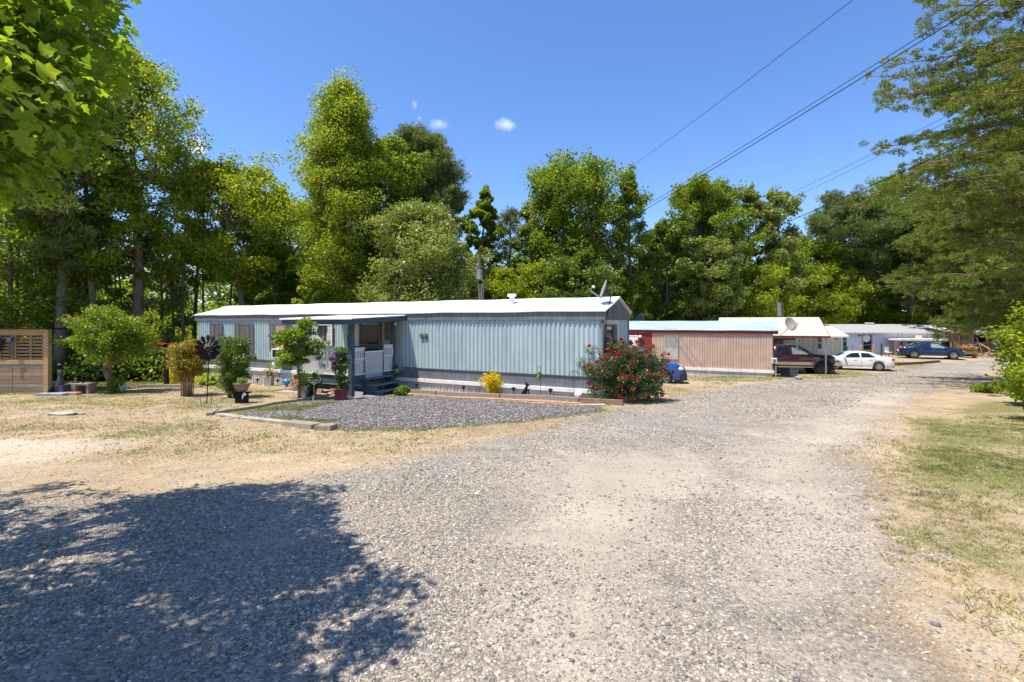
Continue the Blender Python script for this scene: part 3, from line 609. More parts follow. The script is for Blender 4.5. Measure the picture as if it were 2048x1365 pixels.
# --- wood and brush masses that nobody could count
def mass(name, label, rows, N, size, leaf, seed, kind='stuff'):
    rg = np.random.RandomState(seed); C = []; Rr = []
    for (x0, x1, y0, y1, hfun, r, n) in rows:
        for k in range(n):
            x = rg.uniform(x0, x1); y = rg.uniform(y0, y1); h = hfun(x, rg); g = gzf(x, y)
            C.append((x, y, g+h*rg.rand()**.8)); Rr.append(r*rg.uniform(.6, 1.3))
    V, F = leafcloud(rg, C, Rr, N, size, .8)
    return tag(link(name, np_mesh(name, V, F), M[leaf]), label, 'trees' if 'wood' in name else 'brush', kind='stuff')
hf = lambda a, v: (lambda x, rg: a+v*math.sin(x*.35)+v*.6*math.sin(x*.9+1))
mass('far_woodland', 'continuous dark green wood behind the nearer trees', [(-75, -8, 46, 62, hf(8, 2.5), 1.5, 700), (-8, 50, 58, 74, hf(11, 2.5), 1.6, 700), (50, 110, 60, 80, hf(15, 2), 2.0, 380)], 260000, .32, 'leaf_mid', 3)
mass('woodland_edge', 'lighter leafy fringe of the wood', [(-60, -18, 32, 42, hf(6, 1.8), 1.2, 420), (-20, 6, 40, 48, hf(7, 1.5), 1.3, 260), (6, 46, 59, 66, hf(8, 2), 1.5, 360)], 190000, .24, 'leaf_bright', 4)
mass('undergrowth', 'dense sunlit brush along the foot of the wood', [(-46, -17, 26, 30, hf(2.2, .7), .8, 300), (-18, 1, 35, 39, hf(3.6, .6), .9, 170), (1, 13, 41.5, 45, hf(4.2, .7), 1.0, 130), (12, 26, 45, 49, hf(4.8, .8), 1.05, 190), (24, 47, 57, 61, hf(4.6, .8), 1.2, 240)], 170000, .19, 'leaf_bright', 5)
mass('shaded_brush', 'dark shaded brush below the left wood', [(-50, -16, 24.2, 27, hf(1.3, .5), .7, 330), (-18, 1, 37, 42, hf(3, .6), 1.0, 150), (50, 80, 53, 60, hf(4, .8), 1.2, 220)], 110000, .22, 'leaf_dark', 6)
rg = np.random.RandomState(44)
for i in range(15):     # bare trunks in the wood one can tell apart
    px = [30, 62, 112, 140, 165, 228, 245, 345, 368, 412, 455, 525, 555, 1225, 1525][i]; Y = [27, 30, 26, 31, 28, 33, 31, 32, 30, 34, 32, 33, 36, 46, 45][i]
    b = base(px, Y); mb = MB(); l = rg.uniform(-.08, .08); H = rg.uniform(8, 12); r0 = rg.uniform(.07, .14)
    mb.tube([b+Vector((l*H*t*t+.1*math.sin(t*6+i), 0, H*t-.1)) for t in np.linspace(0, 1, 7)], [r0*(1-.75*t) for t in np.linspace(0, 1, 7)], 7)
    for k in range(5):
        t = rg.uniform(.3, .9); o = b+Vector((l*H*t*t, 0, H*t)); a = rg.uniform(0, 6.28); ln = rg.uniform(.8, 1.8)
        mb.tube([o, o+Vector((math.cos(a)*ln*.5, math.sin(a)*ln*.5, ln*.25)), o+Vector((math.cos(a)*ln, math.sin(a)*ln, ln*.75))], [r0*.35, r0*.2, .01], 5, False)
    where = ['behind the pallet shed', 'right of the shed post', 'left of the crape tree', 'over the crape tree left side', 'above the middle of the crape tree', 'left of the very tall trunk', 'close behind the very tall trunk', 'left of the orange shrub', 'above the orange shrub', 'above the trailer left end', 'left of the leaning tree root', 'right of the leaning tree root', 'near the giant tree left side', 'behind the wire at the trailer end', 'above the pink roof right end'][i]
    o = mb.build('tree_trunk', M['bark'], smooth=True); tag(o, 'slender bare trunk standing '+where, 'tree', 'bare trunks in the wood')
# --- right hand pines, branches hanging over the road
def big_pine(loc, H, Wd, seed, label, nl, leaves, bf=.12, size=.15, side=None):
    rg = np.random.RandomState(seed); mb = MB(); C = []; Rr = []
    r0 = .24; pts = [Vector((.15*math.sin(t*4), .1*math.sin(t*3+1), H*t-.1)) for t in np.linspace(0, 1, 9)]
    mb.tube(pts, [r0*(1-.85*t) for t in np.linspace(0, 1, 9)], 10)
    for i in range(nl):
        s = (i+.5)/nl; z = H*(bf+(1-bf)*s); a = i*2.4+rg.uniform(-.3, .3)
        if side is not None and rg.rand() < .55: a = side+rg.uniform(-.95, .95)
        ln = Wd/2*(.62+.5*math.sin(math.pi*min(1, s*1.1+.05))**1)*rg.uniform(.75, 1.1)*(1 if s < .8 else (1-s)*4+.2)
        d = Vector((math.cos(a), math.sin(a), 0)); o = Vector((0, 0, z)); up = rg.uniform(-.22, .5)
        lp = [o+d*(ln*q)+Vector((rg.normal()*.04*ln*q, rg.normal()*.04*ln*q, ln*up*q-.10*ln*q*q)) for q in (0, .25, .5, .75, 1)]
        rb = .035+.012*ln; rb *= .8; mb.tube(lp, [rb, rb*.75, rb*.5, rb*.3, rb*.12], 6)
        ns = int(7+ln*1.3)
        for k in range(ns):
            q = .22+.78*(k+rg.rand())/ns; f = q*4; ii = min(int(f), 3); j = lp[ii].lerp(lp[ii+1], f-ii)
            sa = a+(1 if k % 2 else -1)*rg.uniform(.45, 1.1); sn = ln*.30*(1.25-q)*rg.uniform(.7, 1.3)+.3
            e = j+Vector((math.cos(sa)*sn, math.sin(sa)*sn, rg.uniform(-.12, .18)*sn)); mb.tube([j, j.lerp(e, .5)+Vector((0,0,.04*sn)), e], [.016, .011, .004], 4, False)
            m = max(2, int(sn/.22))
            for w_ in range(m):
                p = j.lerp(e, (w_+1)/m); C.append(p+Vector(rg.normal(size=3)*np.array([.10,.10,.17]))); Rr.append(rg.uniform(.09, .22))
    V, F = tuftcloud(rg, C, Rr, leaves, size, .55, 6, .2)
    return plant('pine_tree', label, 'pine tree', loc, mb, V, F, 'bark_brown', 'leaf_pine', 'big pines on the right verge')
def gl(x, y): return Vector((x, y, gzf(x, y)))
big_pine(gl(21.5, 16.4), 19, 13.6, 71, 'nearest tall pine reaching bare tipped boughs over the wires', 64, 98000, .16, .095, math.pi)
big_pine(gl(27.6, 22.6), 17, 15.5, 72, 'second pine with low yellow green boughs over the road edge', 64, 104000, .15, .115, math.pi)
big_pine(gl(48.5, 47), 17, 17, 73, 'third pine hanging over the timber porch at the road end', 52, 52000, .24, .2, math.pi)
# --- shrubs at the right edge
def shrub(loc, w, h, label, leaf='leaf_bright', N=5000, ls=.07, seed=1, name='shrub', stems=9, stemr=.012, bare=.1, bark='bark_brown', cr=None, vase=.55, cat='shrub', group=None, flat=.85, out=False, parts=('stems', 'foliage')):
    rg = np.random.RandomState(seed); mb = MB(); C = []; Rr = []; cr = cr or w*.17
    for i in range(stems):
        a = i*2.4+rg.uniform(-.3, .3); q = math.sqrt((i+.5)/stems); tip = Vector((math.cos(a)*q*w*.42, math.sin(a)*q*w*.42, h*(1-.28*q*q)*rg.uniform(.85, 1)-cr*.5))
        b0 = Vector((math.cos(a)*w*.14*q, math.sin(a)*w*.14*q, -.05)); mid = b0.lerp(tip, .5); mid.x *= vase; mid.y *= vase
        pts = [b0, mid, tip]; mb.tube([b0, b0.lerp(mid, .5), mid, mid.lerp(tip, .5), tip], [stemr, stemr*.9, stemr*.8, stemr*.5, stemr*.2], 6)
        for k in range(7):
            t = bare+(1-bare)*(k+rg.rand())/7; p = (b0.lerp(mid, t*2) if t < .5 else mid.lerp(tip, t*2-1))+Vector(rg.normal(size=3)*cr*.5*np.array([1,1,.4])); C.append(p); Rr.append(cr*rg.uniform(.6, 1.1)*(.55+.45*t))
    V, F = leafcloud(rg, C, Rr, N, ls, flat)
    return plant(name, label, cat, loc, mb, V, F, bark, leaf, group, parts), C, Rr
shrub(gl(11.9, 10.6), 1.7, 1.75, 'bright leafy shrub at the right picture edge', N=5200, ls=.1, seed=3, stems=16)
shrub(gl(15.0, 13.8), 2.2, 3.2, 'tall light green sapling thicket under the pines', N=8000, ls=.11, seed=4, stems=18)
shrub(gl(20.6, 18.6), 2.0, 2.6, 'shadowed shrub behind the sapling thicket', leaf='leaf_mid', N=5000, ls=.12, seed=5, stems=14)
for i, (px, Y) in enumerate(((1962, 18.5), (1985, 18.2), (2002, 18.8))):
    b = base(px, Y); b = Vector((b.x, Y, gzf(b.x, Y)))
    shrub(b, .8, .35, ['low weed clump on the gravel, leftmost of three', 'low weed clump on the gravel, middle of three', 'low weed clump on the gravel, nearest the pines'][i], N=350, ls=.1, seed=40+i, name='weed', stems=6, cat='weed', stemr=.006, group='weeds on the road shoulder')
# --- the near maple whose boughs and shadow enter from the left
def near_maple():
    rg = np.random.RandomState(12); trunk = Vector((-7.6, .9, gzf(-7.6, .9)))
    outline = np.array([(-600,1010),(-200,985),(0,980),(170,962),(220,1000),(330,985),(520,990),(470,1022),(560,1040),(665,1048),(640,1085),(720,1125),(800,1150),(885,1178),(790,1205),(700,1225),(765,1285),(690,1310),(610,1365),(560,1440),(300,1520),(-700,1600)], float)
    holes = [(130,1010,70,14),(420,1030,45,16),(340,1110,30,12),(250,1095,28,10),(440,1075,22,12),(520,1100,26,16),(90,1130,40,8),(190,1170,30,8),(430,1130,26,8),(590,1190,20,12),(330,1240,20,10),(60,1200,25,10),(500,1260,20,10),(640,1300,24,10)]
    mb = MB(); C = []; Rr = []; tips = []
    def inside(x, y):
        c = False; n = len(outline)
        for i in range(n):
            a, b = outline[i], outline[(i+1) % n]
            if ((a[1] > y) != (b[1] > y)) and x < (b[0]-a[0])*(y-a[1])/(b[1]-a[1])+a[0]: c = not c
        return c
    def vis_ok(p, r):       # keep the sky and yard clear where the picture shows them
        if p.y < .25: return True
        x = 1024+FPX*p.x/p.y; y = HOR-FPX*(p.z-CAMZ)/p.y; rp = r*FPX/p.y
        if y+rp < 0 or x+rp < 0 or y > 1500: return x+rp < 640 or y+rp < -30
        lim = 262 if y < 230 else (200 if y < 330 else 120)
        return x+rp*.8 < lim and y+rp*.8 < 400
    n = 0; tries = 0; up = SUNV/SUNV.z
    while n < 600 and tries < 60000:
        tries += 1; x = rg.uniform(-650, 880); y = rg.uniform(965, 1520)
        if not inside(x, y): continue
        if any(((x-h[0])/h[2])**2+((y-h[1])/h[3])**2 < 1.5 for h in holes) and rg.rand() < .95: continue
        g = gp(x, min(y, 1500)); h = rg.uniform(2.2, 5.8); p = g+up*h
        w = 1-abs((h-3.9)/2.4)**2
        if rg.rand() > max(w, .1): continue
        r = rg.uniform(.13, .27)
        if p.z < 2.7 and p.y > 1.5 and p.x > -5: continue
        if not vis_ok(p, r): continue
        # sparser than a solid sheet: boughs overlap in the shade
        if rg.rand() < .25: continue
        C.append(p); Rr.append(r); n += 1
    # boughs that hang into the picture
    k = 0; tries = 0
    while k < 260 and tries < 40000:
        tries += 1; Y = rg.uniform(2.9, 4.9); x = rg.uniform(-120, 250); y = rg.uniform(-120, 380)
        lim = np.interp(y, [-120, 0, 60, 130, 200, 240, 300, 345, 380], [215, 215, 238, 246, 200, 165, 165, 95, 50])
        if x > lim or (y > 180 and y < 235 and x > 150): continue
        p = at(x, y, Y); r = rg.uniform(.12, .24)
        C.append(p); Rr.append(r); k += 1
    for _ in range(230):     # the rest of the crown, overhead and behind, closing off the sky over the shade
        C.append(Vector((rg.uniform(-13, -1.5), rg.uniform(-9, -.3), 0))); C[-1].z = gzf(C[-1].x, C[-1].y)+rg.uniform(3.2, 8.5); Rr.append(rg.uniform(.3, .5))
        if C[-1].x > -3.5 and C[-1].y > -2: C[-1].x -= 3
    A = np.array([list(c) for c in C])
    # limbs: trunk forks, each limb heads for a cell of clumps, twigs reach the clumps
    fork = trunk+Vector((.3, .3, 2.4)); mb.tube([trunk+Vector((0,0,-.1)), trunk+Vector((.05,.1,1.2)), fork], [.19, .16, .14], 10)
    cent = A[rg.choice(len(A), 16, replace=False)]
    for _ in range(8):
        ow = np.argmin(((A[:, None]-cent[None])**2).sum(-1), 1); cent = np.array([A[ow == q].mean(0) if (ow == q).any() else cent[q] for q in range(16)])
    for q in range(16):
        c = Vector(cent[q]); mid = fork.lerp(c, .5)+Vector((0, 0, .35)); mb.tube([fork, fork.lerp(mid, .5)+Vector((0,0,.2)), mid, c], [.075, .06, .045, .022], 7)
        for i in np.where(ow == q)[0]:
            p = Vector(A[i]); st = mid.lerp(c, rg.uniform(.5, 1)); mb.tube([st, st.lerp(p, .5)+Vector((0,0,.07)), p], [.011, .008, .003], 4, False)
    # lobed leaves
    N = 52000; Rr = np.array(Rr); w = Rr**2; w[-230:] *= .13; idx = rg.choice(len(A), N, p=w/w.sum())
    d = rg.normal(size=(N, 3)); d /= np.linalg.norm(d, axis=1)[:, None]
    P = A[idx]+d*(rg.rand(N)**.4*Rr[idx])[:, None]
    nr = rg.normal(size=(N, 3))*.5+np.array([0, 0, .75]); nr /= np.linalg.norm(nr, axis=1)[:, None]
    t = d*.8+rg.normal(size=(N, 3))*.5+np.array([0, 0, -.45]); t -= nr*(t*nr).sum(1)[:, None]; t /= np.linalg.norm(t, axis=1)[:, None]
    s = np.cross(nr, t); L = rg.uniform(.045, .095, N)[:, None]
    shape = [(0, 0, 0), (.05, .30, .05), (.18, .52, .02), (.34, .28, .05), (.62, .42, -.03), (.68, .18, 0), (1.0, 0, -.16), (.68, -.18, 0), (.62, -.42, -.03), (.34, -.28, .05), (.18, -.52, .02), (.05, -.30, .05)]
    cu = rg.uniform(-.6, 1.5, N)[:, None]; V = np.stack([P+t*L*a+s*L*b*(1-.25*abs(cu))+nr*L*(c+cu*(.35*b*b-.16*a*a)) for a, b, c in shape]+[P+t*L*.35-nr*L*.03], 1); m = 13
    ft = np.array([(12, i, (i+1) % 12) for i in range(12)]); F = (ft[None]+(np.arange(N)*m)[:, None, None]).reshape(-1, 3)
    r = empty('maple_tree', trunk, 0, 'near maple with big lobed leaves hanging in at top left', 'tree')
    o = mb.build('trunk', M['bark'], r, smooth=True); o.location = -trunk
    o = link('crown', np_mesh('crown', V.reshape(-1, 3), F), M['leaf_maple'], r); o.location = -trunk
near_maple()
# --- yard plants ---------------------------------------------------------
def crape_tree():
    b = base(222, 18.4); rg = np.random.RandomState(3); mb = MB(); C = []; Rr = []
    f = Vector((-.22, 0, .95)); mb.tube([(0.12,0,-.1), (0,0,.35), f], [.15, .11, .11], 10)
    ends = []
    for (e, r) in (((-.55, .1, 1.75), .07), ((-.1, -.15, 1.75), .08), ((.45, .1, 1.5), .075), ((-.25, .4, 1.7), .06), ((.15,-.35,1.65), .06)):
        e = Vector(e); mb.tube([f, f.lerp(e, .5)+Vector((.03,0,-.03)), e], [r, r*.85, r*.65], 8); ends.append(e)
    for e in ends:
        for k in range(17):
            a = rg.uniform(0, 6.28); w = rg.uniform(.2, 1.5); tip = Vector((e.x*.6+math.cos(a)*w, e.y*.6+math.sin(a)*w*.9, 1.25+.35*(w/1.5)+rg.uniform(.0, 1.95)*(1-.30*(w/1.5)**2)))
            tip = Vector((tip.x+.1, tip.y, tip.z)); mb.tube([e, e.lerp(tip, .5)+Vector((0,0,.08)), tip], [.022, .015, .006], 5, False)
            for q in (.55, .8, 1): C.append(e.lerp(tip, q)+Vector(rg.normal(size=3)*.06)); Rr.append(rg.uniform(.18, .32))
    V, F = leafcloud(rg, C, Rr, 21000, .085, .8, .35, .6)
    r = plant('crape_myrtle', 'spreading yellow green small tree with smooth thick brown trunk', 'tree', b, mb, V, F, 'bark_brown', 'leaf_redbud')
    top = [(c, q) for c, q in zip(C, Rr) if c[2] > 2.25]
    V, F = leafcloud(rg, [Vector(c)+Vector((0,0,.12)) for c, _ in top], [q*.6 for _, q in top], 1300, .075)
    link('new_growth', np_mesh('new_growth', V, F), M['leaf_crape'], r)
    for k in range(1):
        V, F = leafcloud(rg, [(.3,-.15,.15),(.2,-.2,.3),(.3,-.05,.35),(.15,-.15,.5)], [.2,.18,.17,.16], 230, .10); link('low_shoots', np_mesh('low_shoots', V, F), M['leaf_redbud'], r)
crape_tree()
o, C_, R_ = shrub(base(374, 17.2), 1.45, 2.35, 'vase shaped shrub with orange tipped leaves and bare tan stems', leaf='leaf_crape', N=8500, ls=.06, seed=9, name='crape_myrtle_shrub', stems=20, stemr=.017, bare=.45, bark='bark_tan', vase=.62)
V, F = leafcloud(np.random.RandomState(2), C_, R_, 3200, .06); link('green_leaves', np_mesh('green_leaves', V, F), M['leaf_redbud'], o)
shrub(base(468, 16.4), 1.38, 2.38, 'dense green upright privet shrub behind the planter', leaf='leaf_privet', N=19000, ls=.055, seed=10, name='privet_shrub', stems=20, stemr=.02, bare=.15, cr=.24, vase=.75)
def sapling():
    b = base(598, 15.9); rg = np.random.RandomState(8); mb = MB(); C = []; Rr = []
    mb.tube([(0,0,-.1), (.02,0,.6), (-.03,.02,1.1), (.02,0,1.6), (.0,0,2.4)], [.05,.042,.038,.03,.012], 8)
    for k in range(52):
        z = rg.uniform(1.1, 2.5); a = rg.uniform(0, 6.28); w = rg.uniform(.15, .80)*(1.1-.5*max(0, (z-1.6))/1.0)
        tip = Vector((math.cos(a)*w, math.sin(a)*w, z+rg.uniform(0, .25))); mb.tube([(0,0,z-.12), tip*.5+Vector((0,0,z*.5)), tip], [.013,.009,.004], 5, False)
        C.append(tip); Rr.append(rg.uniform(.12, .22)); C.append(Vector((tip.x*.55, tip.y*.55, tip.z))); Rr.append(.15)
    for z in (.45,.6,.75,.9): C.append(Vector((rg.uniform(-.05,.2), 0, z))); Rr.append(.13)
    V, F = leafcloud(rg, C, Rr, 5600, .085, .7, .3, .9)
    plant('redbud_sapling', 'slim young tree with heart shaped lime leaves before the porch', 'tree', b, mb, V, F, 'bark', 'leaf_redbud')
sapling()
def rose():
    b = base(1252, 15.35); b = Vector((b.x, b.y, b.z+.08)); rg = np.random.RandomState(21); mb = MB(); C = []; Rr = []
    for i in range(60):
        a = i*2.4; q = math.sqrt((i+.5)/60); w = 1.42*q; x = math.cos(a)*w; y = math.sin(a)*w*.72
        z = 1.78*(1-.45*q**2.6)*rg.uniform(.75, 1.06)
        if x > .5: z *= .92
        tip = Vector((x, y, max(z, .35))); mid = Vector((x*.35, y*.35, z*.62)); mb.tube([(x*.06, y*.06, -.05), mid, tip], [.013,.01,.004], 5, False)
        for t in (.3, .5, .7, .85, 1):
            p = (Vector((0,0,0)).lerp(mid, t*2) if t < .5 else mid.lerp(tip, t*2-1))+Vector(rg.normal(size=3)*.08); C.append(p); Rr.append(rg.uniform(.13, .22))
        if i % 2 == 0:
            for zz in (.18, .45, .75): C.append(Vector((x*(.85+.1*rg.rand()), y*.9, zz+.15*rg.rand()))); Rr.append(.2)
    V, F = leafcloud(rg, C, Rr, 46000, .05, .85, .45, .65)
    r = plant('rose_bush', 'big red flowering rose bush at the trailer corner', 'rose bush', b, mb, V, F, 'bark_brown', 'leaf_rose')
    # each bloom: a cup of petals on the outside of the bush
    c0 = np.array([list(c) for c in C]); n = 0
    bv = []; bf = []
    cand = rg.permutation(len(c0)); blooms = []
    for i in cand:
        p = c0[i]; d = np.array([p[0]/1.3, p[1]/.95, (p[2]-.6)/.9]); dn = np.linalg.norm(d)
        if dn < .66 or p[1] > .35: continue
        d = d/dn; pos = p+d*R_r if False else p+d*.17
        if any(np.linalg.norm(pos-q) < .12 for q in blooms) or len(blooms) >= 99: continue
        blooms.append(pos)
        V1, F1 = leafcloud(rg, [pos], [.046], 34, .058, .85, .2, .9, .3)
        o = link('bloom', np_mesh('bloom', V1, F1), M['petal_red'], r)
rose()
o, _, _ = shrub(base(986, 17.0), .78, 1.02, 'bright golden yellow shrub against the trailer skirting', leaf='leaf_yellow', N=4200, ls=.05, seed=14, name='golden_shrub', stems=16, stemr=.009, cr=.15, vase=.7)
shrub(base(418, 21.8), 1.3, .55, 'low pale variegated leafy clump beside the trailer left end', leaf='leaf_hosta', N=900, ls=.16, seed=15, name='hosta', cat='plant', stems=12, stemr=.006, cr=.2)
shrub(base(806, 16.9), .6, .38, 'small dark green fern right of the porch steps', leaf='leaf_mid', N=700, ls=.09, seed=16, name='fern', cat='plant', stems=10, stemr=.005)
shrub(base(622, 16.9), .8, .95, 'leafy rambling plant at the porch corner', leaf='leaf_privet', N=1800, ls=.08, seed=17, name='bushy_plant', cat='plant', stems=10, stemr=.008)
shrub(base(588, 18.3), .5, .75, 'plant with pale pink blossom by the blue bowl', leaf='petal_peach', N=260, ls=.06, seed=18, name='hydrangea', cat='plant', stems=7, stemr=.006)
shrub(base(345, 23.0), 1.0, .9, 'yellow flowering plant beyond the bird feeder', leaf='leaf_yellow', N=420, ls=.09, seed=19, name='yellow_flowers', cat='plant', stems=9, stemr=.006)
# ================================================================ BUILDINGS
M['blue_wall'] = pm('blue_siding', (.44,.54,.53), .55, col2=(.34,.44,.44), scale=.9, streak=.28)
M['grey_band'] = pm('grey_siding', (.17,.175,.185), .6, var=.22, scale=2, streak=.25)
M['skirt'] = pm('pale_skirting', (.60,.58,.57), .6, col2=(.40,.385,.375), scale=1.5, streak=.4)
M['roof_white'] = pm('white_roof', (.80,.79,.76), .5, var=.05, scale=1.5)
M['shutter'] = pm('grey_shutter', (.16,.15,.155), .7, var=.12)
M['cream'] = pm('cream_panel', (.62,.62,.50), .6, var=.08)
M['blind'] = pm('window_blind', (.55,.50,.42), .7, var=.06, scale=1)
M['dim_blind'] = pm('dim_blind', (.13,.11,.09), .6, var=.2, scale=2)
M['curtain'] = pm('brown_curtain', (.42,.27,.18), .8, var=.3, scale=3, stretch=(14,14,.6))
M['porch_blue'] = pm('slate_paint', (.060,.085,.115), .6, var=.25, scale=5)
M['pink_wall'] = pm('pink_siding', (.50,.365,.29), .6, var=.12, scale=1.5, streak=.18)
M['maroon'] = pm('maroon_paint', (.16,.02,.022), .5, var=.3, scale=3)
M['red_wall'] = pm('red_siding', (.24,.035,.025), .6, var=.25, scale=3)
M['roof_blue'] = pm('blue_white_roof', (.42,.50,.60), .5, col2=(.26,.36,.50), scale=1.4, stretch=(.6,2,1))
M['roof_cream'] = pm('cream_roof', (.66,.60,.50), .5, var=.08, scale=1)
M['shingle'] = pm('grey_shingle', (.33,.32,.32), .9, var=.2, scale=6, stretch=(1,4,1))
M['siding_white'] = pm('white_clapboard', (.66,.70,.78), .6, var=.04, scale=1)
M['trim_tan'] = pm('tan_trim', (.45,.37,.28), .7, var=.1)
M['door_grey'] = pm('storm_door', (.32,.33,.34), .5, var=.08)
M['grey_wall'] = pm('sage_siding', (.36,.40,.37), .7, var=.1)
class Frame:
    def __init__(s, O, rz, zb): s.O = Vector((O[0], O[1])); s.rz = rz; s.d = Vector((math.cos(rz), math.sin(rz))); s.n = Vector((-math.sin(rz), math.cos(rz))); s.zb = zb
    def u(s, px, t=0):      # distance along the wall line (t metres in front of it) seen at px
        k = (px-1024)/FPX; ox = s.O.x-t*s.n.x; oy = s.O.y-t*s.n.y
        return (k*oy-ox)/(s.d.x-k*s.d.y)
    def t(s, px, u):        # distance in front of the wall at station u seen at px
        k = (px-1024)/FPX; X = s.O.x+u*s.d.x; Y = s.O.y+u*s.d.y
        return (X-k*Y)/(s.n.x-k*s.n.y)
    def Y(s, u, t=0): return s.O.y+u*s.d.y-t*s.n.y
    def z(s, py, u, t=0): return CAMZ+(HOR-py)/FPX*s.Y(u, t)
    def w(s, u, t, z): return Vector((s.O.x+u*s.d.x-t*s.n.x, s.O.y+u*s.d.y-t*s.n.y, z))
    def g(s, u, t=0): p = s.w(u, t, 0); return gzf(p.x, p.y)
    def root(s, name, label, cat, group=None): return empty(name, (s.O.x, s.O.y, s.zb), s.rz, label, cat, group)
    def part(s, mb, name, mat, parent, smooth=False): return mb.build(name, M[mat] if isinstance(mat, str) else mat, parent, smooth, loc=(0, 0, -s.zb) if parent.parent is None and parent.type == 'EMPTY' else (0, 0, 0))
def corr(mb, x0, x1, z0, z1, y, pitch=.165, dep=.03, flat=.25):
    """ribbed metal sheet facing -y"""
    n = max(1, int(round((x1-x0)/pitch))); p = (x1-x0)/n; xs_ = []; ys_ = []
    for i in range(n):
        for q, h in ((0, 0), (flat*.5, 0), (.5-.18, .9), (.5, 1), (.5+.18, .9), (1-flat*.5, 0)): xx = x0+p*(i+q); xs_.append(xx); ys_.append(y-dep*h*(1+.22*math.sin(xx*2.3)*math.sin(xx*.71+1))-.006-.006*math.sin(xx*1.37+.5*math.sin(xx*3.1)))
    xs_.append(x1); ys_.append(y-.006)
    vs = [(a, b, z0) for a, b in zip(xs_, ys_)]+[(a, b, z1) for a, b in zip(xs_, ys_)]; m = len(xs_)
    return mb.add(vs, [(i, i+1, m+i+1, m+i) for i in range(m-1)])
def corr_x(mb, y0, y1, z0, z1, x, pitch=.165, dep=.03):   # same, facing +x
    t = MB(); corr(t, y0, y1, z0, z1, 0, pitch, dep); return mb.add([(x-v[1], v[0], v[2]) for v in t.v], t.f)
def groove(mb, x0, x1, z0, z1, y, pitch, gap=.012, dep=.012):   # flat boards with dark joints
    n = max(1, int(round((x1-x0)/pitch))); p = (x1-x0)/n
    for i in range(n): mb.box(x0+p*i+gap/2, x0+p*(i+1)-gap/2, y-dep, y, z0, z1)
    return mb
def window(F, root, x0, x1, z0, z1, y, frame='shutter', glass='glass', shut=None, blind=None, sash=True, fw=.05):
    f = MB(); f.box(x0-fw, x0, y-.05, y, z0-fw, z1+fw); f.box(x1, x1+fw, y-.05, y, z0-fw, z1+fw); f.box(x0, x1, y-.05, y, z1, z1+fw); f.box(x0, x1, y-.05, y, z0-fw, z0)
    if sash: f.box(x0, x1, y-.04, y, (z0+z1)/2-.02, (z0+z1)/2+.02)
    w = F.part(f, 'window', frame, root)
    MB().box(x0, x1, y-.022, y-.012, z0, z1).build('pane', M[glass], w)
    if blind: MB().box(x0+.02, x1-.02, y-.035, y-.026, (z0+z1)/2+.02 if blind[1] else z0+.02, z1-.02).build('blind', M[blind[0]], w)
    if shut:
        for (a, b) in shut:
            s = MB(); s.box(a, a+.04, y-.06, y-.012, z0-.05, z1+.05); s.box(b-.04, b, y-.06, y-.012, z0-.05, z1+.05)
            m = int((z1-z0+.1)/.055)
            for zz in (z0-.05, (z0+z1)/2-.025, z1): s.box(a+.04, b-.04, y-.058, y-.012, zz, zz+.05)
            for i in range(1, m): zc = z0-.05+i*.055; s.add([(a+.04, y-.02, zc+.03), (b-.04, y-.02, zc+.03), (b-.04, y-.052, zc), (a+.04, y-.052, zc)], [(0,1,2,3)])
            s.build('shutter', M['shutter'], w)
    return w
# ---------------------------------------------------------------- main trailer
FA = Frame((-16.2, 24.9), R(-26.7), -1.35); LA = 21.35; WA = 3.4
ra = FA.root('mobile_home', 'long light blue ribbed mobile home with white roof and grey skirting band', 'mobile home')
Zt, Zb0, Zb1 = 1.83, .01, -.40; EV = 2.11; RG = 2.64
uRt = FA.u(795); uLt = FA.u(690)   # where the porch covers the wall
b = MB().box(.02, LA-.02, .01, WA-.01, -1.7, 2.0); FA.part(b, 'wall_core', 'blue_wall', ra).name = 'wall'
b = MB(); corr(b, .08, LA-.08, Zb0, Zt, 0); FA.part(b, 'front_siding', 'blue_wall', ra)
b = MB(); groove(b, 0, LA, Zb1, Zb0-.03, .005, .105, .010, .012); b.box(0, LA, .001, .008, Zb1, Zb0-.03); FA.part(b, 'lower_band', 'grey_band', ra)
b = MB()
for i in range(12):      # slightly wavy drip edge under the siding
    x0 = LA*i/12; b.bar((x0, -.022, Zb0-.012+.008*math.sin(i*1.9)), (x0+LA/12, -.022, Zb0-.012+.008*math.sin(i*1.9+1.9)), .035, .022)
FA.part(b, 'drip_edge', 'grey_band', ra)
b = MB().box(-.05, LA*.56, -.11, .0, Zb1-.13, Zb1); b.box(LA*.56+.02, LA+.05, -.10, .0, Zb1-.12, Zb1+.002); FA.part(b, 'white_ledge', 'white_paint', ra)
b = MB(); corr(b, 0, LA, -1.75, Zb1-.13, -.015, .15, .022); b.box(0, LA, -.012, .02, -1.75, Zb1-.13); FA.part(b, 'skirting', 'skirt', ra)
b = MB(); groove(b, -.1, LA+.1, Zt+.0, EV-.02, -.06, .18, .006, .02); b.box(-.1, LA+.1, -.06, .02, Zt+.003, EV-.02); FA.part(b, 'fascia', 'grey_band', ra)
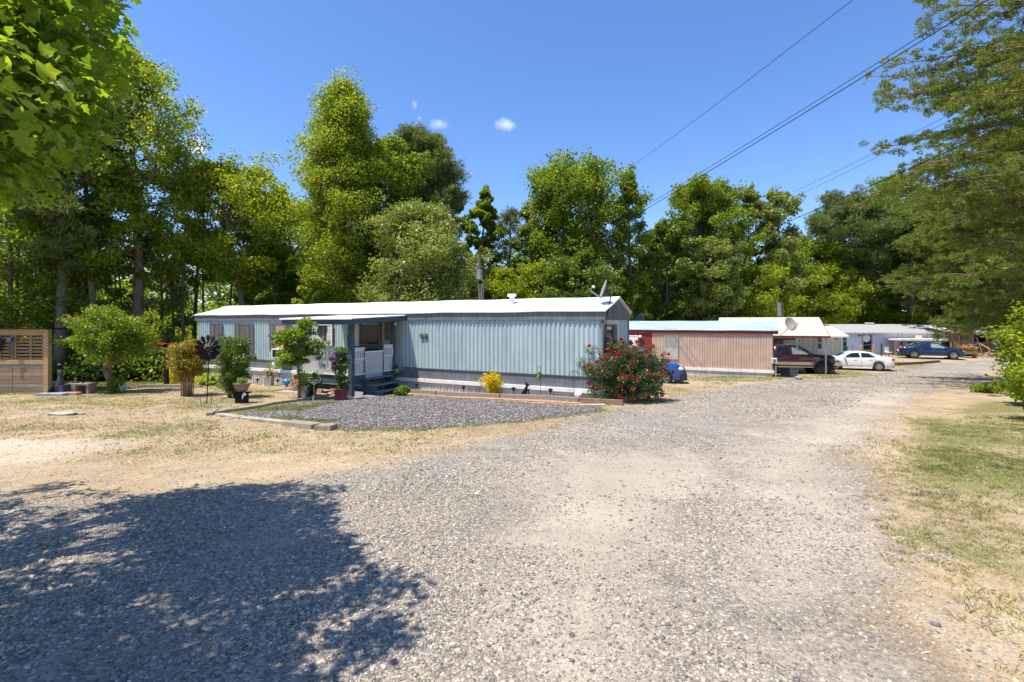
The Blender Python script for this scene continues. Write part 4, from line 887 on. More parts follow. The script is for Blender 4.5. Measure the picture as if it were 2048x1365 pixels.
# roof
b = MB(); ov = .13; nseg = 28
def roofz(y, x): return (EV+.02 if (y <= 0 or y >= WA) else RG)+.012*math.sin(x*1.7)+.006*math.sin(x*4.1+y)
vs = []; fs = []
for i in range(nseg+1):
    x = -ov+(LA+2*ov)*i/nseg
    for (y, z) in ((-ov, EV-.015), (-ov, EV+.02), (WA*.25, (EV+RG)/2+.01), (WA/2, RG), (WA*.75, (EV+RG)/2+.01), (WA+ov, EV+.02), (WA+ov, EV-.015), (WA*.75, (EV+RG)/2-.04), (WA/2, RG-.05), (WA*.25, (EV+RG)/2-.04)): vs.append((x, y, z+.010*math.sin(x*1.7+y)+.004*math.sin(x*5)))
for i in range(nseg):
    for k in range(10): fs.append((i*10+k, i*10+10+k, i*10+10+(k+1) % 10, i*10+(k+1) % 10))
fs += [f for e_ in (0, nseg*10) for f in ((e_, e_+1, e_+2, e_+9), (e_+9, e_+2, e_+3, e_+8), (e_+8, e_+3, e_+4, e_+7), (e_+7, e_+4, e_+5, e_+6))]
b.add(vs, fs); FA.part(b, 'roof', 'roof_white', ra)
# gable end facing the road
b = MB(); b.prism([(-.08, Zt), (WA+.08, Zt), (WA+.08, EV), (WA/2, RG-.03), (-.08, EV)], LA-.02, LA+.03, 'x')
for i in range(18): y = -.05+i*.195; zt = EV+(RG-EV)*(1-abs(y-WA/2)/(WA/2+.08))-.03; b.box(LA+.03, LA+.04, y, y+.012, Zt, zt)
FA.part(b, 'gable', 'grey_band', ra)
b = MB(); b.box(LA-.03, LA+.035, -.045, .10, -1.7, Zt-.003); FA.part(b, 'corner_post', 'shutter', ra)
b = MB(); b.box(LA-.03, LA+.035, WA-.10, WA+.045, -1.7, Zt-.003); FA.part(b, 'corner_post', 'shutter', ra)
b = MB().box(LA-.02, LA, .1, WA-1.35, -.3, Zt); FA.part(b, 'end_panel', 'cream', ra)
b = MB(); corr_x(b, WA-1.35, WA-.1, -.3, Zt, LA-.01, .165, .03); FA.part(b, 'end_siding', 'blue_wall', ra)
w = MB().box(LA, LA+.05, .25, .33, -.1, 1.68); w.box(LA, LA+.05, 1.15, 1.23, -.1, 1.68); w.box(LA, LA+.05, .33, 1.15, 1.6, 1.68); w.box(LA, LA+.05, .33, 1.15, .72, .78); w.box(LA, LA+.04, 1.34, 1.66, -.1, 1.68)
w = FA.part(w, 'end_window', 'shutter', ra); MB().box(LA, LA+.012, .33, 1.15, -.1, 1.6).build('pane', M['glass'], w); MB().box(LA+.014, LA+.02, .42, 1.1, -.1, 1.25).build('curtain', M['curtain'], w)
# windows on the long side
for (s0, w0, w1, s1, t0, t1, gl_) in ((423.8, 430.5, 439.5, 447.4, 649, 688, None), (473, 480.5, 500, 509.3, 649.5, 707, None), (542.8, 552, 575, 585, 650, 702, 'curtain')):
    a0, a1, a2, a3 = FA.u(s0), FA.u(w0), FA.u(w1), FA.u(s1); um = (a1+a2)/2
    window(FA, ra, a1+.05, a2-.05, FA.z(t1, um), FA.z(t0, um), -.045, shut=[(a0, a1-.01), (a2+.01, a3)], blind=('dim_blind', 0) if gl_ is None else ('curtain', 0))
a1, a2 = FA.u(634), FA.u(665.5); window(FA, ra, a1, a2, FA.z(688, a1), FA.z(651, a1), -.045, frame='white_clean', shut=[(a2+.06, FA.u(669.5))], blind=('blind', 0))
a1, a2 = FA.u(560), FA.u(568)
# front door behind the porch gate
a1, a2 = FA.u(721), FA.u(764); dz = -.12
f = MB().box(a1, a1+.09, -.09, 0, dz, 1.80); f.box(a2-.09, a2, -.09, 0, dz, 1.80); f.box(a1+.09, a2-.09, -.09, 0, 1.70, 1.80); f.box(a1+.09, a2-.09, -.08, 0, .80, .86)
w = FA.part(f, 'front_door', 'shutter', ra); MB().box(a1+.09, a2-.09, -.062, -.054, dz, 1.70).build('pane', M['glass'], w)
MB().box(a1+.10, a2-.10, -.068, -.064, .95, 1.66).build('painted_reflection', pm('lace_or_reflection', (.04,.032,.03), .25, var=.6, scale=25), w)  # dark mottled sheet, the reflection in the door glass put in as colour
MB().box(a2-.075, a2-.03, -.13, -.07, .68, .80).build('handle', M['steel'], w)
b = MB().box(FA.u(705), FA.u(719.5), -.06, 0, Zb0, Zt-.01); FA.part(b, 'entry_panel', 'cream', ra)
b = MB(); 
for i in range(12): b.box(FA.u(765.5)+.01+i*.085, FA.u(765.5)+.085+i*.085, -.056, 0, dz, Zt-.01)
FA.part(b, 'entry_panel', pm('sage_panel', (.35,.42,.36), .6, var=.1), ra)
# roof vent + small lumps
vx = FA.u(992)+.1
b = MB().box(vx-.42, vx+.35, .75, 1.25, EV+.2, EV+.26); b.lathe([(.10,0),(.10,.42),(.09,.42)], 12, (vx, 1.05, EV+.24)); b.lathe([(.03,0),(.17,.02),(.17,.07),(.15,.11),(.02,.12)], 14, (vx, 1.05, EV+.58))
o = FA.part(b, 'roof_vent', 'white_clean', ra)
p = at(853, 672, FA.Y(FA.u(849)))
# name plaque on the wall
pu0, pu1 = FA.u(842), FA.u(856.5); pz1, pz0 = FA.z(667.5, pu0), FA.z(677, pu0)
b = MB().prism([(pu0,pz1),(pu1,pz1),(pu1,pz0+.06),(pu1-.06,pz0-.01),(pu1-.12,pz0+.05),(pu0+.14,pz0+.05),(pu0+.08,pz0-.01),(pu0,pz0+.06)], -.085, -.055)
pq = FA.part(b, 'wall_plaque', 'dark_iron', ra); b = MB()
for i, (q0, q1, zz) in enumerate(((.03,.12,.16),(.03,.13,.12),(.15,.30,.155),(.15,.32,.11),(.06,.14,.075),(.17,.30,.075))): b.box(pu0+q0, pu0+q1, -.090, -.085, pz0+zz, pz0+zz+.018)
b.build('plaque_lettering', pm('plaque_grey', (.35,.33,.34), .6), pq)
# electrical boxes / utility bits
mu = FA.u(550.5); b = MB().box(mu-.10, mu+.12, -.10, -.01, -.36, -.08); b.box(mu-.07, mu+.02, -.12, -.10, -.3, -.15); FA.part(b, 'meter_box', 'white_clean', ra)
b = MB().lathe([(.02,0),(.07,.02),(.09,.10),(.05,.16)], 10, (FA.u(794), -.17, 1.62)); FA.part(b, 'wall_lamp', 'white_clean', ra)
b = MB().box(FA.u(771.5), FA.u(780.5), -.085, -.058, 1.05, 1.72); FA.part(b, 'wall_art', pm('rusty_art', (.10,.04,.03), .7, col2=(.25,.2,.15), scale=14), ra)
# ---------------------------------------------------------------- porch
rp_ = FA.root('porch', 'slate blue wooden porch with white lattice railing and flat metal roof', 'porch')
uR = FA.u(795); TD = 2.42; uL = FA.u(607, TD); DZ = -.10
uRr = FA.u(816); TR = 2.95; uLr = FA.u(558, TR)
P_ = lambda mb, name, mat, par=None: FA.part(mb, name, mat, par or rp_)
b = MB()
for i in range(int((uR-uL)/.14)): b.box(uL+i*.14, uL+i*.14+.132, -TD, -.13, DZ-.04, DZ)
P_(b, 'deck', 'porch_blue')
b = MB().box(uL, uR, -TD-.04, -TD, DZ-.34, DZ-.045); b.box(uR, uR+.04, -TD-.04, -.13, DZ-.34, DZ-.045); b.box(uL-.04, uL, -TD-.04, -.13, DZ-.34, DZ-.045)
b.box(uL+.3, uR, -TD+.3, -TD+.34, DZ-.62, DZ-.42); P_(b, 'deck_frame', 'porch_blue')
ns_ = 34; vs = []; fs = []      # ribbed metal roof
for i in range(ns_*3+1):
    x = uLr+(uRr-uLr)*i/(ns_*3); zz = .018 if i % 3 == 1 else 0
    for (y, z) in ((-TR, 1.875), (-.06, 2.02)): vs += [(x, y, z+zz), (x, y, z+zz-.035)]
for i in range(ns_*3):
    a = i*4; fs += [(a, a+4, a+6, a+2), (a+1, a+3, a+7, a+5), (a, a+1, a+5, a+4), (a+2, a+6, a+7, a+3)]
b = MB().add(vs, fs); P_(b, 'porch_roof', 'roof_white')
b = MB().box(uLr+.05, uRr-.04, -TR+.08, -TR+.14, 1.67, 1.835); 
b.bar((uRr-.05, -TR+.08, 1.76), (uRr-.05, -.08, 1.90), .06, .15); b.bar((uLr+.08, -TR+.14, 1.76), (uLr+.08, -.08, 1.90), .05, .15)
for i in range(6): x = uLr+.5+i*(uRr-uLr-.8)/5.; b.bar((x, -TR+.14, 1.77), (x, -.09, 1.91), .04, .12)
P_(b, 'roof_beam', 'porch_blue')
def post(u, t, z1, w=.13): b = MB().box(u-w/2, u+w/2, -t-w/2, -t+w/2, FA.g(u, t)-.1, z1); return P_(b, 'post', 'porch_blue')
uF = FA.u(703.5, TD+.08); post(uF, TD+.09, 1.70, .15); post(uR-.03, .25, 1.86, .13); post(uL-.02, TD, 1.70, .11)
def lattice(p0, p1, z0, z1, name='lattice_panel', frame=True):   # along local x or y
    b = MB(); a = Vector((p0[0], p0[1], 0)); c = Vector((p1[0], p1[1], 0)); d = (c-a).normalized(); L = (c-a).length; nn = Vector((d.y, -d.x, 0)); H = z1-z0
    for sgn in (1, -1):
        k = -H
        while k < L:
            s0, s1 = k, k+H; q0, q1 = 0, H
            if s0 < 0: q0 = -s0; s0 = 0
            if s1 > L: q1 = H-(s1-L); s1 = L
            if q1-q0 > .02:
                za, zb_ = (z0+q0, z0+q1) if sgn > 0 else (z1-q0, z1-q1)
                A = a+d*s0+Vector((0,0,za))+nn*(.006*sgn); B = a+d*s1+Vector((0,0,zb_))+nn*(.006*sgn)
                dd = (B-A).normalized(); w = nn.cross(dd)*.0145
                b.add([A-w, B-w, B+w, A+w, A-w+nn*.008, B-w+nn*.008, B+w+nn*.008, A+w+nn*.008], [(0,1,2,3),(7,6,5,4),(0,4,5,1),(3,2,6,7)])
            k += .096
    if frame:
        for zz in (z0, z1-.05): b.bar(a+Vector((0,0,zz+.025))+nn*.02, c+Vector((0,0,zz+.025))+nn*.02, .03, .05)
    return b
def rail(p0, p1, name='railing', z0=DZ-.02, zm=.47, zt=.83, nb=None):
    b = lattice(p0, p1, z0, zm); a = Vector((p0[0], p0[1], 0)); c = Vector((p1[0], p1[1], 0)); L = (c-a).length; nb = nb or max(2, int(L/.17))
    b.bar(a+Vector((0,0,zt)), c+Vector((0,0,zt)), .11, .04); b.bar(a+Vector((0,0,zt-.06)), c+Vector((0,0,zt-.06)), .035, .08)
    for i in range(nb+1): q = a.lerp(c, i/nb); b.bar(q+Vector((0,0,zm)), q+Vector((0,0,zt-.10)), .05, .05)
    return P_(b, name, 'white_paint')
rail((uL, -TD-.05), (uF-.10, -TD-.05)); 
t1 = FA.t(727, uR); t2 = FA.t(765, uR)
rail((uR+.02, -TD+.06), (uR+.02, -t1), nb=4); rail((uR+.02, -t2+.02), (uR+.02, -.34), zt=.88, zm=.5, nb=4)
b = lattice((uR+.03, -t1+.03), (uR+.03, -t2-.03), DZ-.18, .70); P_(b, 'gate', 'white_paint')
b = MB().box(uR-.02, uR+.05, -t1-.02, -t1+.025, DZ-.3, .72); b.box(uR-.02, uR+.05, -t2-.03, -t2+.015, DZ-.3, .90); P_(b, 'gate_post', 'porch_blue')
b = MB().box(uL+.1, uR-.05, -.25, -.19, .70, .78); P_(b, 'back_rail', 'porch_blue')
# steps going down to the right
st = MB(); gz0 = FA.g(uR+.5, 1.5)
for i, (du, zz) in enumerate(((.0, DZ-.14), (.30, DZ-.36), (.60, DZ-.56))):
    tt0, tt1 = min(t1, 2.0)+.12, max(t2-.12, .45); st.box(uR+.045+du, uR+.045+du+.36, -tt0, -tt1, zz-.035, zz)
P_(st, 'step_tread', pm('worn_slate_paint', (.13,.16,.20), .7, var=.4, scale=5))
for tt in (tt0-.03, tt1+.03):
    st = MB(); st.prism([(uR+.05, DZ-.16), (uR+.05, gz0-.05), (uR+1.0, gz0-.05), (uR+1.0, DZ-.6), (uR+.70, DZ-.6), (uR+.68, DZ-.40), (uR+.38, DZ-.40), (uR+.35, DZ-.18)], -tt-.02, -tt+.02); P_(st, 'stringer', 'porch_blue')
def star(c, r, mat, name, par, n=8, th=.02):
    b = MB(); vs = []; 
    for i in range(2*n): rr = r*(1 if i % 4 == 0 else (.62 if i % 2 == 0 else .25)); a = math.pi*i/n+math.pi/2; vs.append((c[0]+rr*math.cos(a), c[1], c[2]+rr*math.sin(a)))
    vs += [(c[0], c[1]-th, c[2])]; b.add(vs, [(i, (i+1) % (2*n), 2*n) for i in range(2*n)]+[tuple(range(2*n))]); return b
su = FA.u(648, TD+.08)
o = star((su, -TD-.085, FA.z(730.5, su, TD+.1)), .16, None, 'star', None).build('star_ornament', M['dark_iron'], loc=(FA.O.x, FA.O.y, 0)); o.rotation_euler = (0, 0, FA.rz); tag(o, 'slate blue metal star hung on the porch lattice', 'ornament')
for px, py, lb in ((637, 714, 'left round brown nest basket hung on the porch railing'), (664, 716, 'right round brown nest basket hung beside the flower vine')):
    u = FA.u(px, TD+.1); b = MB(); tt = TD+.12; z = FA.z(py, u, tt)
    for r_i in range(3): b.lathe([(.10+.0*r_i, -.05), (.115, -.02), (.115, .02), (.10, .05), (.06, .05), (.05, 0), (.06, -.05)], 14, (0, 0, 0), 'y')
    o = b.build('hanging_basket', M['wood_grey'], loc=FA.w(u, tt, z), smooth=True); o.rotation_euler = (0, 0, FA.rz); tag(o, lb, 'basket', 'baskets on the porch railing')
# lantern and chime on the porch
o = MB().box(-.04,.04,-.04,.04,0,.16).lathe([(.05,.16),(.02,.22),(.01,.3)], 8).box(-.05,.05,-.05,.05,-.02,0).box(-.03,.03,-.03,.03,-.30,-.02).build('lantern', M['black'], loc=FA.w(FA.u(698, 2.3), 2.3, FA.z(680, FA.u(698, 2.3), 2.3))); tag(o, 'small black lantern hung inside the front porch post', 'lantern')
cu = FA.u(646, 2.6); c0 = FA.w(cu, 2.6, 1.62); b = MB().lathe([(.05,-.02),(.05,.0)], 10, (0,0,-.35))
for k in range(5): a = k*1.257; b.tube([(.035*math.cos(a), .035*math.sin(a), -.36), (.035*math.cos(a), .035*math.sin(a), -.82-.04*k)], .008, 6)
b.tube([(0,0,0),(0,0,-.35)], .003, 4); b.tube([(0,0,-.36),(0,0,-1.0)], .003, 4); b.lathe([(.035,0),(.035,.01)], 10, (0,0,-1.02)); o = b.build('wind_chime', M['white_clean'], loc=c0); tag(o, 'pale wind chime hanging from the porch roof', 'wind chime')
# dark banner / bunting hanging behind the sapling
bu = FA.u(634, 2.3); b = MB(); vs = []
for i in range(9):
    for j in range(4): vs.append((j*.12+.02*math.sin(i), .03*math.sin(j*2.2+i*.5), -.35*i/8*(1+.35*j)))
b.add(vs, [(i*4+j, i*4+j+1, i*4+j+5, i*4+j+4) for i in range(8) for j in range(3)]); o = b.build('cloth_banner', pm('navy_stripe_cloth', (.03,.035,.05), .9, col2=(.35,.35,.38), scale=3, stretch=(12,1,1)), loc=FA.w(bu, 2.3, 1.64)); tag(o, 'dark striped cloth draped under the porch roof', 'banner')
# bricks under deck
for k, (du, n) in enumerate(((.25, 3), (1.35, 4))):
    b = MB()
    for r_i in range(2+k):
        for i in range(n): b.box(uL+du+i*.225+.01*r_i, uL+du+i*.225+.215+.01*r_i, -TD+.0, -TD+.1, FA.g(uL+1, TD)+.0+r_i*.085, FA.g(uL+1, TD)+.078+r_i*.085)
    o = b.build('brick_stack', M['brick'], loc=(FA.O.x, FA.O.y, 0)); o.rotation_euler = (0, 0, FA.rz); tag(o, ['short stack of red bricks under the porch, left', 'longer brick stack under the porch beside the purple pot'][k], 'bricks')
# ---------------------------------------------------------------- dish builder
def dish(loc, rz, tilt, label, r=.42, mast=None):
    e = empty('satellite_dish', loc, rz, label, 'satellite dish')
    b = MB(); n = 22; vs = []; fs = []
    for j in range(6):
        q = j/5
        for i in range(n): a = 2*math.pi*i/n; vs.append((r*.86*q*math.cos(a), -.11*r*2*(q*q)+.0, r*q*math.sin(a)))
    for j in range(5):
        for i in range(n): fs.append((j*n+i, j*n+(i+1) % n, (j+1)*n+(i+1) % n, (j+1)*n+i))
    m2 = len(vs); vs += [(v[0], v[1]+.012, v[2]) for v in vs]; fs += [tuple(k+m2 for k in f)[::-1] for f in fs]+[(5*n+i, 5*n+(i+1) % n, m2+5*n+(i+1) % n, m2+5*n+i) for i in range(n)]
    mt = Matrix.Rotation(-tilt, 4, 'X'); vs = [tuple(mt @ Vector(v)) for v in vs]; b.add(vs, fs); b.build('reflector', pm('dish_grey', (.33,.32,.31), .5, var=.08), e, smooth=True)
    b = MB(); tip = mt @ Vector((0, -r*1.35, -r*.55)); lo = mt @ Vector((0, .03, -r*.9)); b.bar(lo, tip, .035); b.bar(tip, tip+(mt @ Vector((0, .02, .13))), .03); b.build('feed_arm', M['steel'], e)
    b = MB().blob(tip+(mt @ Vector((0, .06, .16))), (.05, .06, .045), 3, 8, .05); b.build('receiver', M['white_clean'], e, smooth=True)
    b = MB(); bk = mt @ Vector((0, .08, -.05)); b.box(bk.x-.07, bk.x+.07, bk.y-.04, bk.y+.08, bk.z-.12, bk.z+.10); b.build('bracket', M['dark_iron'], e)
    b = MB(); b.tube([(bk.x, bk.y+.05, bk.z)]+[Vector(m) for m in mast], .022, 8); b.build('mast', M['dark_iron'], e); return e
pd = at(1222, 587, FA.Y(LA)+1.2)
fu = Vector((FA.w(LA-.15, -.75, 0).x, FA.w(LA-.15, -.75, 0).y, 2.72))
dish(fu+Vector((0,0,.10)), R(-93), R(20), 'grey dish seen edge on at the ridge end of the blue trailer', .33, [(.05,.22,-.10),(0,.15,-.45)])
b = MB(); c = fu; pts = [FA.w(LA+.05, -.6, 2.3), FA.w(LA+.09, -.35, 2.12), FA.w(LA+.10, -.15, 1.98), FA.w(LA+.10, -.02, 1.7), FA.w(LA+.07, .06, 1.2), FA.w(LA+.06, .06, -.3)]
b.tube(pts, .012, 5); b.tube([FA.w(LA+.03, -.75, 2.45), FA.w(LA+.06, -.4, 2.2), FA.w(LA+.08, -.1, 2.2), FA.w(LA+.1, -.2, 2.0), FA.w(LA+.06, -.5, 2.25)], .012, 5); o = b.build('coiled_cable', M['black']); tag(o, 'loose black cable coiled at the trailer gable corner', 'cable')
# air conditioner in third window
au = FA.u(555, .3); b = MB().box(-.02, .62, -.42, .0, 0, .42); e = empty('air_conditioner', FA.w(FA.u(547, .35), .02, FA.z(716, FA.u(547, .3), .3)), FA.rz, 'white window air conditioner propped under the third window', 'air conditioner')
b.build('casing', M['white_paint'], e); b = MB().box(.05, .36, -.43, -.421, .05, .37); b.build('rear_coil', M['black'], e); b = MB()
for i in range(4): b.box(.40, .58, -.428, -.421, .08+i*.07, .12+i*.07)
b.build('louvre', M['shutter'], e); b = MB().bar((.12,-.36,-.0), (.28,.02,-.34), .045).bar((.42,-.36,0), (.56,.02,-.34), .045).bar((.1,-.36,-.02), (.6,-.36,-.02), .05); b.build('support_bracket', M['wood_grey'], e)
# ---------------------------------------------------------------- pink trailer
FB = Frame((15.95-.893*15.2, 29.6+.449*15.2), R(-26.7), -1.75); LB = 15.2; WB = 3.4
rb_ = FB.root('mobile_home', 'pink ribbed mobile home with maroon fascia and blue white roof', 'mobile home')
e0 = 1.25; rgb_ = 1.84; wt = 1.02; wb = -1.20
uS = FB.u(1304)
FB.part(MB().box(.02, LB-.02, .012, WB-.01, -2.4, wt+.1), 'wall', 'pink_wall', rb_)
FB.part(corr(MB(), uS, LB, wb, wt, 0, .155, .028), 'pink_siding', 'pink_wall', rb_)
FB.part(corr(MB(), 0, uS, wb, wt, -.003, .155, .028), 'red_siding', 'red_wall', rb_)
FB.part(corr_x(MB(), 0, WB, wb, wt, LB-.01, .155, .028), 'end_siding', 'pink_wall', rb_)
FB.part(MB().box(-.05, LB+.03, -.09, .0, wb-.17, wb).box(LB, LB+.09, -.09, WB, wb-.17, wb-.002), 'white_ledge', 'white_paint', rb_)
FB.part(corr(MB(), 0, LB, -2.4, wb-.17, -.01, .15, .02).box(0, LB+.01, -.008, WB, -2.4, wb-.17), 'skirting', 'skirt', rb_)
FB.part(MB().box(-.2, LB+.30, -.10, -.03, wt, e0-.02).box(LB+.24, LB+.30, -.03, WB+.1, wt, e0-.02), 'fascia', 'maroon', rb_)
FB.part(MB().prism([(-.02, e0-.02), (WB+.02, e0-.02), (WB/2, rgb_-.04)], LB+.20, LB+.24, 'x'), 'gable', 'maroon', rb_)
vs = []; fs = []; nn_ = 24
for i in range(nn_+1):
    x = -.2+(LB+.55)*i/nn_
    for (y, z) in ((-.14, e0-.03), (-.14, e0+.01), (WB/2, rgb_), (WB+.14, e0+.01), (WB+.14, e0-.03), (WB/2, rgb_-.05)): vs.append((x, y, z+.008*math.sin(x*2+y)))
for i in range(nn_):
    for k in range(6): fs.append((i*6+k, i*6+6+k, i*6+6+(k+1) % 6, i*6+(k+1) % 6))
fs += [f for e_ in (0, nn_*6) for f in ((e_, e_+1, e_+2, e_+5), (e_+5, e_+2, e_+3, e_+4))]
FB.part(MB().add(vs, fs), 'roof', 'roof_blue', rb_)
a1, a2 = FB.u(1331), FB.u(1355.5); w = window(FB, rb_, a1, a2, FB.z(717, a1), FB.z(673, a1), -.045, frame='trim_tan', glass='blind')
MB().box(a1+.02, a2-.02, -.080, -.070, FB.z(715, a1), FB.z(695, a1)).build('lace_or_reflection', pm('lace', (.55,.53,.50), .8, col2=(.3,.29,.28), scale=6), w)
MB().box(a1+.02, a2-.02, -.080, -.070, FB.z(693, a1), FB.z(674, a1)).build('blind', pm('grey_blind', (.30,.31,.32), .6, var=.1), w)
a1, a2 = FB.u(1253), FB.u(1276); f = MB().box(a1, a1+.06, -.07, 0, wb+.1, .86); f.box(a2-.06, a2, -.07, 0, wb+.1, .86); f.box(a1+.06, a2-.06, -.07, 0, .80, .86)
w = FB.part(f, 'door', 'white_clean', rb_); MB().box(a1+.06, a2-.06, -.054, 0, wb+.1, .80).build('door_leaf', M['white_paint'], w); cx = FB.u(1261.5); MB().prism([(cx-.2, .33), (cx, .08), (cx+.2, .33), (cx, .58)], -.065, -.055).build('diamond_window', M['glass'], w)
b = MB().lathe([(.02,0),(.11,.02),(.13,.12),(.05,.18)], 10, (FB.u(1281), -.16, .68)); FB.part(b, 'porch_lamp', 'white_clean', rb_)
p = FB.w(FB.u(1288), .10, 0); b = MB()
for k in range(9): b.blob((.05*math.sin(k*1.8), 0, -.12*k), (.05, .04, .07), k, 6, .2)
o = b.build('ribbon_garland', pm('dark_red_ribbon', (.10,.012,.015), .8, var=.4), loc=(p.x, p.y, .45)); tag(o, 'dark red ribbon garland hanging on the red wall', 'garland')
p = FB.w(LB+.35, .25, 0); e = empty('air_conditioner', (p.x-.22, p.y, -.72), FB.rz, 'small white air conditioner on the pink trailer end wall', 'air conditioner'); MB().box(-.2, .06, -.10, .4, 0, .28).build('casing', M['white_paint'], e); MB().box(-.16, .02, -.108, -.101, .04, .24).build('grille', M['shutter'], e)
b = MB().box(-.04, .04, -.04, .04, -1.35, 0).build('wood_prop', M['wood_grey'], e)
p = FB.w(LB+.15, -.6, 1.30)
dish(at(1579, 649, 30.0), R(12), R(22), 'grey oval dish on the right end of the pink trailer', .46, [(-.02,.15,-.35),(-.45,.25,-.68)])
# dark stepped block put in place of the shade beside the carport
p = FB.w(LB+.5, -.9, 0); g0 = gzf(p.x, p.y)
b = MB().box(0, .9, 0, .3, g0-.1, g0+.18).box(0, .9, .3, .6, g0-.1, g0+.36).box(0, .9, .6, 1.0, g0-.1, g0+.54); o = b.build('shade_block', M['dark_iron'], loc=(p.x, p.y, 0)); o.rotation_euler = (0, 0, FB.rz); tag(o, 'dark stepped block in place of the shade at the pink trailer end', 'dark block')
# ---------------------------------------------------------------- carport
FC = Frame((21.35-.893*7.2, 32.5+.449*7.2), R(-26.7), -1.85); LC = 7.2
rc = FC.root('carport', 'open carport with cream ribbed roof on thin grey posts', 'carport')
z0c, z1c, WC = .80, 2.15, 6.1; b = MB(); m = 22
for i in range(m):
    y0 = -.1+(WC+.2)*i/m; y1 = -.1+(WC+.2)*(i+1)/m; q0 = z0c+(z1c-z0c)*i/m; q1 = z0c+(z1c-z0c)*(i+1)/m
    b.add([(0, y0, q0+.03), (LC, y0, q0+.03), (LC, y1, q1), (0, y1, q1), (0, y0, q0-.03), (LC, y0, q0-.03), (LC, y1, q1-.04), (0, y1, q1-.04)], [(0,1,2,3), (7,6,5,4), (0,4,5,1), (1,5,6,2), (3,2,6,7), (3,7,4,0)])
FC.part(b, 'carport_roof', 'roof_cream', rc)
FC.part(MB().box(0, LC+.01, -.14, -.10, z0c-.10, z0c+.03).bar((LC+.02, -.1, z0c-.02), (LC+.02, WC+.1, z1c-.05), .04, .10), 'roof_edge', 'maroon', rc)
for (u, y, zt) in ((FC.u(1652), .1, .72), (FC.u(1594.5), .1, .72), (.4, .1, .72), (LC-.4, WC-.2, z1c-.12), (LC-3.2, WC-.2, z1c-.12), (.4, WC-.2, z1c-.12)):
    FC.part(MB().box(u-.04, u+.04, y-.04, y+.04, FC.g(u, -y)-.1, zt-.45).add([(u-.04,y-.04,zt-.45),(u+.04,y-.04,zt-.45),(u+.04,y+.04,zt-.45),(u-.04,y+.04,zt-.45),(u-.10,y-.04,zt+.02),(u+.12,y-.04,zt+.02),(u+.12,y+.04,zt+.02),(u-.10,y+.04,zt+.02)], [(0,1,5,4),(1,2,6,5),(2,3,7,6),(3,0,4,7)]), 'post', 'steel', rc)
# storage cabinet behind the truck
p = at(1572, 690, 37.0); b = MB().box(-1.6, .75, 0, .8, gzf(p.x, 37)-.1, .45); o = b.build('storage_shed', pm('olive_panel', (.20,.18,.13), .8, var=.2), loc=(p.x, 37, 0)); r__ = empty('storage_shed', (p.x, 37, gzf(p.x, 37)), 0, 'dull tan storage cabinet in the shade behind the truck', 'shed'); o.parent = r__; o.location = (0, 0, -gzf(p.x, 37)); o.name = 'cabinet'
MB().box(-1.66, .81, -.08, .86, .45-gzf(p.x,37), .50-gzf(p.x,37)).build('lid', M['dark_iron'], r__); MB().box(-.2, .72, -.02, -.001, .1, .40-gzf(p.x,37)).build('door', M['cream'], r__)
# ---------------------------------------------------------------- cream house behind carport
def axis_house(name, label, x0, x1, y0, dep, zg, ze, zr, wall, roof, ridge_shift=0, ov=.3, cat='house'):
    r = empty(name, (x0, y0, zg), 0, label, cat); L = x1-x0; q = lambda b, nm, mt: b.build(nm, M[mt] if isinstance(mt, str) else mt, r, loc=(0, 0, -zg))
    return r, L, q
rd, L_, q = axis_house('cream_house', 'cream ribbed house with white roof behind the carport', 15.5, 26.6, 39, 3.6, -1.9, .72, 1.38, 'cream', 'roof_white')
q(corr(MB(), 0, L_, -2.0, .72, 0, .23, .03, .5).box(.02, L_-.02, .01, 3.5, -2.0, .7), 'wall', pm('cream_siding', (.68,.63,.52), .6, var=.06))
q(MB().box(L_-.08, L_+.04, -.06, .08, -2.0, .72), 'corner_trim', 'white_clean')
q(MB().add([(-.2,-.35,.66),(L_+.35,-.35,.66),(L_+.35,1.8,1.42),(-.2,1.8,1.42),(-.2,-.35,.54),(L_+.35,-.35,.54),(L_+.35,1.8,1.30),(-.2,1.8,1.30),(-.2,3.9,.66),(L_+.35,3.9,.66),(-.2,3.9,.54),(L_+.35,3.9,.54)], [(0,1,2,3),(3,2,9,8),(0,4,5,1),(1,5,6,2),(7,6,5,4),(2,6,11,9),(8,9,11,10),(0,3,7,4),(3,8,10,7),(6,7,10,11)]), 'roof', 'roof_white')
class FX:
    def part(s, mb, name, mat, parent): return mb.build(name, M[mat] if isinstance(mat, str) else mat, parent, loc=(0, 0, -s.zb))
fx = FX(); fx.zb = -1.9; xw = lambda px, Y, x0: (px-1024)/FPX*Y-x0
window(fx, rd, xw(1633.5, 39, 15.5), xw(1642, 39, 15.5), -.43, .60, -.045, frame='white_clean')
q(MB().lathe([(.04,-.02),(.10,0),(.10,.03),(.04,.05)], 12, (xw(1672,39,15.5), -.08, .42), 'z'), 'wall_lamp', 'black')
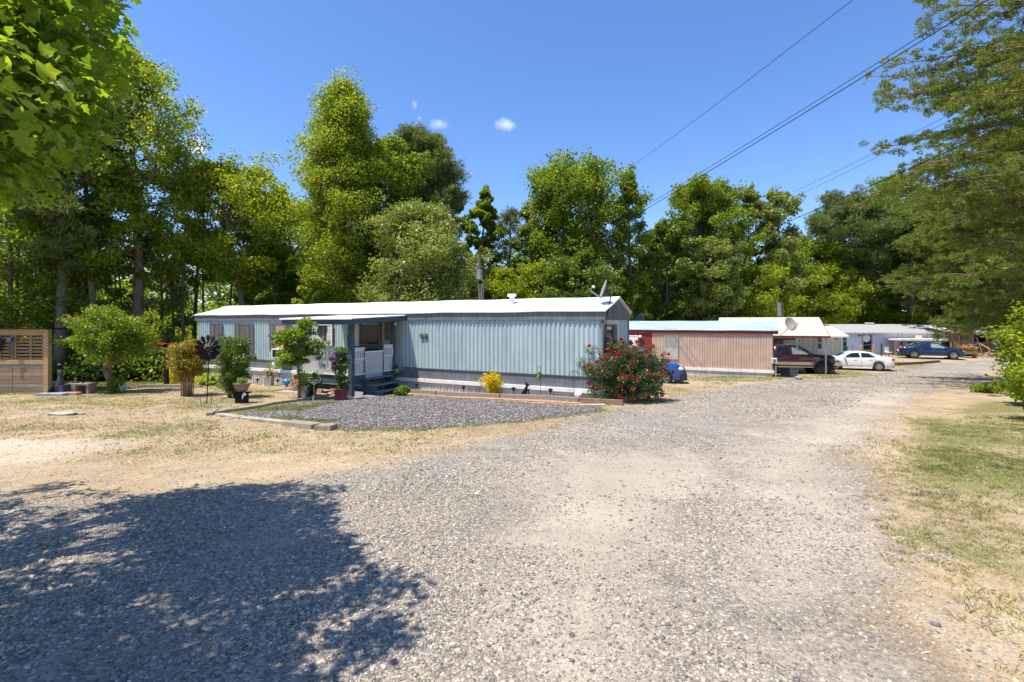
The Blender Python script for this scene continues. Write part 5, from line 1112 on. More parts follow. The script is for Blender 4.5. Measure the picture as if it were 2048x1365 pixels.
# ---------------------------------------------------------------- long white house
re_, L_, q = axis_house('white_house', 'long white clapboard house with grey shingle roof', 26.8, 43.6, 48, 6, -1.5, .78, 1.55, 'siding_white', 'shingle')
b = MB(); nb = 15
for i in range(nb): z = -1.6+i*.155; b.add([(0,-.03,z),(L_,-.03,z),(L_,0,z+.155),(0,0,z+.155)], [(0,1,2,3)]); b.add([(0,-.03,z),(L_,-.03,z),(L_,0,z),(0,0,z)], [(3,2,1,0)])
b.box(0, L_, .001, 5.5, -1.7, .74); q(b, 'wall', 'siding_white')
q(MB().box(-.1, L_+.2, -.42, -.02, .58, .66), 'soffit', 'trim_tan')
q(MB().box(-.1, L_+.25, -.46, -.42, .60, .74), 'gutter', 'white_paint')
q(MB().add([(-.2,-.48,.76),(L_+.3,-.48,.70),(L_-.3,2.8,1.55),(-.2,2.8,1.55),(-.2,-.48,.72),(L_+.3,-.48,.66),(L_-.3,2.8,1.48),(-.2,2.8,1.48),(-.2,6.3,.7),(L_+.3,6.3,.7)], [(0,1,2,3),(3,2,9,8),(0,4,5,1),(1,5,6,2),(7,6,5,4),(0,3,7,4)]), 'roof', 'shingle')
fx.zb = -1.5; xh = lambda px: xw(px, 48, 26.8)
window(fx, re_, xh(1682), xh(1692.5), -.75, .52, -.03, frame='white_clean'); 
f = MB().box(xh(1724), xh(1724)+.1, -.08, 0, -1.5, .56).box(xh(1743.5)-.1, xh(1743.5), -.08, 0, -1.5, .56).box(xh(1724)+.1, xh(1743.5)-.1, -.08, 0, .46, .56).box(xh(1724)+.1, xh(1743.5)-.1, -.07, 0, -.52, -.46).box(xh(1724)+.1, xh(1743.5)-.1, -.06, 0, -1.5, -.95)
w = fx.part(f, 'door', 'door_grey', re_); MB().box(xh(1724)+.1, xh(1743.5)-.1, -.05, -.01, -.95, .46).build('pane', M['glass'], w); MB().lathe([(.28,0),(.36,.02),(.36,.04),(.24,.04)], 20, (xh(1732), -.10, .14), 'y').build('wreath', M['white_clean'], w)
q(MB().box(xh(1717), xh(1719.5), -.15, -.03, .36, .48), 'wall_lamp', 'black'); q(MB().box(0,.5,2.5,2.8,1.5,1.85).box(10.2, 11.1, 2.6, 2.7, 1.6, 1.72), 'roof_vent', 'white_clean')
# posts standing before the white house
for i, (px, py, mt, lb) in enumerate(((1704.5, 688, 'wood_grey', 'thin dark post before the white house, leftmost'), (1722, 692, 'wood_new', 'tan rounded post left of the white house door'), (1747.5, 691, 'wood_new', 'tan pointed post right of the white house door'), (1763, 687, 'dark_iron', 'tall thin black post between door and planter'))):
    b0 = base(px, 45.5); h = at(px, py, 45.5).z-b0.z; w_ = .10 if i in (0, 3) else .19
    o = MB().box(-w_/2, w_/2, -w_/2, w_/2, -.1, h-.1).lathe([(w_*.5, h-.1), (w_*.45, h-.02), (w_*.2, h+.05)], 10).build('yard_post', M[mt], loc=b0); tag(o, lb, 'post', 'posts before the white house')
# ---------------------------------------------------------------- dark timber screen with number
xs0, xs1 = (1801-1024)/FPX*46.5, (1903-1024)/FPX*46.5; g0 = gzf(xs0, 46.5)
rs_ = empty('timber_shelter', (xs0, 46.5, g0), 0, 'dark boarded shelter with pale flat roof edge behind the blue sedan', 'shelter'); L_ = xs1-xs0; ht = at(1850, 681.5, 46.5).z-g0
groove(MB(), 0, L_, -.1, ht, 0, .17, .012, .03).box(.02, L_-.02, .01, .05, -.1, ht-.01).box(L_-.06, L_, .05, 1.4, -.1, ht-.01).build('board_wall', pm('charred_board', (.045,.047,.05), .8, var=.4, scale=3, stretch=(6,6,.6)), rs_)
b = MB().prism([(-.25, ht), (L_-.05, ht), (L_-.3, ht+.19), (-.25, ht+.17)], -.35, 1.4, 'y'); b.build('roof_slab', M['white_paint'], rs_); MB().box(-.3, L_+.05, -.37, -.353, ht-.05, ht+.01).build('roof_trim', M['trim_tan'], rs_)
MB().box(-.48, -.12, -.18, .15, -.1, ht+.03).box(-.12, 0, -.1, .1, -.1, ht-.02).build('rough_pillar', pm('bark_pillar', (.10,.09,.08), .9, col2=(.22,.2,.18), scale=7), rs_)
b = MB(); sx = .22; sz = ht-.42     # 116
for dx, segs in ((0, 'r'), (.14, 'r'), (.28, 'six')):
    if segs == 'r': b.box(sx+dx, sx+dx+.05, -.05, -.031, sz, sz+.26); b.box(sx+dx-.035, sx+dx, -.05, -.031, sz+.20, sz+.245)
    else:
        for bx in ((0,.05,0,.26),(.05,.16,0,.045),(.05,.16,.11,.15),(.05,.16,.215,.26),(.12,.16,.045,.11)): b.box(sx+dx+bx[0], sx+dx+bx[1], -.05, -.031, sz+bx[2], sz+bx[3])
b.build('house_number', M['white_clean'], rs_)
MB().box(xw(1854,46.5,xs0), xw(1881,46.5,xs0), -.12, -.031, ht-.24, ht-.12).box(xw(1857,46.5,xs0), xw(1859,46.5,xs0), -.1, -.031, ht-.9, ht-.24).box(xw(1878,46.5,xs0), xw(1880,46.5,xs0), -.1, -.031, ht-.9, ht-.24).build('pale_shelf', M['white_paint'], rs_)
b0 = at(1850, 676.5, 46.2); o = MB().box(-.32, .32, -.02, .02, -.22, .22).build('cardboard_sign', pm('cream_board', (.75,.66,.42), .7, var=.05), loc=(b0.x, 46.9, b0.z+.02)); tag(o, 'plain cream board standing on the shelter roof', 'board')
for px in (1793, 1803, 1855, 1866):
    b0 = at(px, 675, 46.9); lean_ = {1793: .25, 1803: .05, 1855: 0, 1866: -.3}[px]; o = MB().tube([(0,0,-.45),(lean_*.4,0,.1),(lean_,0,.42)], .03, 6).build('hook_pole', M['bark'], loc=b0); tag(o, {1793: 'curved dark hook pole over the rough pillar', 1803: 'short thick dark pole above the house number', 1855: 'thin dark pole behind the cream board', 1866: 'leaning dark pole with a white clamp on the shelter roof'}[px], 'pole', 'poles on the shelter')
# ---------------------------------------------------------------- timber porch house at road end
xp0, xp1 = (1902-1024)/FPX*46, (2008-1024)/FPX*46; g0 = -1.55; YP = 46.
rt = empty('timber_porch', (xp0, YP, g0), 0, 'brown timber porch with pale metal roof at the road end', 'porch'); L_ = xp1-xp0; dk = .50; tp = at(1950, 666, YP).z-g0
MB().box(0, L_, 0, 2.6, dk-.15, dk).build('deck', M['wood_deck'], rt)
ns_ = 40; vs = []; fs = []
for i in range(ns_+1):
    x = -.35+(L_+1.1)*i/ns_; zz = .02*(i % 2)
    vs += [(x, -.45, tp+.02+zz), (x-.0, 3.0, tp+.72+zz), (x, -.45, tp-.03), (x, 3.0, tp+.66)]
for i in range(ns_): a = i*4; fs += [(a, a+4, a+5, a+1), (a+2, a+3, a+7, a+6), (a, a+2, a+6, a+4)]
MB().add(vs, fs+[(0,1,3,2), (ns_*4, ns_*4+2, ns_*4+3, ns_*4+1)]).build('porch_roof', pm('galvanised', (.62,.62,.64), .45, var=.1), rt)
MB().box(-.2, L_+.3, -.05, .05, tp-.22, tp-.03).build('beam', M['wood_deck'], rt)
for px in (1903, 1918, 1945, 1974, 2006):
    x = xw(px, YP, xp0); MB().box(x-.07, x+.07, -.05, .09, -.1, tp-.2).build('post', M['wood_deck'], rt)
def pickets(x0, x1, z0, z1):
    b = MB().box(x0, x1, -.04, .04, z1-.08, z1).box(x0, x1, -.03, .03, z0, z0+.07); n = int((x1-x0)/.14)
    for i in range(n+1): x = x0+(x1-x0)*i/max(n, 1); b.box(x-.02, x+.02, -.055, -.02, z0-.1, z1-.02)
    return b.build('railing', M['wood_deck'], rt)
pickets(xw(1919, YP, xp0), xw(1948, YP, xp0), dk+.05, dk+.98); pickets(xw(1976, YP, xp0), xw(2008, YP, xp0), dk+.05, dk+.95)
b = MB().box(xw(1952, YP, xp0), xw(1974, YP, xp0), -.04, .04, dk+.8, dk+.88)
for i in range(10): x = xw(1952, YP, xp0)+i*.11; b.box(x, x+.04, -.05, -.02, dk, dk+.82)
b.build('gate', M['wood_deck'], rt)
groove(MB(), xw(1902.5, YP, xp0), xw(1917, YP, xp0), -.1, dk+.98, -.02, .14, .01, .03).build('board_panel', M['wood_new'], rt)
b = MB(); s0, s1 = xw(1953, YP, xp0), xw(1978, YP, xp0)
for i in range(4): b.box(s0, s1, -.35-.28*i, -.03-.28*i, dk-.12-.14*i-.04, dk-.12-.14*i)
b.build('step_tread', M['wood_grey'], rt); b = MB()
for x in (s0-.1, s1+.06): b.prism([(-.03, dk), (-.03, dk-.28), (-1.25, -.08), (-1.3, .05)], x, x+.05, 'x'); b.box(x, x+.09, -1.35, -1.25, -.1, .85); b.bar((x+.04, -1.3, .85), (x+.04, .0, dk+.98), .10, .06)
b.build('stair_rail', M['wood_new'], rt)
MB().box(-.3, L_+1.2, 2.6, 6.5, -.2, tp+.3).build('house_wall', M['grey_wall'], rt); 
for i, px in enumerate((1932, 1990)): 
    x = xw(px, YP+2.6, xp0); w = MB().box(x-.55, x+.55, 2.52, 2.6, dk+.5, dk+1.6).build('window', M['trim_tan'], rt); MB().box(x-.47, x+.47, 2.50, 2.52, dk+.56, dk+1.54).build('pane', M['blind' if i == 0 else 'glass'], w)
x = xw(1958, YP+2.6, xp0); w = MB().box(x-.55, x+.55, 2.5, 2.6, dk, dk+2.0).build('door', M['shutter'], rt); MB().box(x-.45, x+.45, 2.47, 2.5, dk+.1, dk+1.9).build('pane', M['glass'], w)
b = groove(MB(), L_+.2, L_+1.5, -.1, tp-.1, 1.2, .12, .01, .02); b.build('side_fence', M['grey_wall'], rt)
# ---------------------------------------------------------------- grey roofed shed behind
b0 = at(1273, 645, 44); g0 = gzf(b0.x, 44); rg2 = empty('garden_shed', (b0.x, 44, g0), 0, 'small shed with grey ribbed metal roof behind the blue trailer', 'shed'); zr = at(0, 627, 45).z-g0; ze = at(0, 641, 43).z-g0
b = MB().add([(-1.8,-1,ze),(.45,-1,ze),(.85,.9,zr),(-1.4,.9,zr)], [(0,1,2,3)]); 
for i in range(9): b.bar((-1.75+i*.27,-1,ze+.015), (-1.36+i*.27,.9,zr+.015), .03, .03)
b.build('roof', pm('shed_metal', (.50,.49,.50), .5, var=.08), rg2); MB().add([(.45,-1,ze-.02),(1.45,.9,ze-.02),(.85,.9,zr-.03)], [(0,1,2)]).build('gable', M['grey_band'], rg2); MB().box(-1.7, .45, -.9, .9, -.1, ze-.05).build('wall', M['grey_wall'], rg2)
o = MB().tube([(0,0,0),(.45,0,.18),(.9,0,-.05)], .035, 6).box(-.1,.25,-.05,.05,.1,.14).build('pale_pole', M['white_clean'], loc=at(1284, 632, 43.5)); tag(o, 'white pole with arm leaning beyond the small grey shed', 'pole')
# ---------------------------------------------------------------- pallet shed at left
FS = Frame((-23.0, 17.9), R(-1.5), -.95); rsd = FS.root('pallet_shed', 'shed front built of pallet slats over weathered boards', 'shed'); uE = FS.u(99)
zt = FS.z(659, uE); zm0, zm1 = FS.z(728, uE), FS.z(721, uE)
FS.part(MB().box(uE-.17, uE, -.06, .09, FS.g(uE)-.1, zt), 'post', 'wood_new', rsd); FS.part(MB().box(0, uE-.17, -.02, .02, zt-.22, zt), 'top_beam', 'wood_new', rsd); FS.part(MB().box(0, uE-.17, -.045, .0, zm0-.02, zm1+.02), 'mid_rail', 'wood_new', rsd)
uP = FS.u(26); b = MB()
for (a, c) in ((uE-.17-1.13, uE-.17), (uE-.17-2.30, uE-.17-1.18), (uE-.17-3.5, uE-.17-2.35)):
    for i in range(7): z = zm1+.03+i*(zt-.24-zm1-.03)/7; b.box(a, c, -.012, .012, z, z+.072)
    for x in (a, (a+c)/2+.02, c-.07): b.box(x, x+.08, -.035, -.012, zm1+.02, zt-.22)
FS.part(b, 'pallet_slats', 'wood_pallet', rsd)
mts = []; 
for i in range(8):
    z0_ = FS.g(uE)-.05+i*(zm0-FS.g(uE)+.02)/8; z1_ = z0_+(zm0-FS.g(uE)+.02)/8-.006; b = MB().box(uP+.02, uE-.17, -.02-.003*(i % 2), .01, z0_, z1_); b.box(0, uP, -.02-.003*((i+1) % 2), .01, z0_, z1_)
    FS.part(b, 'board', 'wood_pallet' if i in (1, 3, 4, 6) else 'wood_grey', rsd)
b = MB().add([(0,-.25,zt+.01),(uE+.1,-.25,zt+.01),(uE+.55,2.4,zt-.05),(0,2.4,zt-.05),(0,-.25,zt+.05),(uE+.1,-.25,zt+.05),(uE+.55,2.4,zt-.0),(0,2.4,zt-.0)], [(0,1,2,3),(7,6,5,4),(0,4,5,1),(1,5,6,2)]); FS.part(b, 'roof', 'black', rsd)
FS.part(MB().bar((uE+.02, 1.2, zt-.35), (uE+1.0, 1.4, zt-.72), .05, .09).bar((uE-.1, 2.2, zt-.3), (uE+1.1, 2.4, zt-.75), .05, .09).box(uE+.95, uE+1.03, 1.4, 1.48, FS.g(uE)-.1, zt-.7), 'lean_to_rafter', 'wood_deck', rsd)
p = FS.w(FS.u(31), .18, zt-.30); b = MB().box(-.07,.07,-.05,.05,-.15,0).tube([(0,0,0),(.03,0,.12),(-.05,0,.27)], .006, 5).box(-.075,-.06,-.01,.01,-.62,-.15).box(-.02,-.008,-.01,.01,-.66,-.15).box(.04,.052,-.01,.01,-.70,-.15); o = b.build('wind_chime', M['porch_blue'], loc=p); tag(o, 'dark blue wind chime hung on the pallet shed front', 'wind chime')
p = FS.w(FS.u(2), .1, zt-.62); b = MB().lathe([(.17,-.012),(.19,-.01),(.19,.01),(.17,.012)], 18, (0,0,.12), 'y').lathe([(.10,-.012),(.12,-.01),(.12,.01),(.10,.012)], 14, (0,0,-.12), 'y'); o = b.build('wall_ornament', M['black'], loc=p); tag(o, 'black ring ornament on the pallet shed at the picture edge', 'ornament')
# ================================================================ VEHICLES
def paint(name, c, metal=.3): return pm(name, c, .28, metal=metal, var=.04, coat=.8, spec=.5)
M['paint_white'] = paint('white_car_paint', (.74,.74,.73), 0); M['paint_blue'] = paint('deep_blue_paint', (.004,.022,.075), .3)
M['paint_suv'] = paint('bright_blue_paint', (.008,.09,.36), .3); M['paint_maroon'] = paint('maroon_truck_paint', (.065,.012,.022), .3)
M['tan_panel'] = paint('tan_lower_paint', (.42,.33,.21), .2); M['lamp_clear'] = pm('headlamp', (.70,.66,.55), .12, var=.1, spec=.8); M['lamp_red'] = pm('tail_lamp', (.45,.01,.015), .15, var=.2)
M['plastic'] = pm('black_plastic', (.022,.022,.024), .6, var=.2); M['chrome'] = pm('chrome', (.7,.7,.7), .12, metal=1, var=.05); M['tint'] = pm('tinted_glass', (.012,.016,.022), .04, var=.1, spec=.9)
M['glass_green'] = pm('green_glass', (.17,.26,.22), .08, var=.2, spec=.8)
def vehicle(name, label, cat, loc, head, sp):
    """local x: rear 0 to front L, y left, z up"""
    e = empty(name, loc, head, label, cat); L, Wd = sp['L'], sp['W']; R_ = sp['R']; wx = sp['wheels']; arch = sp.get('arch', R_*1.14)
    I = lambda key, x: float(np.interp(x, [p[0] for p in sp[key]], [p[1] for p in sp[key]]))
    xs_ = sorted(set([round(v, 3) for v in np.arange(0, L+.001, .09)]+[L]+[p[0] for p in sp['top']]+[p[0] for p in sp['belt']]+[round(w+arch*math.cos(a), 3) for w in wx for a in np.linspace(0, math.pi, 11)]))
    def wplan(x):       # half width in plan, rounded corners
        q = min(x, L-x); k = sp.get('corner', .55); return Wd/2*(1-.22*max(0, 1-q/k)**2.2)
    def zlow(x):
        z = I('bot', x)
        for w in wx:
            if abs(x-w) < arch: z = max(z, R_+math.sqrt(arch**2-(x-w)**2)*1.0)
        return z
    def half(x):
        w = wplan(x); zb = zlow(x); be = I('belt', x); tp = max(I('top', x), be+.004); wt = I('tw', x)*w; m1 = zb+(be-zb)*.35; m2 = zb+(be-zb)*.72
        return [(w*.90, zb), (w*.985, zb+.03), (w, m1), (w*1.0, m2), (w*.955, be), (wt+(w*.955-wt)*.10, be+(tp-be)*.88), (wt*.80, tp-.008), (wt*.45, tp+.012), (0, tp+.018)]
    vs = []; fs = []; m = 17
    for x in xs_:
        h = half(x); r_ = [(x, a, b) for a, b in h]+[(x, -a, b) for a, b in h[-2::-1]]; vs += r_
    for i in range(len(xs_)-1):
        for k in range(m-1): a = i*m+k; fs.append((a, a+1, a+m+1, a+m))
    fs += [tuple(range(m)), tuple((len(xs_)-1)*m+k for k in range(m))[::-1]]
    b = MB().add(vs, fs); body = b.build('body', M[sp['paint']], e, smooth=True)
    b = MB().box(.25, L-.25, -Wd/2*.86, Wd/2*.86, I('bot', L/2)+.02, I('bot', L/2)+.14)
    for w in wx: b.lathe([(arch*1.01, -Wd*.46), (arch*1.01, Wd*.46)], 20, (w, 0, R_), 'y')
    u = b.build('underbody', M['plastic'], e)
    def sy(x, z):
        h = half(x); be = h[4][1]; t = max(0, min(1, (z-be)/max(h[5][1]-be, 1e-3)))
        if z < be:
            t = max(0, min(1, (z-h[3][1])/max(be-h[3][1], 1e-3))); return h[3][0]+(h[4][0]-h[3][0])*t if z > h[3][1] else h[2][0]
        return h[4][0]+(h[5][0]-h[4][0])*t
    for (x0, x1, sl0, sl1, mt) in sp['side_glass']:       # slanted ends: x0 at bottom, x0+sl0 at top
        for s in (1, -1):
            vs = []; n = 10
            for i in range(n+1):
                q = i/n; xb = x0+(x1-x0)*q; xt = x0+sl0+(x1+sl1-x0-sl0)*q; zb = I('belt', xb)+.035; zt = min(I('top', xt)-.10, I('top', xb+(xt-xb)*.99)-.07)
                zt = max(zt, zb+.01)
                for j in range(4):
                    f = j/3; x = xb+(xt-xb)*f; z = zb+(zt-zb)*f; vs.append((x, s*(sy(x, z)+.010), z))
            fs = [(i*4+j, i*4+j+1, i*4+j+5, i*4+j+4) for i in range(n) for j in range(3)]
            if s < 0: fs = [f[::-1] for f in fs]
            MB().add(vs, fs).build('side_window', M[mt], e, smooth=True)
    for (x0, x1, nm) in sp['cross_glass']:
        vs = []; n = 5
        for i in range(n+1):
            x = x0+(x1-x0)*i/n; w = half(x)[6][0]*.98
            for j in range(7): y = -w+2*w*j/6; z = I('top', x)+.014+.016*(1-abs(y)/max(w, .01))+.004; vs.append((x, y, z))
        fs = [(i*7+j, i*7+7+j, i*7+8+j, i*7+j+1) for i in range(n) for j in range(6)]; MB().add(vs, fs).build(nm, M['tint'], e, smooth=True)
    for w in wx:
        for s in (1, -1):
            y = s*(Wd/2-.115); we = empty('wheel', (w, y, R_)); we.parent = e
            t = MB().lathe([(R_*.66, -.10), (R_*.93, -.11), (R_, -.075), (R_, .075), (R_*.93, .11), (R_*.66, .10)], 28, (0,0,0), 'y').build('tyre', M['rubber'], we, smooth=True)
            r = MB(); rr = R_*.68
            r.lathe([(rr, s*.085), (rr*.93, s*.10), (rr*.90, s*.06), (rr*.6, s*.03), (.01, s*.03)], 24, (0,0,0), 'y'); hubc = sp.get('rim', 'steel'); r.build('rim_barrel', M['plastic'], we)
            k = MB(); ns = sp.get('spokes', 7)
            for i in range(ns):
                for da in (-.10, .10):
                    a = 2*math.pi*i/ns+.2; A = Vector((math.cos(a)*rr*.16, s*.095, math.sin(a)*rr*.16)); B = Vector((math.cos(a+da)*rr*.94, s*.09, math.sin(a+da)*rr*.94)); k.bar(A, B, R_*.065, .02)
            k.lathe([(rr*.2, s*.06), (rr*.2, s*.10), (.01, s*.11)], 14, (0,0,0), 'y'); k.lathe([(rr*.93, s*.08), (rr*1.0, s*.09), (rr*1.0, s*.105), (rr*.93, s*.10)], 24, (0,0,0), 'y'); k.build('rim', M[hubc], we)
    for (nm, mt, x0, x1, y0, y1, z0, z1) in sp['bits']:
        MB().box(x0, x1, y0, y1, z0, z1).build(nm, M[mt], e)
        if y0 > .3: MB().box(x0, x1, -y1, -y0, z0, z1).build(nm, M[mt], e)
    for (nm, mt, c, r) in sp['lamps']:
        for s in (1, -1): MB().blob((c[0], s*c[1], c[2]), r, 1, 14, 0).build(nm, M[mt], e, smooth=True)
    b = MB()
    for x in sp['seams']:
        for s in (1, -1):
            pts = [(x+.0*z, s*(sy(x, z)+.004), z) for z in np.linspace(zlow(x)+.06, I('belt', x)+.01, 6)]
            for p, q in zip(pts, pts[1:]): b.bar(p, q, .012, .012)
    b.build('door_seams', M['plastic'], e)
    for x in sp['handles']:
        z = I('belt', x)-.12
        for s in (1, -1): MB().box(x-.10, x+.10, min(s*(sy(x, z)), s*(sy(x, z)+.035)), max(s*(sy(x, z)), s*(sy(x, z)+.035)), z-.015, z+.02).build('door_handle', M[sp.get('handle', sp['paint'])], e)
    mx = sp['mirror']; z = I('belt', mx)+.09
    for s in (1, -1): MB().blob((mx, s*(Wd/2+.09), z), (.07, .12, .075), 2, 10, .05).build('mirror', M[sp.get('mirror_mat', sp['paint'])], e, smooth=True)
    return e, sy
# white sedan, nose to the left in the picture
hd = R(180-20); X0, Y0 = 28.3, 35.6; SED = dict(L=4.6, W=1.8, R=.325, wheels=[1.02, 3.75], paint='paint_white', rim='chrome', spokes=8,
    top=[(0,.72),(.03,.95),(.20,1.02),(.75,1.06),(1.35,1.34),(1.75,1.41),(2.2,1.43),(2.7,1.40),(3.05,1.27),(3.55,1.03),(3.75,.98),(4.2,.90),(4.45,.80),(4.57,.62),(4.6,.5)],
    belt=[(0,.66),(.05,.88),(.6,.95),(1.2,.97),(3.3,.92),(3.7,.88),(4.2,.80),(4.5,.68),(4.6,.46)], tw=[(0,.85),(.7,.80),(1.3,.68),(2.2,.66),(3.0,.68),(3.6,.84),(4.2,.86),(4.6,.82)],
    bot=[(0,.36),(.3,.24),(4.2,.20),(4.6,.28)], side_glass=[(2.17,3.32,.05,-.58,'tint'),(1.18,2.10,.38,0,'tint')], cross_glass=[(3.06,3.55,'windscreen'),(.80,1.33,'rear_window')],
    bits=[('bumper','plastic',4.50,4.63,-.5,.5,.25,.45),('number_plate','white_clean',-.03,0,-.25,.25,.60,.74),('rear_diffuser','plastic',-.03,.25,-.6,.6,.28,.36),('side_skirt','paint_white',1.45,3.3,.85,.91,.17,.26)],
    lamps=[('tail_lamp','lamp_red',(.13,.66,.86),(.16,.20,.085)),('headlamp','lamp_clear',(4.32,.62,.70),(.20,.16,.07))], seams=[1.25,2.13,3.35], handles=[1.55,2.5], mirror=3.18)
vehicle('white_sedan', 'parked white sedan with tinted side windows, nose behind the maroon truck', 'car', gl(X0, Y0+.5), hd, SED)
# blue sedan, nose right
BL = dict(SED); BL.update(paint='paint_blue', W=1.78, R=.33, rim='chrome', spokes=5, handle='chrome',
    lamps=[('tail_lamp','lamp_red',(.16,.64,.93),(.24,.22,.085)),('headlamp','lamp_clear',(4.28,.64,.72),(.24,.16,.08))],
    side_glass=[(2.2,3.28,.04,-.55,'glass_green'),(1.25,2.12,.30,0,'tint'),(.98,1.18,.22,.10,'tint')],
    top=[(0,.74),(.03,1.0),(.20,1.06),(.60,1.10),(1.25,1.36),(1.7,1.44),(2.2,1.46),(2.7,1.42),(3.1,1.26),(3.6,1.04),(3.75,.99),(4.2,.90),(4.45,.80),(4.57,.62),(4.6,.5)], handles=[1.5,2.45])
h2 = R(-27); nose = Vector((39.55, 42.05)); t0 = nose-Vector((math.cos(h2), math.sin(h2)))*4.6
t0 = t0+Vector((-math.sin(h2), math.cos(h2)))*.9
vehicle('blue_sedan', 'parked dark blue sedan with chrome handles facing right before the dark shelter', 'car', gl(t0.x, t0.y), h2, BL)
# bright blue suv behind the rose bush
SUV = dict(L=4.6, W=1.85, R=.37, wheels=[.85, 3.62], paint='paint_suv', rim='steel', spokes=6, corner=.7, mirror_mat='plastic',
    top=[(0,.9),(.04,1.35),(.3,1.68),(.8,1.74),(2.2,1.76),(2.7,1.70),(3.0,1.52),(3.40,1.20),(3.7,1.15),(4.2,1.07),(4.42,.94),(4.56,.74),(4.6,.6)],
    belt=[(0,.8),(.1,1.0),(3.2,1.05),(3.8,1.0),(4.2,.94),(4.45,.80),(4.6,.56)], tw=[(0,.8),(2.5,.74),(3.0,.76),(3.6,.86),(4.2,.88),(4.6,.8)], bot=[(0,.45),(.3,.32),(4.2,.30),(4.6,.36)],
    side_glass=[(2.2,3.2,.03,-.42,'tint'),(1.2,2.12,.0,0,'tint'),(.4,1.1,.10,0,'tint')], cross_glass=[(2.98,3.42,'windscreen')],
    bits=[('bumper','plastic',4.28,4.68,-.84,.84,.30,.62),('grille','plastic',4.50,4.61,-.55,.55,.62,.84),('hood_bra','plastic',3.9,3.92,-.1,.1,1.1,1.12),('roof_rail','steel',.7,2.5,.55,.59,1.77,1.81),('lower_bumper','plastic',4.1,4.5,-.8,.8,.22,.34)],
    lamps=[('headlamp','lamp_clear',(4.33,.70,.83),(.22,.15,.11)),('fog_lamp','lamp_clear',(4.62,.6,.46),(.04,.07,.05))], seams=[1.15,2.16,3.25], handles=[1.5,2.5], mirror=3.15)
h3 = R(-16); f3 = at(1371, 730, 23.0); t0 = Vector((f3.x, 23.0))-Vector((math.cos(h3), math.sin(h3)))*4.62+Vector((-math.sin(h3), math.cos(h3)))*.6
vehicle('blue_suv', 'bright blue suv with faded dark hood half hidden by the rose bush', 'car', gl(t0.x, t0.y), h3, SUV)
# lifted pickup under the carport
PK = dict(L=5.75, W=1.98, R=.445, wheels=[1.25, 4.75], arch=.56, paint='paint_maroon', rim='plastic', spokes=8, corner=.6, mirror_mat='plastic', handle='plastic',
    top=[(0,1.30),(.02,1.38),(1.62,1.38),(1.65,1.39),(1.72,1.92),(1.85,2.0),(3.2,2.0),(3.45,1.93),(4.2,1.42),(4.45,1.40),(5.3,1.34),(5.55,1.22),(5.72,.95),(5.75,.8)],
    belt=[(0,1.25),(1.6,1.33),(1.66,1.36),(4.0,1.36),(4.4,1.32),(5.3,1.24),(5.55,1.10),(5.75,.75)], tw=[(0,.93),(1.6,.93),(1.75,.76),(3.4,.76),(4.2,.88),(5.3,.90),(5.75,.84)], bot=[(0,.62),(.4,.60),(5.2,.60),(5.75,.62)],
    side_glass=[(2.85,3.95,.0,-.55,'glass_green'),(1.90,2.72,.06,0,'tint')], cross_glass=[(3.47,4.17,'windscreen')],
    bits=[('running_board','chrome',1.9,4.1,.93,1.06,.50,.56),('front_bumper','chrome',5.45,5.88,-.93,.93,.64,.86),('grille','plastic',5.66,5.79,-.5,.5,.88,1.14),('front_skid','plastic',5.3,5.7,-.8,.8,.52,.66),('tan_side_panel','tan_panel',1.86,4.14,.975,1.0,.66,.86),('tan_side_panel','tan_panel',.05,.70,.90,.975,.66,.86)],
    lamps=[('headlamp','lamp_clear',(5.52,.80,1.04),(.17,.14,.13)),('turn_lamp','lamp_red',(5.42,.88,.92),(.16,.07,.08))], seams=[1.68,2.80,4.10], handles=[2.05,3.15], mirror=3.85)
h4 = R(-12); f4 = Vector((22.25, 32.75)); t0 = f4-Vector((math.cos(h4), math.sin(h4)))*5.8+Vector((-math.sin(h4), math.cos(h4)))*.99
tk, sy_ = vehicle('pickup_truck', 'lifted maroon pickup with tan lower stripe parked under the carport', 'pickup truck', gl(t0.x, t0.y), h4, PK)
for w in (1.25, 4.75):
    for s in (1, -1):
        b = MB(); n = 14; vs = []
        for i in range(n+1):
            a = math.pi*i/n; 
            for (r_, y) in ((.56, .96), (.56, 1.06), (.66, 1.05), (.68, .985)): vs.append((w+r_*math.cos(a), s*y, .445+r_*math.sin(a)*1.02))
        b.add(vs, [(i*4+k, i*4+k+1, i*4+k+5, i*4+k+4) for i in range(n) for k in range(3)]); b.build('fender_flare', M['plastic'], tk)
MB().box(4.22, 4.5, -1.005, -.985, 1.12, 1.17).build('fender_badge', M['chrome'], tk)
# ================================================================ YARD THINGS
def yard_item(o, label, cat, group=None): return tag(o, label, cat, group)
# flower shaped windmill
b0 = base(413, 14.4); hd = at(419, 696, 14.4); e = empty('garden_windmill', b0, 0, 'tall black metal flower windmill on a thin stake', 'windmill'); H = hd.z-b0.z; dx = hd.x-b0.x
MB().tube([(0,0,-.1),(dx*.5,0,H*.5),(dx,0,H)], .014, 8).tube([(-.17,0,-.05),(-.17,0,.28),(.13,0,.30),(.16,0,-.05)], .008, 6).build('stake', M['black'], e)
b = MB()
for ring, (n, r0, r1, w) in enumerate(((12, .14, .385, .17), (10, .07, .22, .10))):
    for i in range(n):
        a = 2*math.pi*i/n+ring*.2; ca, sa = math.cos(a), math.sin(a); vs = []
        for q, ww in ((0, .25), (.35, .75), (.7, 1), (1, .55)):
            r_ = r0+(r1-r0)*q
            for s in (-1, 0, 1): vs.append((dx+ca*r_-sa*s*w/2*ww, -.05-ring*.05+.05*s*.6-.03*q, H+sa*r_+ca*s*w/2*ww))
        b.add(vs, [(k*3+j, k*3+j+1, k*3+j+4, k*3+j+3) for k in range(3) for j in range(2)])
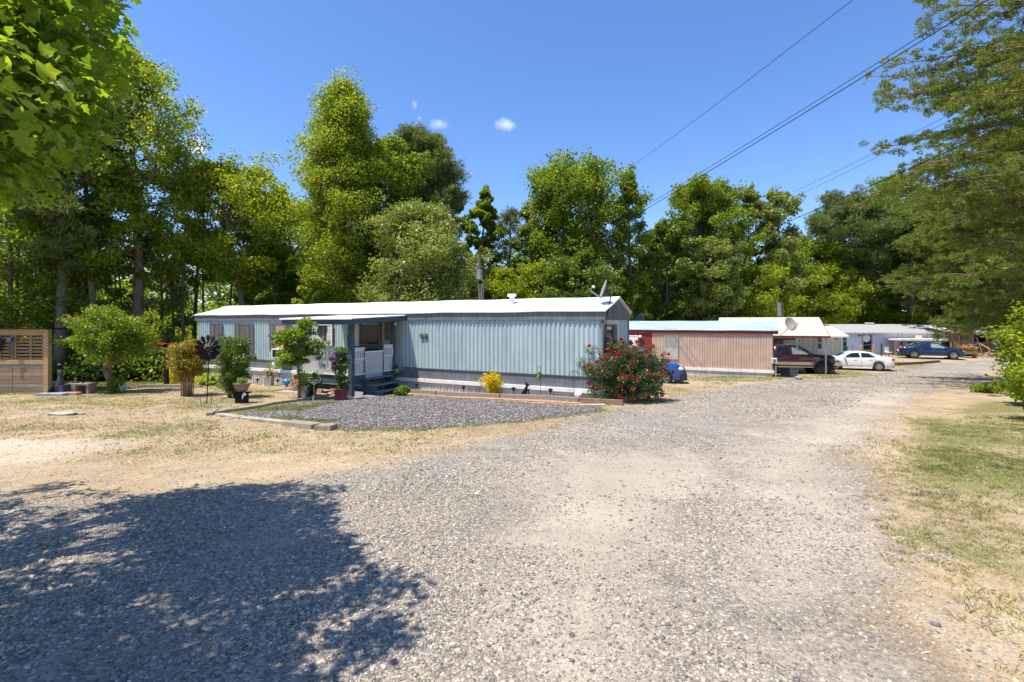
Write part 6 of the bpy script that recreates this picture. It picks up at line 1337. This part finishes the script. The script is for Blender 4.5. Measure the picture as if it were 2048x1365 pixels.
b.build('petals', M['black'], e)
MB().blob((dx, -.11, H), (.055,.03,.055), 1, 12, 0).build('hub', M['black'], e, smooth=True); MB().blob((dx, .03, H), (.05,.03,.05), 1, 12, 0).build('rear_hub', M['black'], e, smooth=True)
# planter on black pedestal
b0 = base(484, 14.7); z1 = at(484, 783, 14.7).z-b0.z; z2 = at(484, 767, 14.7).z-b0.z
e = empty('planter_bowl', b0+Vector((0,0,z1+.005)), 0, 'wide brown banded planter bowl on the black pedestal', 'planter'); MB().lathe([(.13,0),(.20,.12),(.235,z2-z1-.03),(.255,z2-z1),(.22,z2-z1),(.20,.12)], 20).build('bowl', pm('banded_clay', (.13,.085,.055), .6, col2=(.32,.22,.14), scale=2, stretch=(.1,.1,9)), e, smooth=True)
shrub(b0+Vector((.02,0,z2-.03)), .42, .22, 'sparse grey leaved plant in the banded bowl', leaf='leaf_grey', N=260, ls=.06, seed=50, name='potted_plant', cat='plant', stems=7, stemr=.004)
e = empty('pedestal', b0, .3, 'black square pedestal with white leaf motif under the bowl', 'pedestal'); MB().box(-.16,.16,-.14,.14,-.03,z1-.03).build('drum', M['black'], e); MB().box(-.26,.26,-.03,.03,z1-.06,z1-.02).box(-.03,.03,-.24,.24,z1-.06,z1-.021).build('cross_bar', M['black'], e)
MB().add([(.02,-.145,.20),(.05,-.146,.30),(.10,-.145,.34),(.13,-.145,.30),(.16,-.145,.29),(.12,-.145,.24),(.07,-.145,.22),(.05,-.145,.12)], [tuple(range(8))]).build('motif', M['white_clean'], e)
# bird feeding pole with red plates
b0 = base(333, 21.5); e = empty('bird_feeder', b0, 0, 'dark post with red plates and hanging feeder at the wood edge', 'bird feeder'); h = at(333, 696, 21.5).z-b0.z
MB().box(-.07,.07,-.07,.07,-.1,h+.45).build('post', M['black'], e); MB().lathe([(.05,-.02),(.26,0),(.26,.03),(.05,.05)], 16, (-.10,-.05,h+.16)).build('red_plate', pm('red_plastic', (.6,.01,.03), .4), e); MB().lathe([(.05,-.02),(.2,0),(.2,.02)], 16, (.32,0,h+.12)).bar((0,0,h+.2),(.4,0,h+.2),.02).bar((0,0,h+.2),(-.4,0,h+.2),.02).build('red_plate', pm('red_plastic2', (.5,.01,.03), .4), e); MB().lathe([(.03,-.25),(.06,-.2),(.06,-.05),(.02,0)], 10, (-.12,-.1,h+.1)).build('feeder', M['steel'], e)
o = MB().bar((-1.3,0,.05),(-.3,.1,.06),.14,.12).bar((-.28,.1,.06),(.7,.0,.05),.14,.12).bar((.72,0,.05),(1.5,-.15,.05),.14,.12).build('log_edging', M['wood_grey'], loc=base(337, 20.7)); yard_item(o, 'low timber edging around the bird feeder post', 'timber')
# cinder box bench by the crape tree
b0 = base(163, 17.9); e = empty('block_table', b0, .1, 'low table of blocks with two small pots on it', 'table'); MB().box(-.75,-.70,-.2,.2,0,.36).box(-.35,.0-.05,-.22,.22,0,.34).box(.30,.38,-.2,.2,0,.38).box(-.35,.40,-.22,.22,.34,.40).box(-.75,-.35,-.2,.2,.30,.36).build('blocks', M['wood_grey'], e); MB().box(-.70,-.36,-.19,-.15,0,.30).box(-.04,.30,.1,.14,0,.34).build('back_board', M['bark_brown'], e)
for dx_, hh, lb in ((-.22, .10, 'tiny clear jar on the block table'), (.05, .15, 'tiny dark pot with sprig on the block table')):
    o = MB().lathe([(.03,0),(.045,.02),(.045,hh*.6),(.03,hh)], 10).blob((0,0,hh+.04), (.04,.04,.06), 3, 8, .3).build('small_pot', M['black' if hh > .12 else 'shutter'], loc=b0+Vector((dx_, 0, .405))); yard_item(o, lb, 'pot')
b0 = base(121, 17.5); e = empty('yard_statue', b0, 0, 'dark upright yard figure beside the pallet shed', 'statue'); MB().box(-.16,.22,-.15,.15,0,.34).lathe([(.12,.34),(.10,.5),(.07,.7),(.09,.8),(.05,.9)], 12).build('figure', M['dark_iron'], e, smooth=False)
o = MB().box(-.5,.45,-.25,.25,-.03,.09).build('paving_slab', pm('bluish_slab', (.28,.30,.34), .9), loc=base(112, 17.2)); yard_item(o, 'bluish slab at the foot of the dark yard figure', 'slab')
o = MB().box(-.25,.25,-.12,.12,-.03,.11).build('paving_slab', M['brick'], loc=base(144, 17.3)); yard_item(o, 'reddish block beside the bluish slab', 'slab')
o = MB().tube([(0,0,0),(.05,0,.08),(.13,0,.24),(.17,0,.33)], [.07,.075,.045,.02], 8).blob((.19,0,.36), (.055,.04,.04), 2, 8, .1).tube([(-.02,0,.05),(-.12,0,.02)], [.03,.008], 6).tube([(.03,.03,.03),(.04,.03,-.02)], .012, 5).build('crow_statue', M['black'], loc=base(97, 17.3)+Vector((0,0,.02)), smooth=True); yard_item(o, 'black bird figure at the foot of the shed post', 'statue')
b0 = base(243, 19.3); e = empty('plant_pot', b0, 0, 'white pot with dark bushy plant right of the crape trunk', 'plant pot'); MB().lathe([(.10,0),(.16,.05),(.20,.22),(.18,.24)], 14).build('pot', M['white_paint'], e, smooth=True)
shrub(b0+Vector((0,0,.22)), .42, .42, 'dark bushy plant in the white pot', leaf='leaf_dark', N=420, ls=.06, seed=51, name='potted_plant', cat='plant', stems=7, stemr=.004)
o = MB().blob((0,0,.02), (.32,.22,.05), 4, 12, .35).blob((.28,.05,.01), (.22,.15,.03), 5, 10, .3).build('flat_rock', M['conc'], loc=gp(127, 829), smooth=True); yard_item(o, 'flat pale rock bedded in the left lawn', 'rock')
# flower pot, solar lamps, blue bowl along the skirting
b0 = FA.w(FA.u(538, .5), .5, 0); b0.z = gzf(b0.x, b0.y); e = empty('plant_pot', b0, 0, 'square tan pot with peach flowers by the skirting', 'plant pot'); MB().prism([(-.14,0),(.14,0),(.18,.42),(-.18,.42)], -.15, .15).build('pot', pm('tan_pot', (.42,.36,.30), .7), e)
s_, c_, r_ = shrub(b0+Vector((0,0,.40)), .55, .40, 'peach and white flowers in the square tan pot', leaf='leaf_grey', N=300, ls=.06, seed=52, name='potted_flowers', cat='flowers', stems=9, stemr=.004)
V, F = leafcloud(np.random.RandomState(4), c_, r_, 160, .055); link('petals', np_mesh('petals', V, F), M['petal_peach'], s_)
for i, px in enumerate((515, 555, 833, 927, 1027, 1101)):
    t_ = .35 if px < 600 else .5; u = FA.u(px, t_); b0 = FA.w(u, t_, 0); b0.z = gzf(b0.x, b0.y)+(.08 if px > 700 else 0)
    if i == 0: sol = empty('solar_light', b0, 0); MB().tube([(0,0,-.05),(0,0,.17)], .012, 6).build('stake', M['black'], sol); MB().lathe([(.03,.16),(.045,.22),(.085,.23),(.085,.25),(.04,.28)], 12).build('lamp_head', M['black'], sol); s2 = sol
    else: s2 = copy_tree(sol); s2.location = b0
    tag(s2, ['small black solar light left of the tan pot', 'small black solar light between tan pot and blue bowl', 'black solar light in the bed just right of the porch steps', 'black solar light in the bed left of the golden shrub', 'black solar light between golden shrub and sitting statue', 'black solar light right of the thin hanging hook'][i], 'solar light', 'solar lights along the trailer')
b0 = FA.w(FA.u(574, .45), .45, 0); b0.z = gzf(b0.x, b0.y); o = MB().lathe([(.02,.10),(.12,.105),(.20,.17),(.215,.24),(.16,.32),(.03,.35)], 20).lathe([(.06,0),(.05,.1)], 10).build('gazing_bowl', pm('blue_glaze', (.02,.24,.48), .15, var=.2, spec=.8), loc=b0, smooth=True); yard_item(o, 'shiny bright blue round bowl by the skirting', 'bowl')
b0 = FA.w(FA.u(586, .6), .6, 0); b0.z = gzf(b0.x, b0.y); o = MB().lathe([(.05,0),(.04,.25),(.10,.30),(.10,.42),(.05,.46)], 12).blob((.05,0,.5),(.08,.06,.05),4,8,.2).build('garden_figure', pm('plum_ceramic', (.07,.035,.035), .5, col2=(.22,.17,.16), scale=9), loc=b0, smooth=True); yard_item(o, 'small dark ceramic figure right of the blue bowl', 'figurine')
o = MB().prism([(-.13,0),(.13,0),(.17,.40),(-.17,.40)], -.14, .14).build('tan_urn', pm('tan_urn', (.36,.28,.20), .8), loc=base(607, 16.6)); yard_item(o, 'tan clay pot behind the sapling trunk', 'plant pot')
# wire stand
b0 = base(628, 15.55); e = empty('wire_stand', b0, .2, 'thin pale wire plant stand with empty rings before the porch', 'plant stand'); b = MB().tube([(0,0,.02),(0,0,.62)], .012, 6)
for k in range(3): a = k*2.094+.5; b.tube([(0,0,.20),(.28*math.cos(a),.28*math.sin(a),.0)], .010, 6)
for k in range(5): a = k*1.257; b.tube([(0,0,.50),(.07*math.cos(a),.07*math.sin(a),.56),(.19*math.cos(a),.19*math.sin(a),.62),(.22*math.cos(a),.22*math.sin(a),.72)], .007, 5)
b.tube([(.22*math.cos(q), .22*math.sin(q), .67) for q in np.linspace(0, 6.283, 20)], .005, 4, False).tube([(.10*math.cos(q), .10*math.sin(q), .59) for q in np.linspace(0, 6.283, 16)], .005, 4, False); b.build('wire_frame', pm('pale_wire', (.30,.27,.24), .6, var=.2), e)
# purple pot with flowering vine
b0 = base(683, 15.75); e = empty('plant_pot', b0, .2, 'square dark purple pot at the front porch post', 'plant pot'); MB().prism([(-.17,0),(.17,0),(.21,.36),(-.21,.36)], -.17, .17).build('pot', pm('plum_pot', (.10,.015,.025), .35, var=.15), e)
rgv = np.random.RandomState(9); C = []; Rr = []; mbv = MB()
for k in range(7):
    a = rgv.uniform(-.1,.1); mbv.tube([(a,a*.5,0),(a*1.2,.05*math.sin(k),.5),(a+.03*math.sin(k*2),0,1.0),(a*.8,.02,1.35)], .006, 5)
for k in range(64): z = rgv.uniform(.02,1.36); C.append((rgv.normal()*.07*(1.2 if z < 1 else .9)+.02, rgv.normal()*.06, z)); Rr.append(rgv.uniform(.08,.15))
V, F = leafcloud(rgv, C, Rr, 2300, .065); vn = plant('clematis_vine', 'climbing vine with purple flowers rising from the purple pot', 'vine', b0+Vector((0,0,.34)), mbv, V, F, 'bark_brown', 'leaf_privet', parts=('stems', 'leaves'))
V, F = leafcloud(rgv, [(-.16,-.12,1.0),(-.2,-.12,.85),(-.1,-.14,1.15),(.08,-.1,1.22),(-.22,-.1,.7)], [.10,.09,.10,.08,.07], 230, .075); link('flowers', np_mesh('flowers', V, F), M['petal_purple'], vn)
o = MB().prism([(-.13,0),(.13,0),(.15,.20),(-.12,.22)], -.01, .01).build('white_plaque', M['white_clean'], loc=base(717, 16.3)); yard_item(o, 'small white tablet leaning beneath the porch gate', 'tablet')
rgs = random.Random(3)
for i, (px, py) in enumerate(((660, 792), (670, 790), (733, 787))):
    o = MB().blob((0,0,.05), (.10-.01*i,.08,.07), i+3, 10, .3).build('garden_rock', M['conc'], loc=gp(px, py), smooth=True); yard_item(o, ['tan rock left of the purple pot', 'smaller rock touching the purple pot', 'pale rock beside the white tablet'][i], 'rock', 'rocks before the porch')
for i, (px, py, w, d, lb) in enumerate(((588, 785, 1.1, .5, 'pale stepping slab left of the sapling'), (672, 792, 2.2, .5, 'long pale slab before the porch pots'), (740, 792, 1.7, .6, 'pale slab at the foot of the porch steps'))):
    o = MB().box(-w/2, w/2, -d/2, d/2, -.05, .03).build('paving_slab', M['conc'], loc=gp(px, py)); o.rotation_euler = (0, 0, R(-12)); yard_item(o, lb, 'slab')
# green bucket on the porch wall post
b0 = FA.w(uR+.25, .35, FA.z(746, uR, .3)); e = empty('hanging_pot', b0, 0, 'lime green hanging pot beside the porch steps', 'plant pot'); MB().lathe([(.07,0),(.10,.15),(.105,.16)], 14).build('pot', pm('lime_pot', (.30,.46,.03), .4), e, smooth=True); MB().tube([(-.1,0,.16),(-.05,.02,.3),(0,.25,.4)], .006, 5).build('hanger', M['black'], e)
shrub(b0+Vector((0,0,.14)), .26, .18, 'dark red flowers in the lime green pot', leaf='petal_purple', N=130, ls=.04, seed=53, name='potted_flowers', cat='flowers', stems=6, stemr=.003)
# sitting animal statue
u = FA.u(1053, .62); b0 = FA.w(u, .62, 0); b0.z = gzf(b0.x, b0.y)+.10; e = empty('animal_statue', b0, FA.rz, 'black statue of a sitting animal with raised paw on the bed', 'statue')
MB().tube([(-.06,0,.0),(-.075,0,.08),(-.04,0,.18),(.0,0,.27),(.015,0,.32)], [.06,.09,.065,.045,.04], 12).blob((.02,0,.36), (.06,.045,.05), 1, 12, .05).tube([(.05,0,.355),(.11,0,.34)], [.03,.018], 8).tube([(-.01,.03,.39),(-.035,.05,.46)], [.02,.006], 6).tube([(-.01,-.03,.39),(-.035,-.05,.46)], [.02,.006], 6).tube([(.01,.03,.2),(.07,.035,.14),(.06,.03,0)], [.025,.02,.018], 7).tube([(.01,-.03,.22),(.10,-.04,.20),(.14,-.04,.25)], [.025,.018,.014], 7).tube([(-.02,-.06,.06),(.05,-.07,.02)], [.04,.025], 7).tube([(-.10,0,.03),(-.17,.02,.02),(-.19,.03,.10)], [.02,.015,.008], 6).build('figure', M['black'], e, smooth=True)
# shepherd hook with hanging ornament
u = FA.u(1081, .5); b0 = FA.w(u, .5, 0); b0.z = gzf(b0.x, b0.y); h = FA.z(733, u, .5)-b0.z
e = empty('shepherd_hook', b0, FA.rz, 'thin black hook stake with a small hanging green ball', 'hook'); MB().tube([(0,0,0),(0,0,h-.07),(-.01,0,h-.02),(-.05,0,h),(-.09,0,h-.03),(-.09,0,h-.14)], .007, 6).build('stake', M['black'], e); MB().blob((-.07,0,h-.36), (.07,.06,.08), 2, 10, .15).build('ball', pm('mossy_ball', (.22,.24,.06), .8, var=.4, scale=20), e, smooth=True); V, F = leafcloud(np.random.RandomState(3), [(-.07,0,h-.24)], [.09], 60, .05); link('sprig', np_mesh('sprig', V, F), M['leaf_mid'], e)
u = FA.u(1148, .6); b0 = FA.w(u, .6, 0); b0.z = gzf(b0.x, b0.y); h = FA.z(752, u, .6)-b0.z
e = empty('wire_spinner', b0, FA.rz, 'round wire garden spinner left of the rose bush', 'garden spinner'); b = MB().tube([(0,0,0),(0,0,h-.17)], .008, 6)
for k in range(6):
    a = k*math.pi/6; n = 20; pts = [(.17*math.cos(t_)*math.cos(a), .17*math.cos(t_)*math.sin(a), h+.17*math.sin(t_)) for t_ in np.linspace(0, 2*math.pi, n)]; b.tube(pts, .004, 4, False)
b.build('wire_globe', M['dark_iron'], e)
for (px, py) in ((1157, 796),): o = MB().blob((0,0,.09), (.13,.09,.09), 7, 12, .25).build('white_rock', M['white_paint'], loc=gp(px, py+6)+Vector((0,.12,.06)), smooth=True); yard_item(o, 'rounded white rock at the left foot of the rose bush', 'rock')
u = FA.u(495, 1.0); b0 = FA.w(u, 1.0, 0); b0.z = gzf(b0.x, b0.y); o = MB().tube([(0,0,0),(.02,0,1.0),(.06,0,1.9),(.10,0,1.95),(.13,0,1.85)], .010, 6).tube([(-.2,0,1.3),(-.2,0,.85)], .012, 5).tube([(-.26,0,1.35),(-.26,0,.8)], .012, 5).tube([(-.23,0,1.6),(-.23,0,1.35)], .005, 4).tube([(.02,0,1.62),(-.23,0,1.62)], .008, 5).build('hook_stake', M['black'], loc=b0); yard_item(o, 'thin curved stake with black chime right of the privet shrub', 'stake')
# timbers: bed edging and parking pad kerbs
def timber(p, q, w, h, mat, label, name='landscape_timber', group=None, dz=0):
    p = gp(*p) if not isinstance(p, Vector) else p; q = gp(*q) if not isinstance(q, Vector) else q
    n = 5; b = MB(); dd = (q-p); s = Vector((dd.y, -dd.x, 0)).normalized(); vs = []
    for i in range(n+1):
        c = p.lerp(q, i/n); z = gzf(c.x, c.y)+dz; wv = w/2*(1+.06*math.sin(i*2.1+p.x)); vs += [c.xy.to_3d()-s*wv+Vector((0,0,z-.04)), c.xy.to_3d()+s*wv+Vector((0,0,z-.04)), c.xy.to_3d()+s*wv*.94+Vector((0,0,z+h+.008*math.sin(i*3))), c.xy.to_3d()-s*wv*.94+Vector((0,0,z+h))]
    fs = [(0,1,2,3), tuple(n*4+k for k in (3,2,1,0))]
    for i in range(n): fs += [(i*4+k, i*4+4+k, i*4+4+(k+1)%4, i*4+(k+1)%4) for k in range(4)]
    o = b.add([v-p for v in vs], fs).build(name, M[mat], loc=p); return yard_item(o, label, 'timber', group)
gK = 'timbers round the parking pad'; M['kerb'] = pm('kerb_board', (.36,.31,.25), .9, var=.3, scale=6, bump=.4)
timber((418,832), (432,823), .14, .07, 'wood_grey', 'short dark end timber at the pad left corner', group=gK)
timber((433,829), (545,810), .14, .08, 'wood_grey', 'long timber from pad corner toward the sapling, nearer half', group=gK)
timber((546,810), (700,786), .14, .08, 'wood_grey', 'long timber from mid pad side to the purple pot, farther half', group=gK)
for i, (a, c) in enumerate((((438,831),(485,838)), ((486,838),(525,842)), ((526,842),(574,847)))): timber(a, c, .20, .05, 'kerb', ['flat pale kerb piece nearest the pad corner', 'flat pale kerb piece, second from the pad corner', 'flat pale kerb piece, third from the pad corner'][i], 'kerb_piece', gK)
timber((576,850), (634,857), .30, .09, 'wood_grey', 'wide tilted plank left of two at the pad front', 'plank', gK); timber((637,859), (668,860), .30, .10, 'wood_grey', 'short wide plank with worn end at the pad front', 'plank', gK)
gB = 'timbers along the trailer flower bed'
def bedp(px, t): u = FA.u(px, t); p = FA.w(u, t, 0); p.z = gzf(p.x, p.y); return p
for (a, c, m_, lb) in ((790, 872, 'wood_grey', 'bed timber right of the porch steps'), (874, 1000, 'wood_grey', 'bed timber below the golden shrub'), (1002, 1158, 'wood_grey', 'bed timber below the sitting statue'), (1160, 1246, 'bark_brown', 'darker bed timber below the rose bush')): timber(bedp(a, .85), bedp(c, .85), .13, .16, m_, lb, group=gB)
timber((1249,806), (1313,779), .17, .20, 'wood_grey', 'angled timber right of the rose bush', group=gB)
o = MB()
for i in range(60):
    u = FA.u(800, 1.2)+i*.215; 
    if u > LA-.3: break
    for j in range(2): p = FA.w(u, 1.0+j*.17, 0); o.box(p.x-.095, p.x+.095, p.y-.07, p.y+.07, gzf(p.x, p.y)-.03, gzf(p.x, p.y)+.022+.004*((i*7+j) % 3))
o = o.build('brick_path', M['brick']); yard_item(o, 'narrow worn red brick strip along the flower bed', 'paving'); o['kind'] = 'structure'
q = gp(1190, 813); o = MB().box(-.38,.38,-.12,.12,-.02,.035).build('paving_slab', M['conc'], loc=bedp(1185, 1.25)); o.rotation_euler = (0,0,R(5)); yard_item(o, 'pale slab at the right end of the brick strip', 'slab')
o = MB().box(-.6,.6,-.2,.2,-.04,.05).blob((.1,-.1,.12),(.2,.12,.1),3,8,.3).build('paving_slab', M['conc'], loc=gp(1592, 760)); yard_item(o, 'pale slab with lump beside the pink trailer end', 'slab')
# black kerb timber before the blue sedan
timber((1792,731), (1877,725), .3, .16, 'dark_iron', 'dark low wall timber on the grass before the blue sedan', dz=0)
# ---------------------------------------------------------------- white chair, bins, flower box, cart by the far houses
b0 = base(1778, 45.3); e = empty('garden_chair', b0, .3, 'white garden chair between white sedan and shelter', 'chair'); MB().box(-.24,.24,-.22,.22,.40,.44).build('seat', M['white_clean'], e); MB().box(-.24,.24,.2,.24,.44,.92).build('backrest', M['white_clean'], e)
for sx in (-1,1):
    for sy2 in (-1,1): MB().box(sx*.21-.018, sx*.21+.018, sy2*.19-.018, sy2*.19+.018, 0, .40).build('leg', M['steel'], e)
b0 = base(1684, 44.5); e = empty('waste_bin', b0, 0, 'dark green bin peeking out behind the white sedan hood', 'bin'); MB().prism([(-.26,0),(.26,0),(.32,.95),(-.32,.95)], -.3, .3).build('tub', pm('green_plastic', (.01,.10,.05), .5), e); MB().box(-.34,.34,-.34,.34,.95,1.03).build('lid', M['leaf_dark'] if False else pm('green_lid', (.01,.08,.05), .5), e)
b0 = base(2016, 45.2); e = empty('waste_bin', b0, 0, 'dark green bin at the right of the timber porch', 'bin'); MB().prism([(-.42,0),(.42,0),(.5,1.0),(-.5,1.0)], -.4, .4).build('tub', pm('green_plastic2', (.01,.10,.05), .5), e); MB().box(-.52,.52,-.44,.44,1.0,1.08).build('lid', pm('green_lid2', (.02,.16,.09), .5), e)
b0 = base(1937, 44.6); e = empty('flower_box', b0, 0, 'raised wooden flower box left of the porch steps', 'planter'); MB().box(-.65,.65,-.25,.25,.35,.65).build('box', M['wood_new'], e)
for sx in (-.55,.55): MB().box(sx-.04, sx+.04, -.2, .2, 0, .35).build('leg', M['wood_new'], e)
s_, c_, r_ = shrub(b0+Vector((0,0,.6)), 1.5, .75, 'vivid pink and orange flowers in the wooden flower box', leaf='leaf_bright', N=700, ls=.11, seed=54, name='potted_flowers', cat='flowers', stems=14, stemr=.006)
top = [c for c in c_ if c[2] > .32]; V, F = leafcloud(np.random.RandomState(5), top, [.16]*len(top), 500, .10); link('petals', np_mesh('petals', V, F), M['petal_pink'], s_)
b0 = base(1966, 43.6); h = at(1957, 686, 43.6).z-b0.z; e = empty('dish_mast', b0, 0, 'leaning steel mast with old dish arm before the porch steps', 'mast'); MB().tube([(0,0,-.05),(-.2,0,h*.6),(-.40,0,h)], .035, 8).build('mast', M['steel'], e); MB().tube([(-.40,0,h-.05),(-1.0,0,h-.25)], .03, 6).blob((-1.1,0,h-.2),(.14,.08,.10),2,10,.2).build('feed_arm', M['steel'], e); MB().bar((-.40,0,h),(-.62,0,h+.5),.10,.04).build('bracket', M['shutter'], e)
b0 = base(1996, 44.6); o = MB()
for k in range(26): o.blob((rgs.uniform(-.95,.95), rgs.uniform(-.3,.3), rgs.uniform(.05,.35)), (rgs.uniform(.12,.26), .15, rgs.uniform(.06,.12)), k, 8, .3)
o.tube([(-.7,0,.3),(-.8,0,.75),(-.5,0,.6),(-.3,0,.7)], .05, 6); o = o.build('firewood_heap', pm('firewood', (.55,.38,.30), .85, col2=(.10,.06,.05), scale=2.2), loc=b0); yard_item(o, 'heap of split wood and scraps right of the porch steps', 'wood pile')
# ---------------------------------------------------------------- utility pole, wires
b0 = base(961, 27.5); ht = at(957, 508, 27.5).z-b0.z; e = empty('utility_pole', b0, 0, 'dark wooden utility pole with grey transformer behind the blue trailer', 'utility pole')
MB().tube([(0,0,-.2),(-.02,0,ht*.6),(-.08,0,ht)], [.13,.11,.09], 10).build('pole', M['bark'], e)
zt_ = at(959, 543, 27.5).z-b0.z; zb_ = at(959, 561, 27.5).z-b0.z; MB().lathe([(.16,zb_),(.18,zb_+.03),(.18,zt_-.04),(.195,zt_-.03),(.195,zt_),(.05,zt_+.06)], 16, (-.05,-.36,0)).lathe([(.03,zt_),(.03,zt_+.25)], 8, (-.18,-.36,0)).build('transformer', M['steel'], e); MB().box(-.12,.12,-.22,-.12,zb_-.2,zb_-.05).build('bracket', M['black'], e)
MB().tube([(.07,-.16,0),(.07,-.16,zb_-.15)], .035, 6).tube([(.16,-.14,0),(.16,-.14,zb_-.2)], .025, 6).build('conduit', M['steel'], e)
b0 = base(1562, 43); ht = at(1562, 604, 43).z-b0.z; e = empty('service_mast', b0, 0, 'slim rusty mast with grey meter panel behind the carport', 'utility pole'); MB().tube([(0,0,-.2),(.03,0,ht)], .06, 8).tube([(.18,0,-.2),(.22,0,ht-.2)], .03, 6).build('pole', M['bark_brown'], e); MB().box(-.34,-.05,-.05,.05,ht-1.25,ht-.05).build('panel', M['steel'], e)
def wire(pts, r, label):
    b = MB(); (x0,y0,Y0),(x1,y1,Y1) = pts; A = at(x0,y0,Y0); B = at(x1,y1,Y1); sag = .004*(A-B).length
    P = [A.lerp(B, t)+Vector((0,0,-sag*4*t*(1-t))) for t in np.linspace(0,1,25)]; b.tube(P, r, 6, False); o = b.build('overhead_wire', M['black']); yard_item(o, label, 'wire', 'overhead wires')
wire(((1240,350,47),(1760,-42,16)), 0.0115, 'single thin wire crossing the open sky highest up')
wire(((1065,548,44),(2040,-52,15)), 0.0130, 'upper of the twin wires running to the top right corner')
wire(((1065,553,44),(2060,-52,14.6)), 0.0173, 'thicker lower of the twin wires running to the top right corner')
wire(((1500,425,50),(2100,128,18)), 0.0101, 'upper of two thin parallel wires right of centre')
wire(((1500,436,50),(2100,140,18)), 0.0101, 'lower of two thin parallel wires right of centre')
wire(((1232,574,22),(1590,438,18)), 0.0115, 'service wire dropping to the ridge of the blue trailer')
wire(((1590,438,18),(2130,196,10)), 0.0130, 'thick cable continuing right toward the near pines')
wire(((60,190,8),(470,470,34)), 0.0072, 'pale thin wire passing behind the near maple')
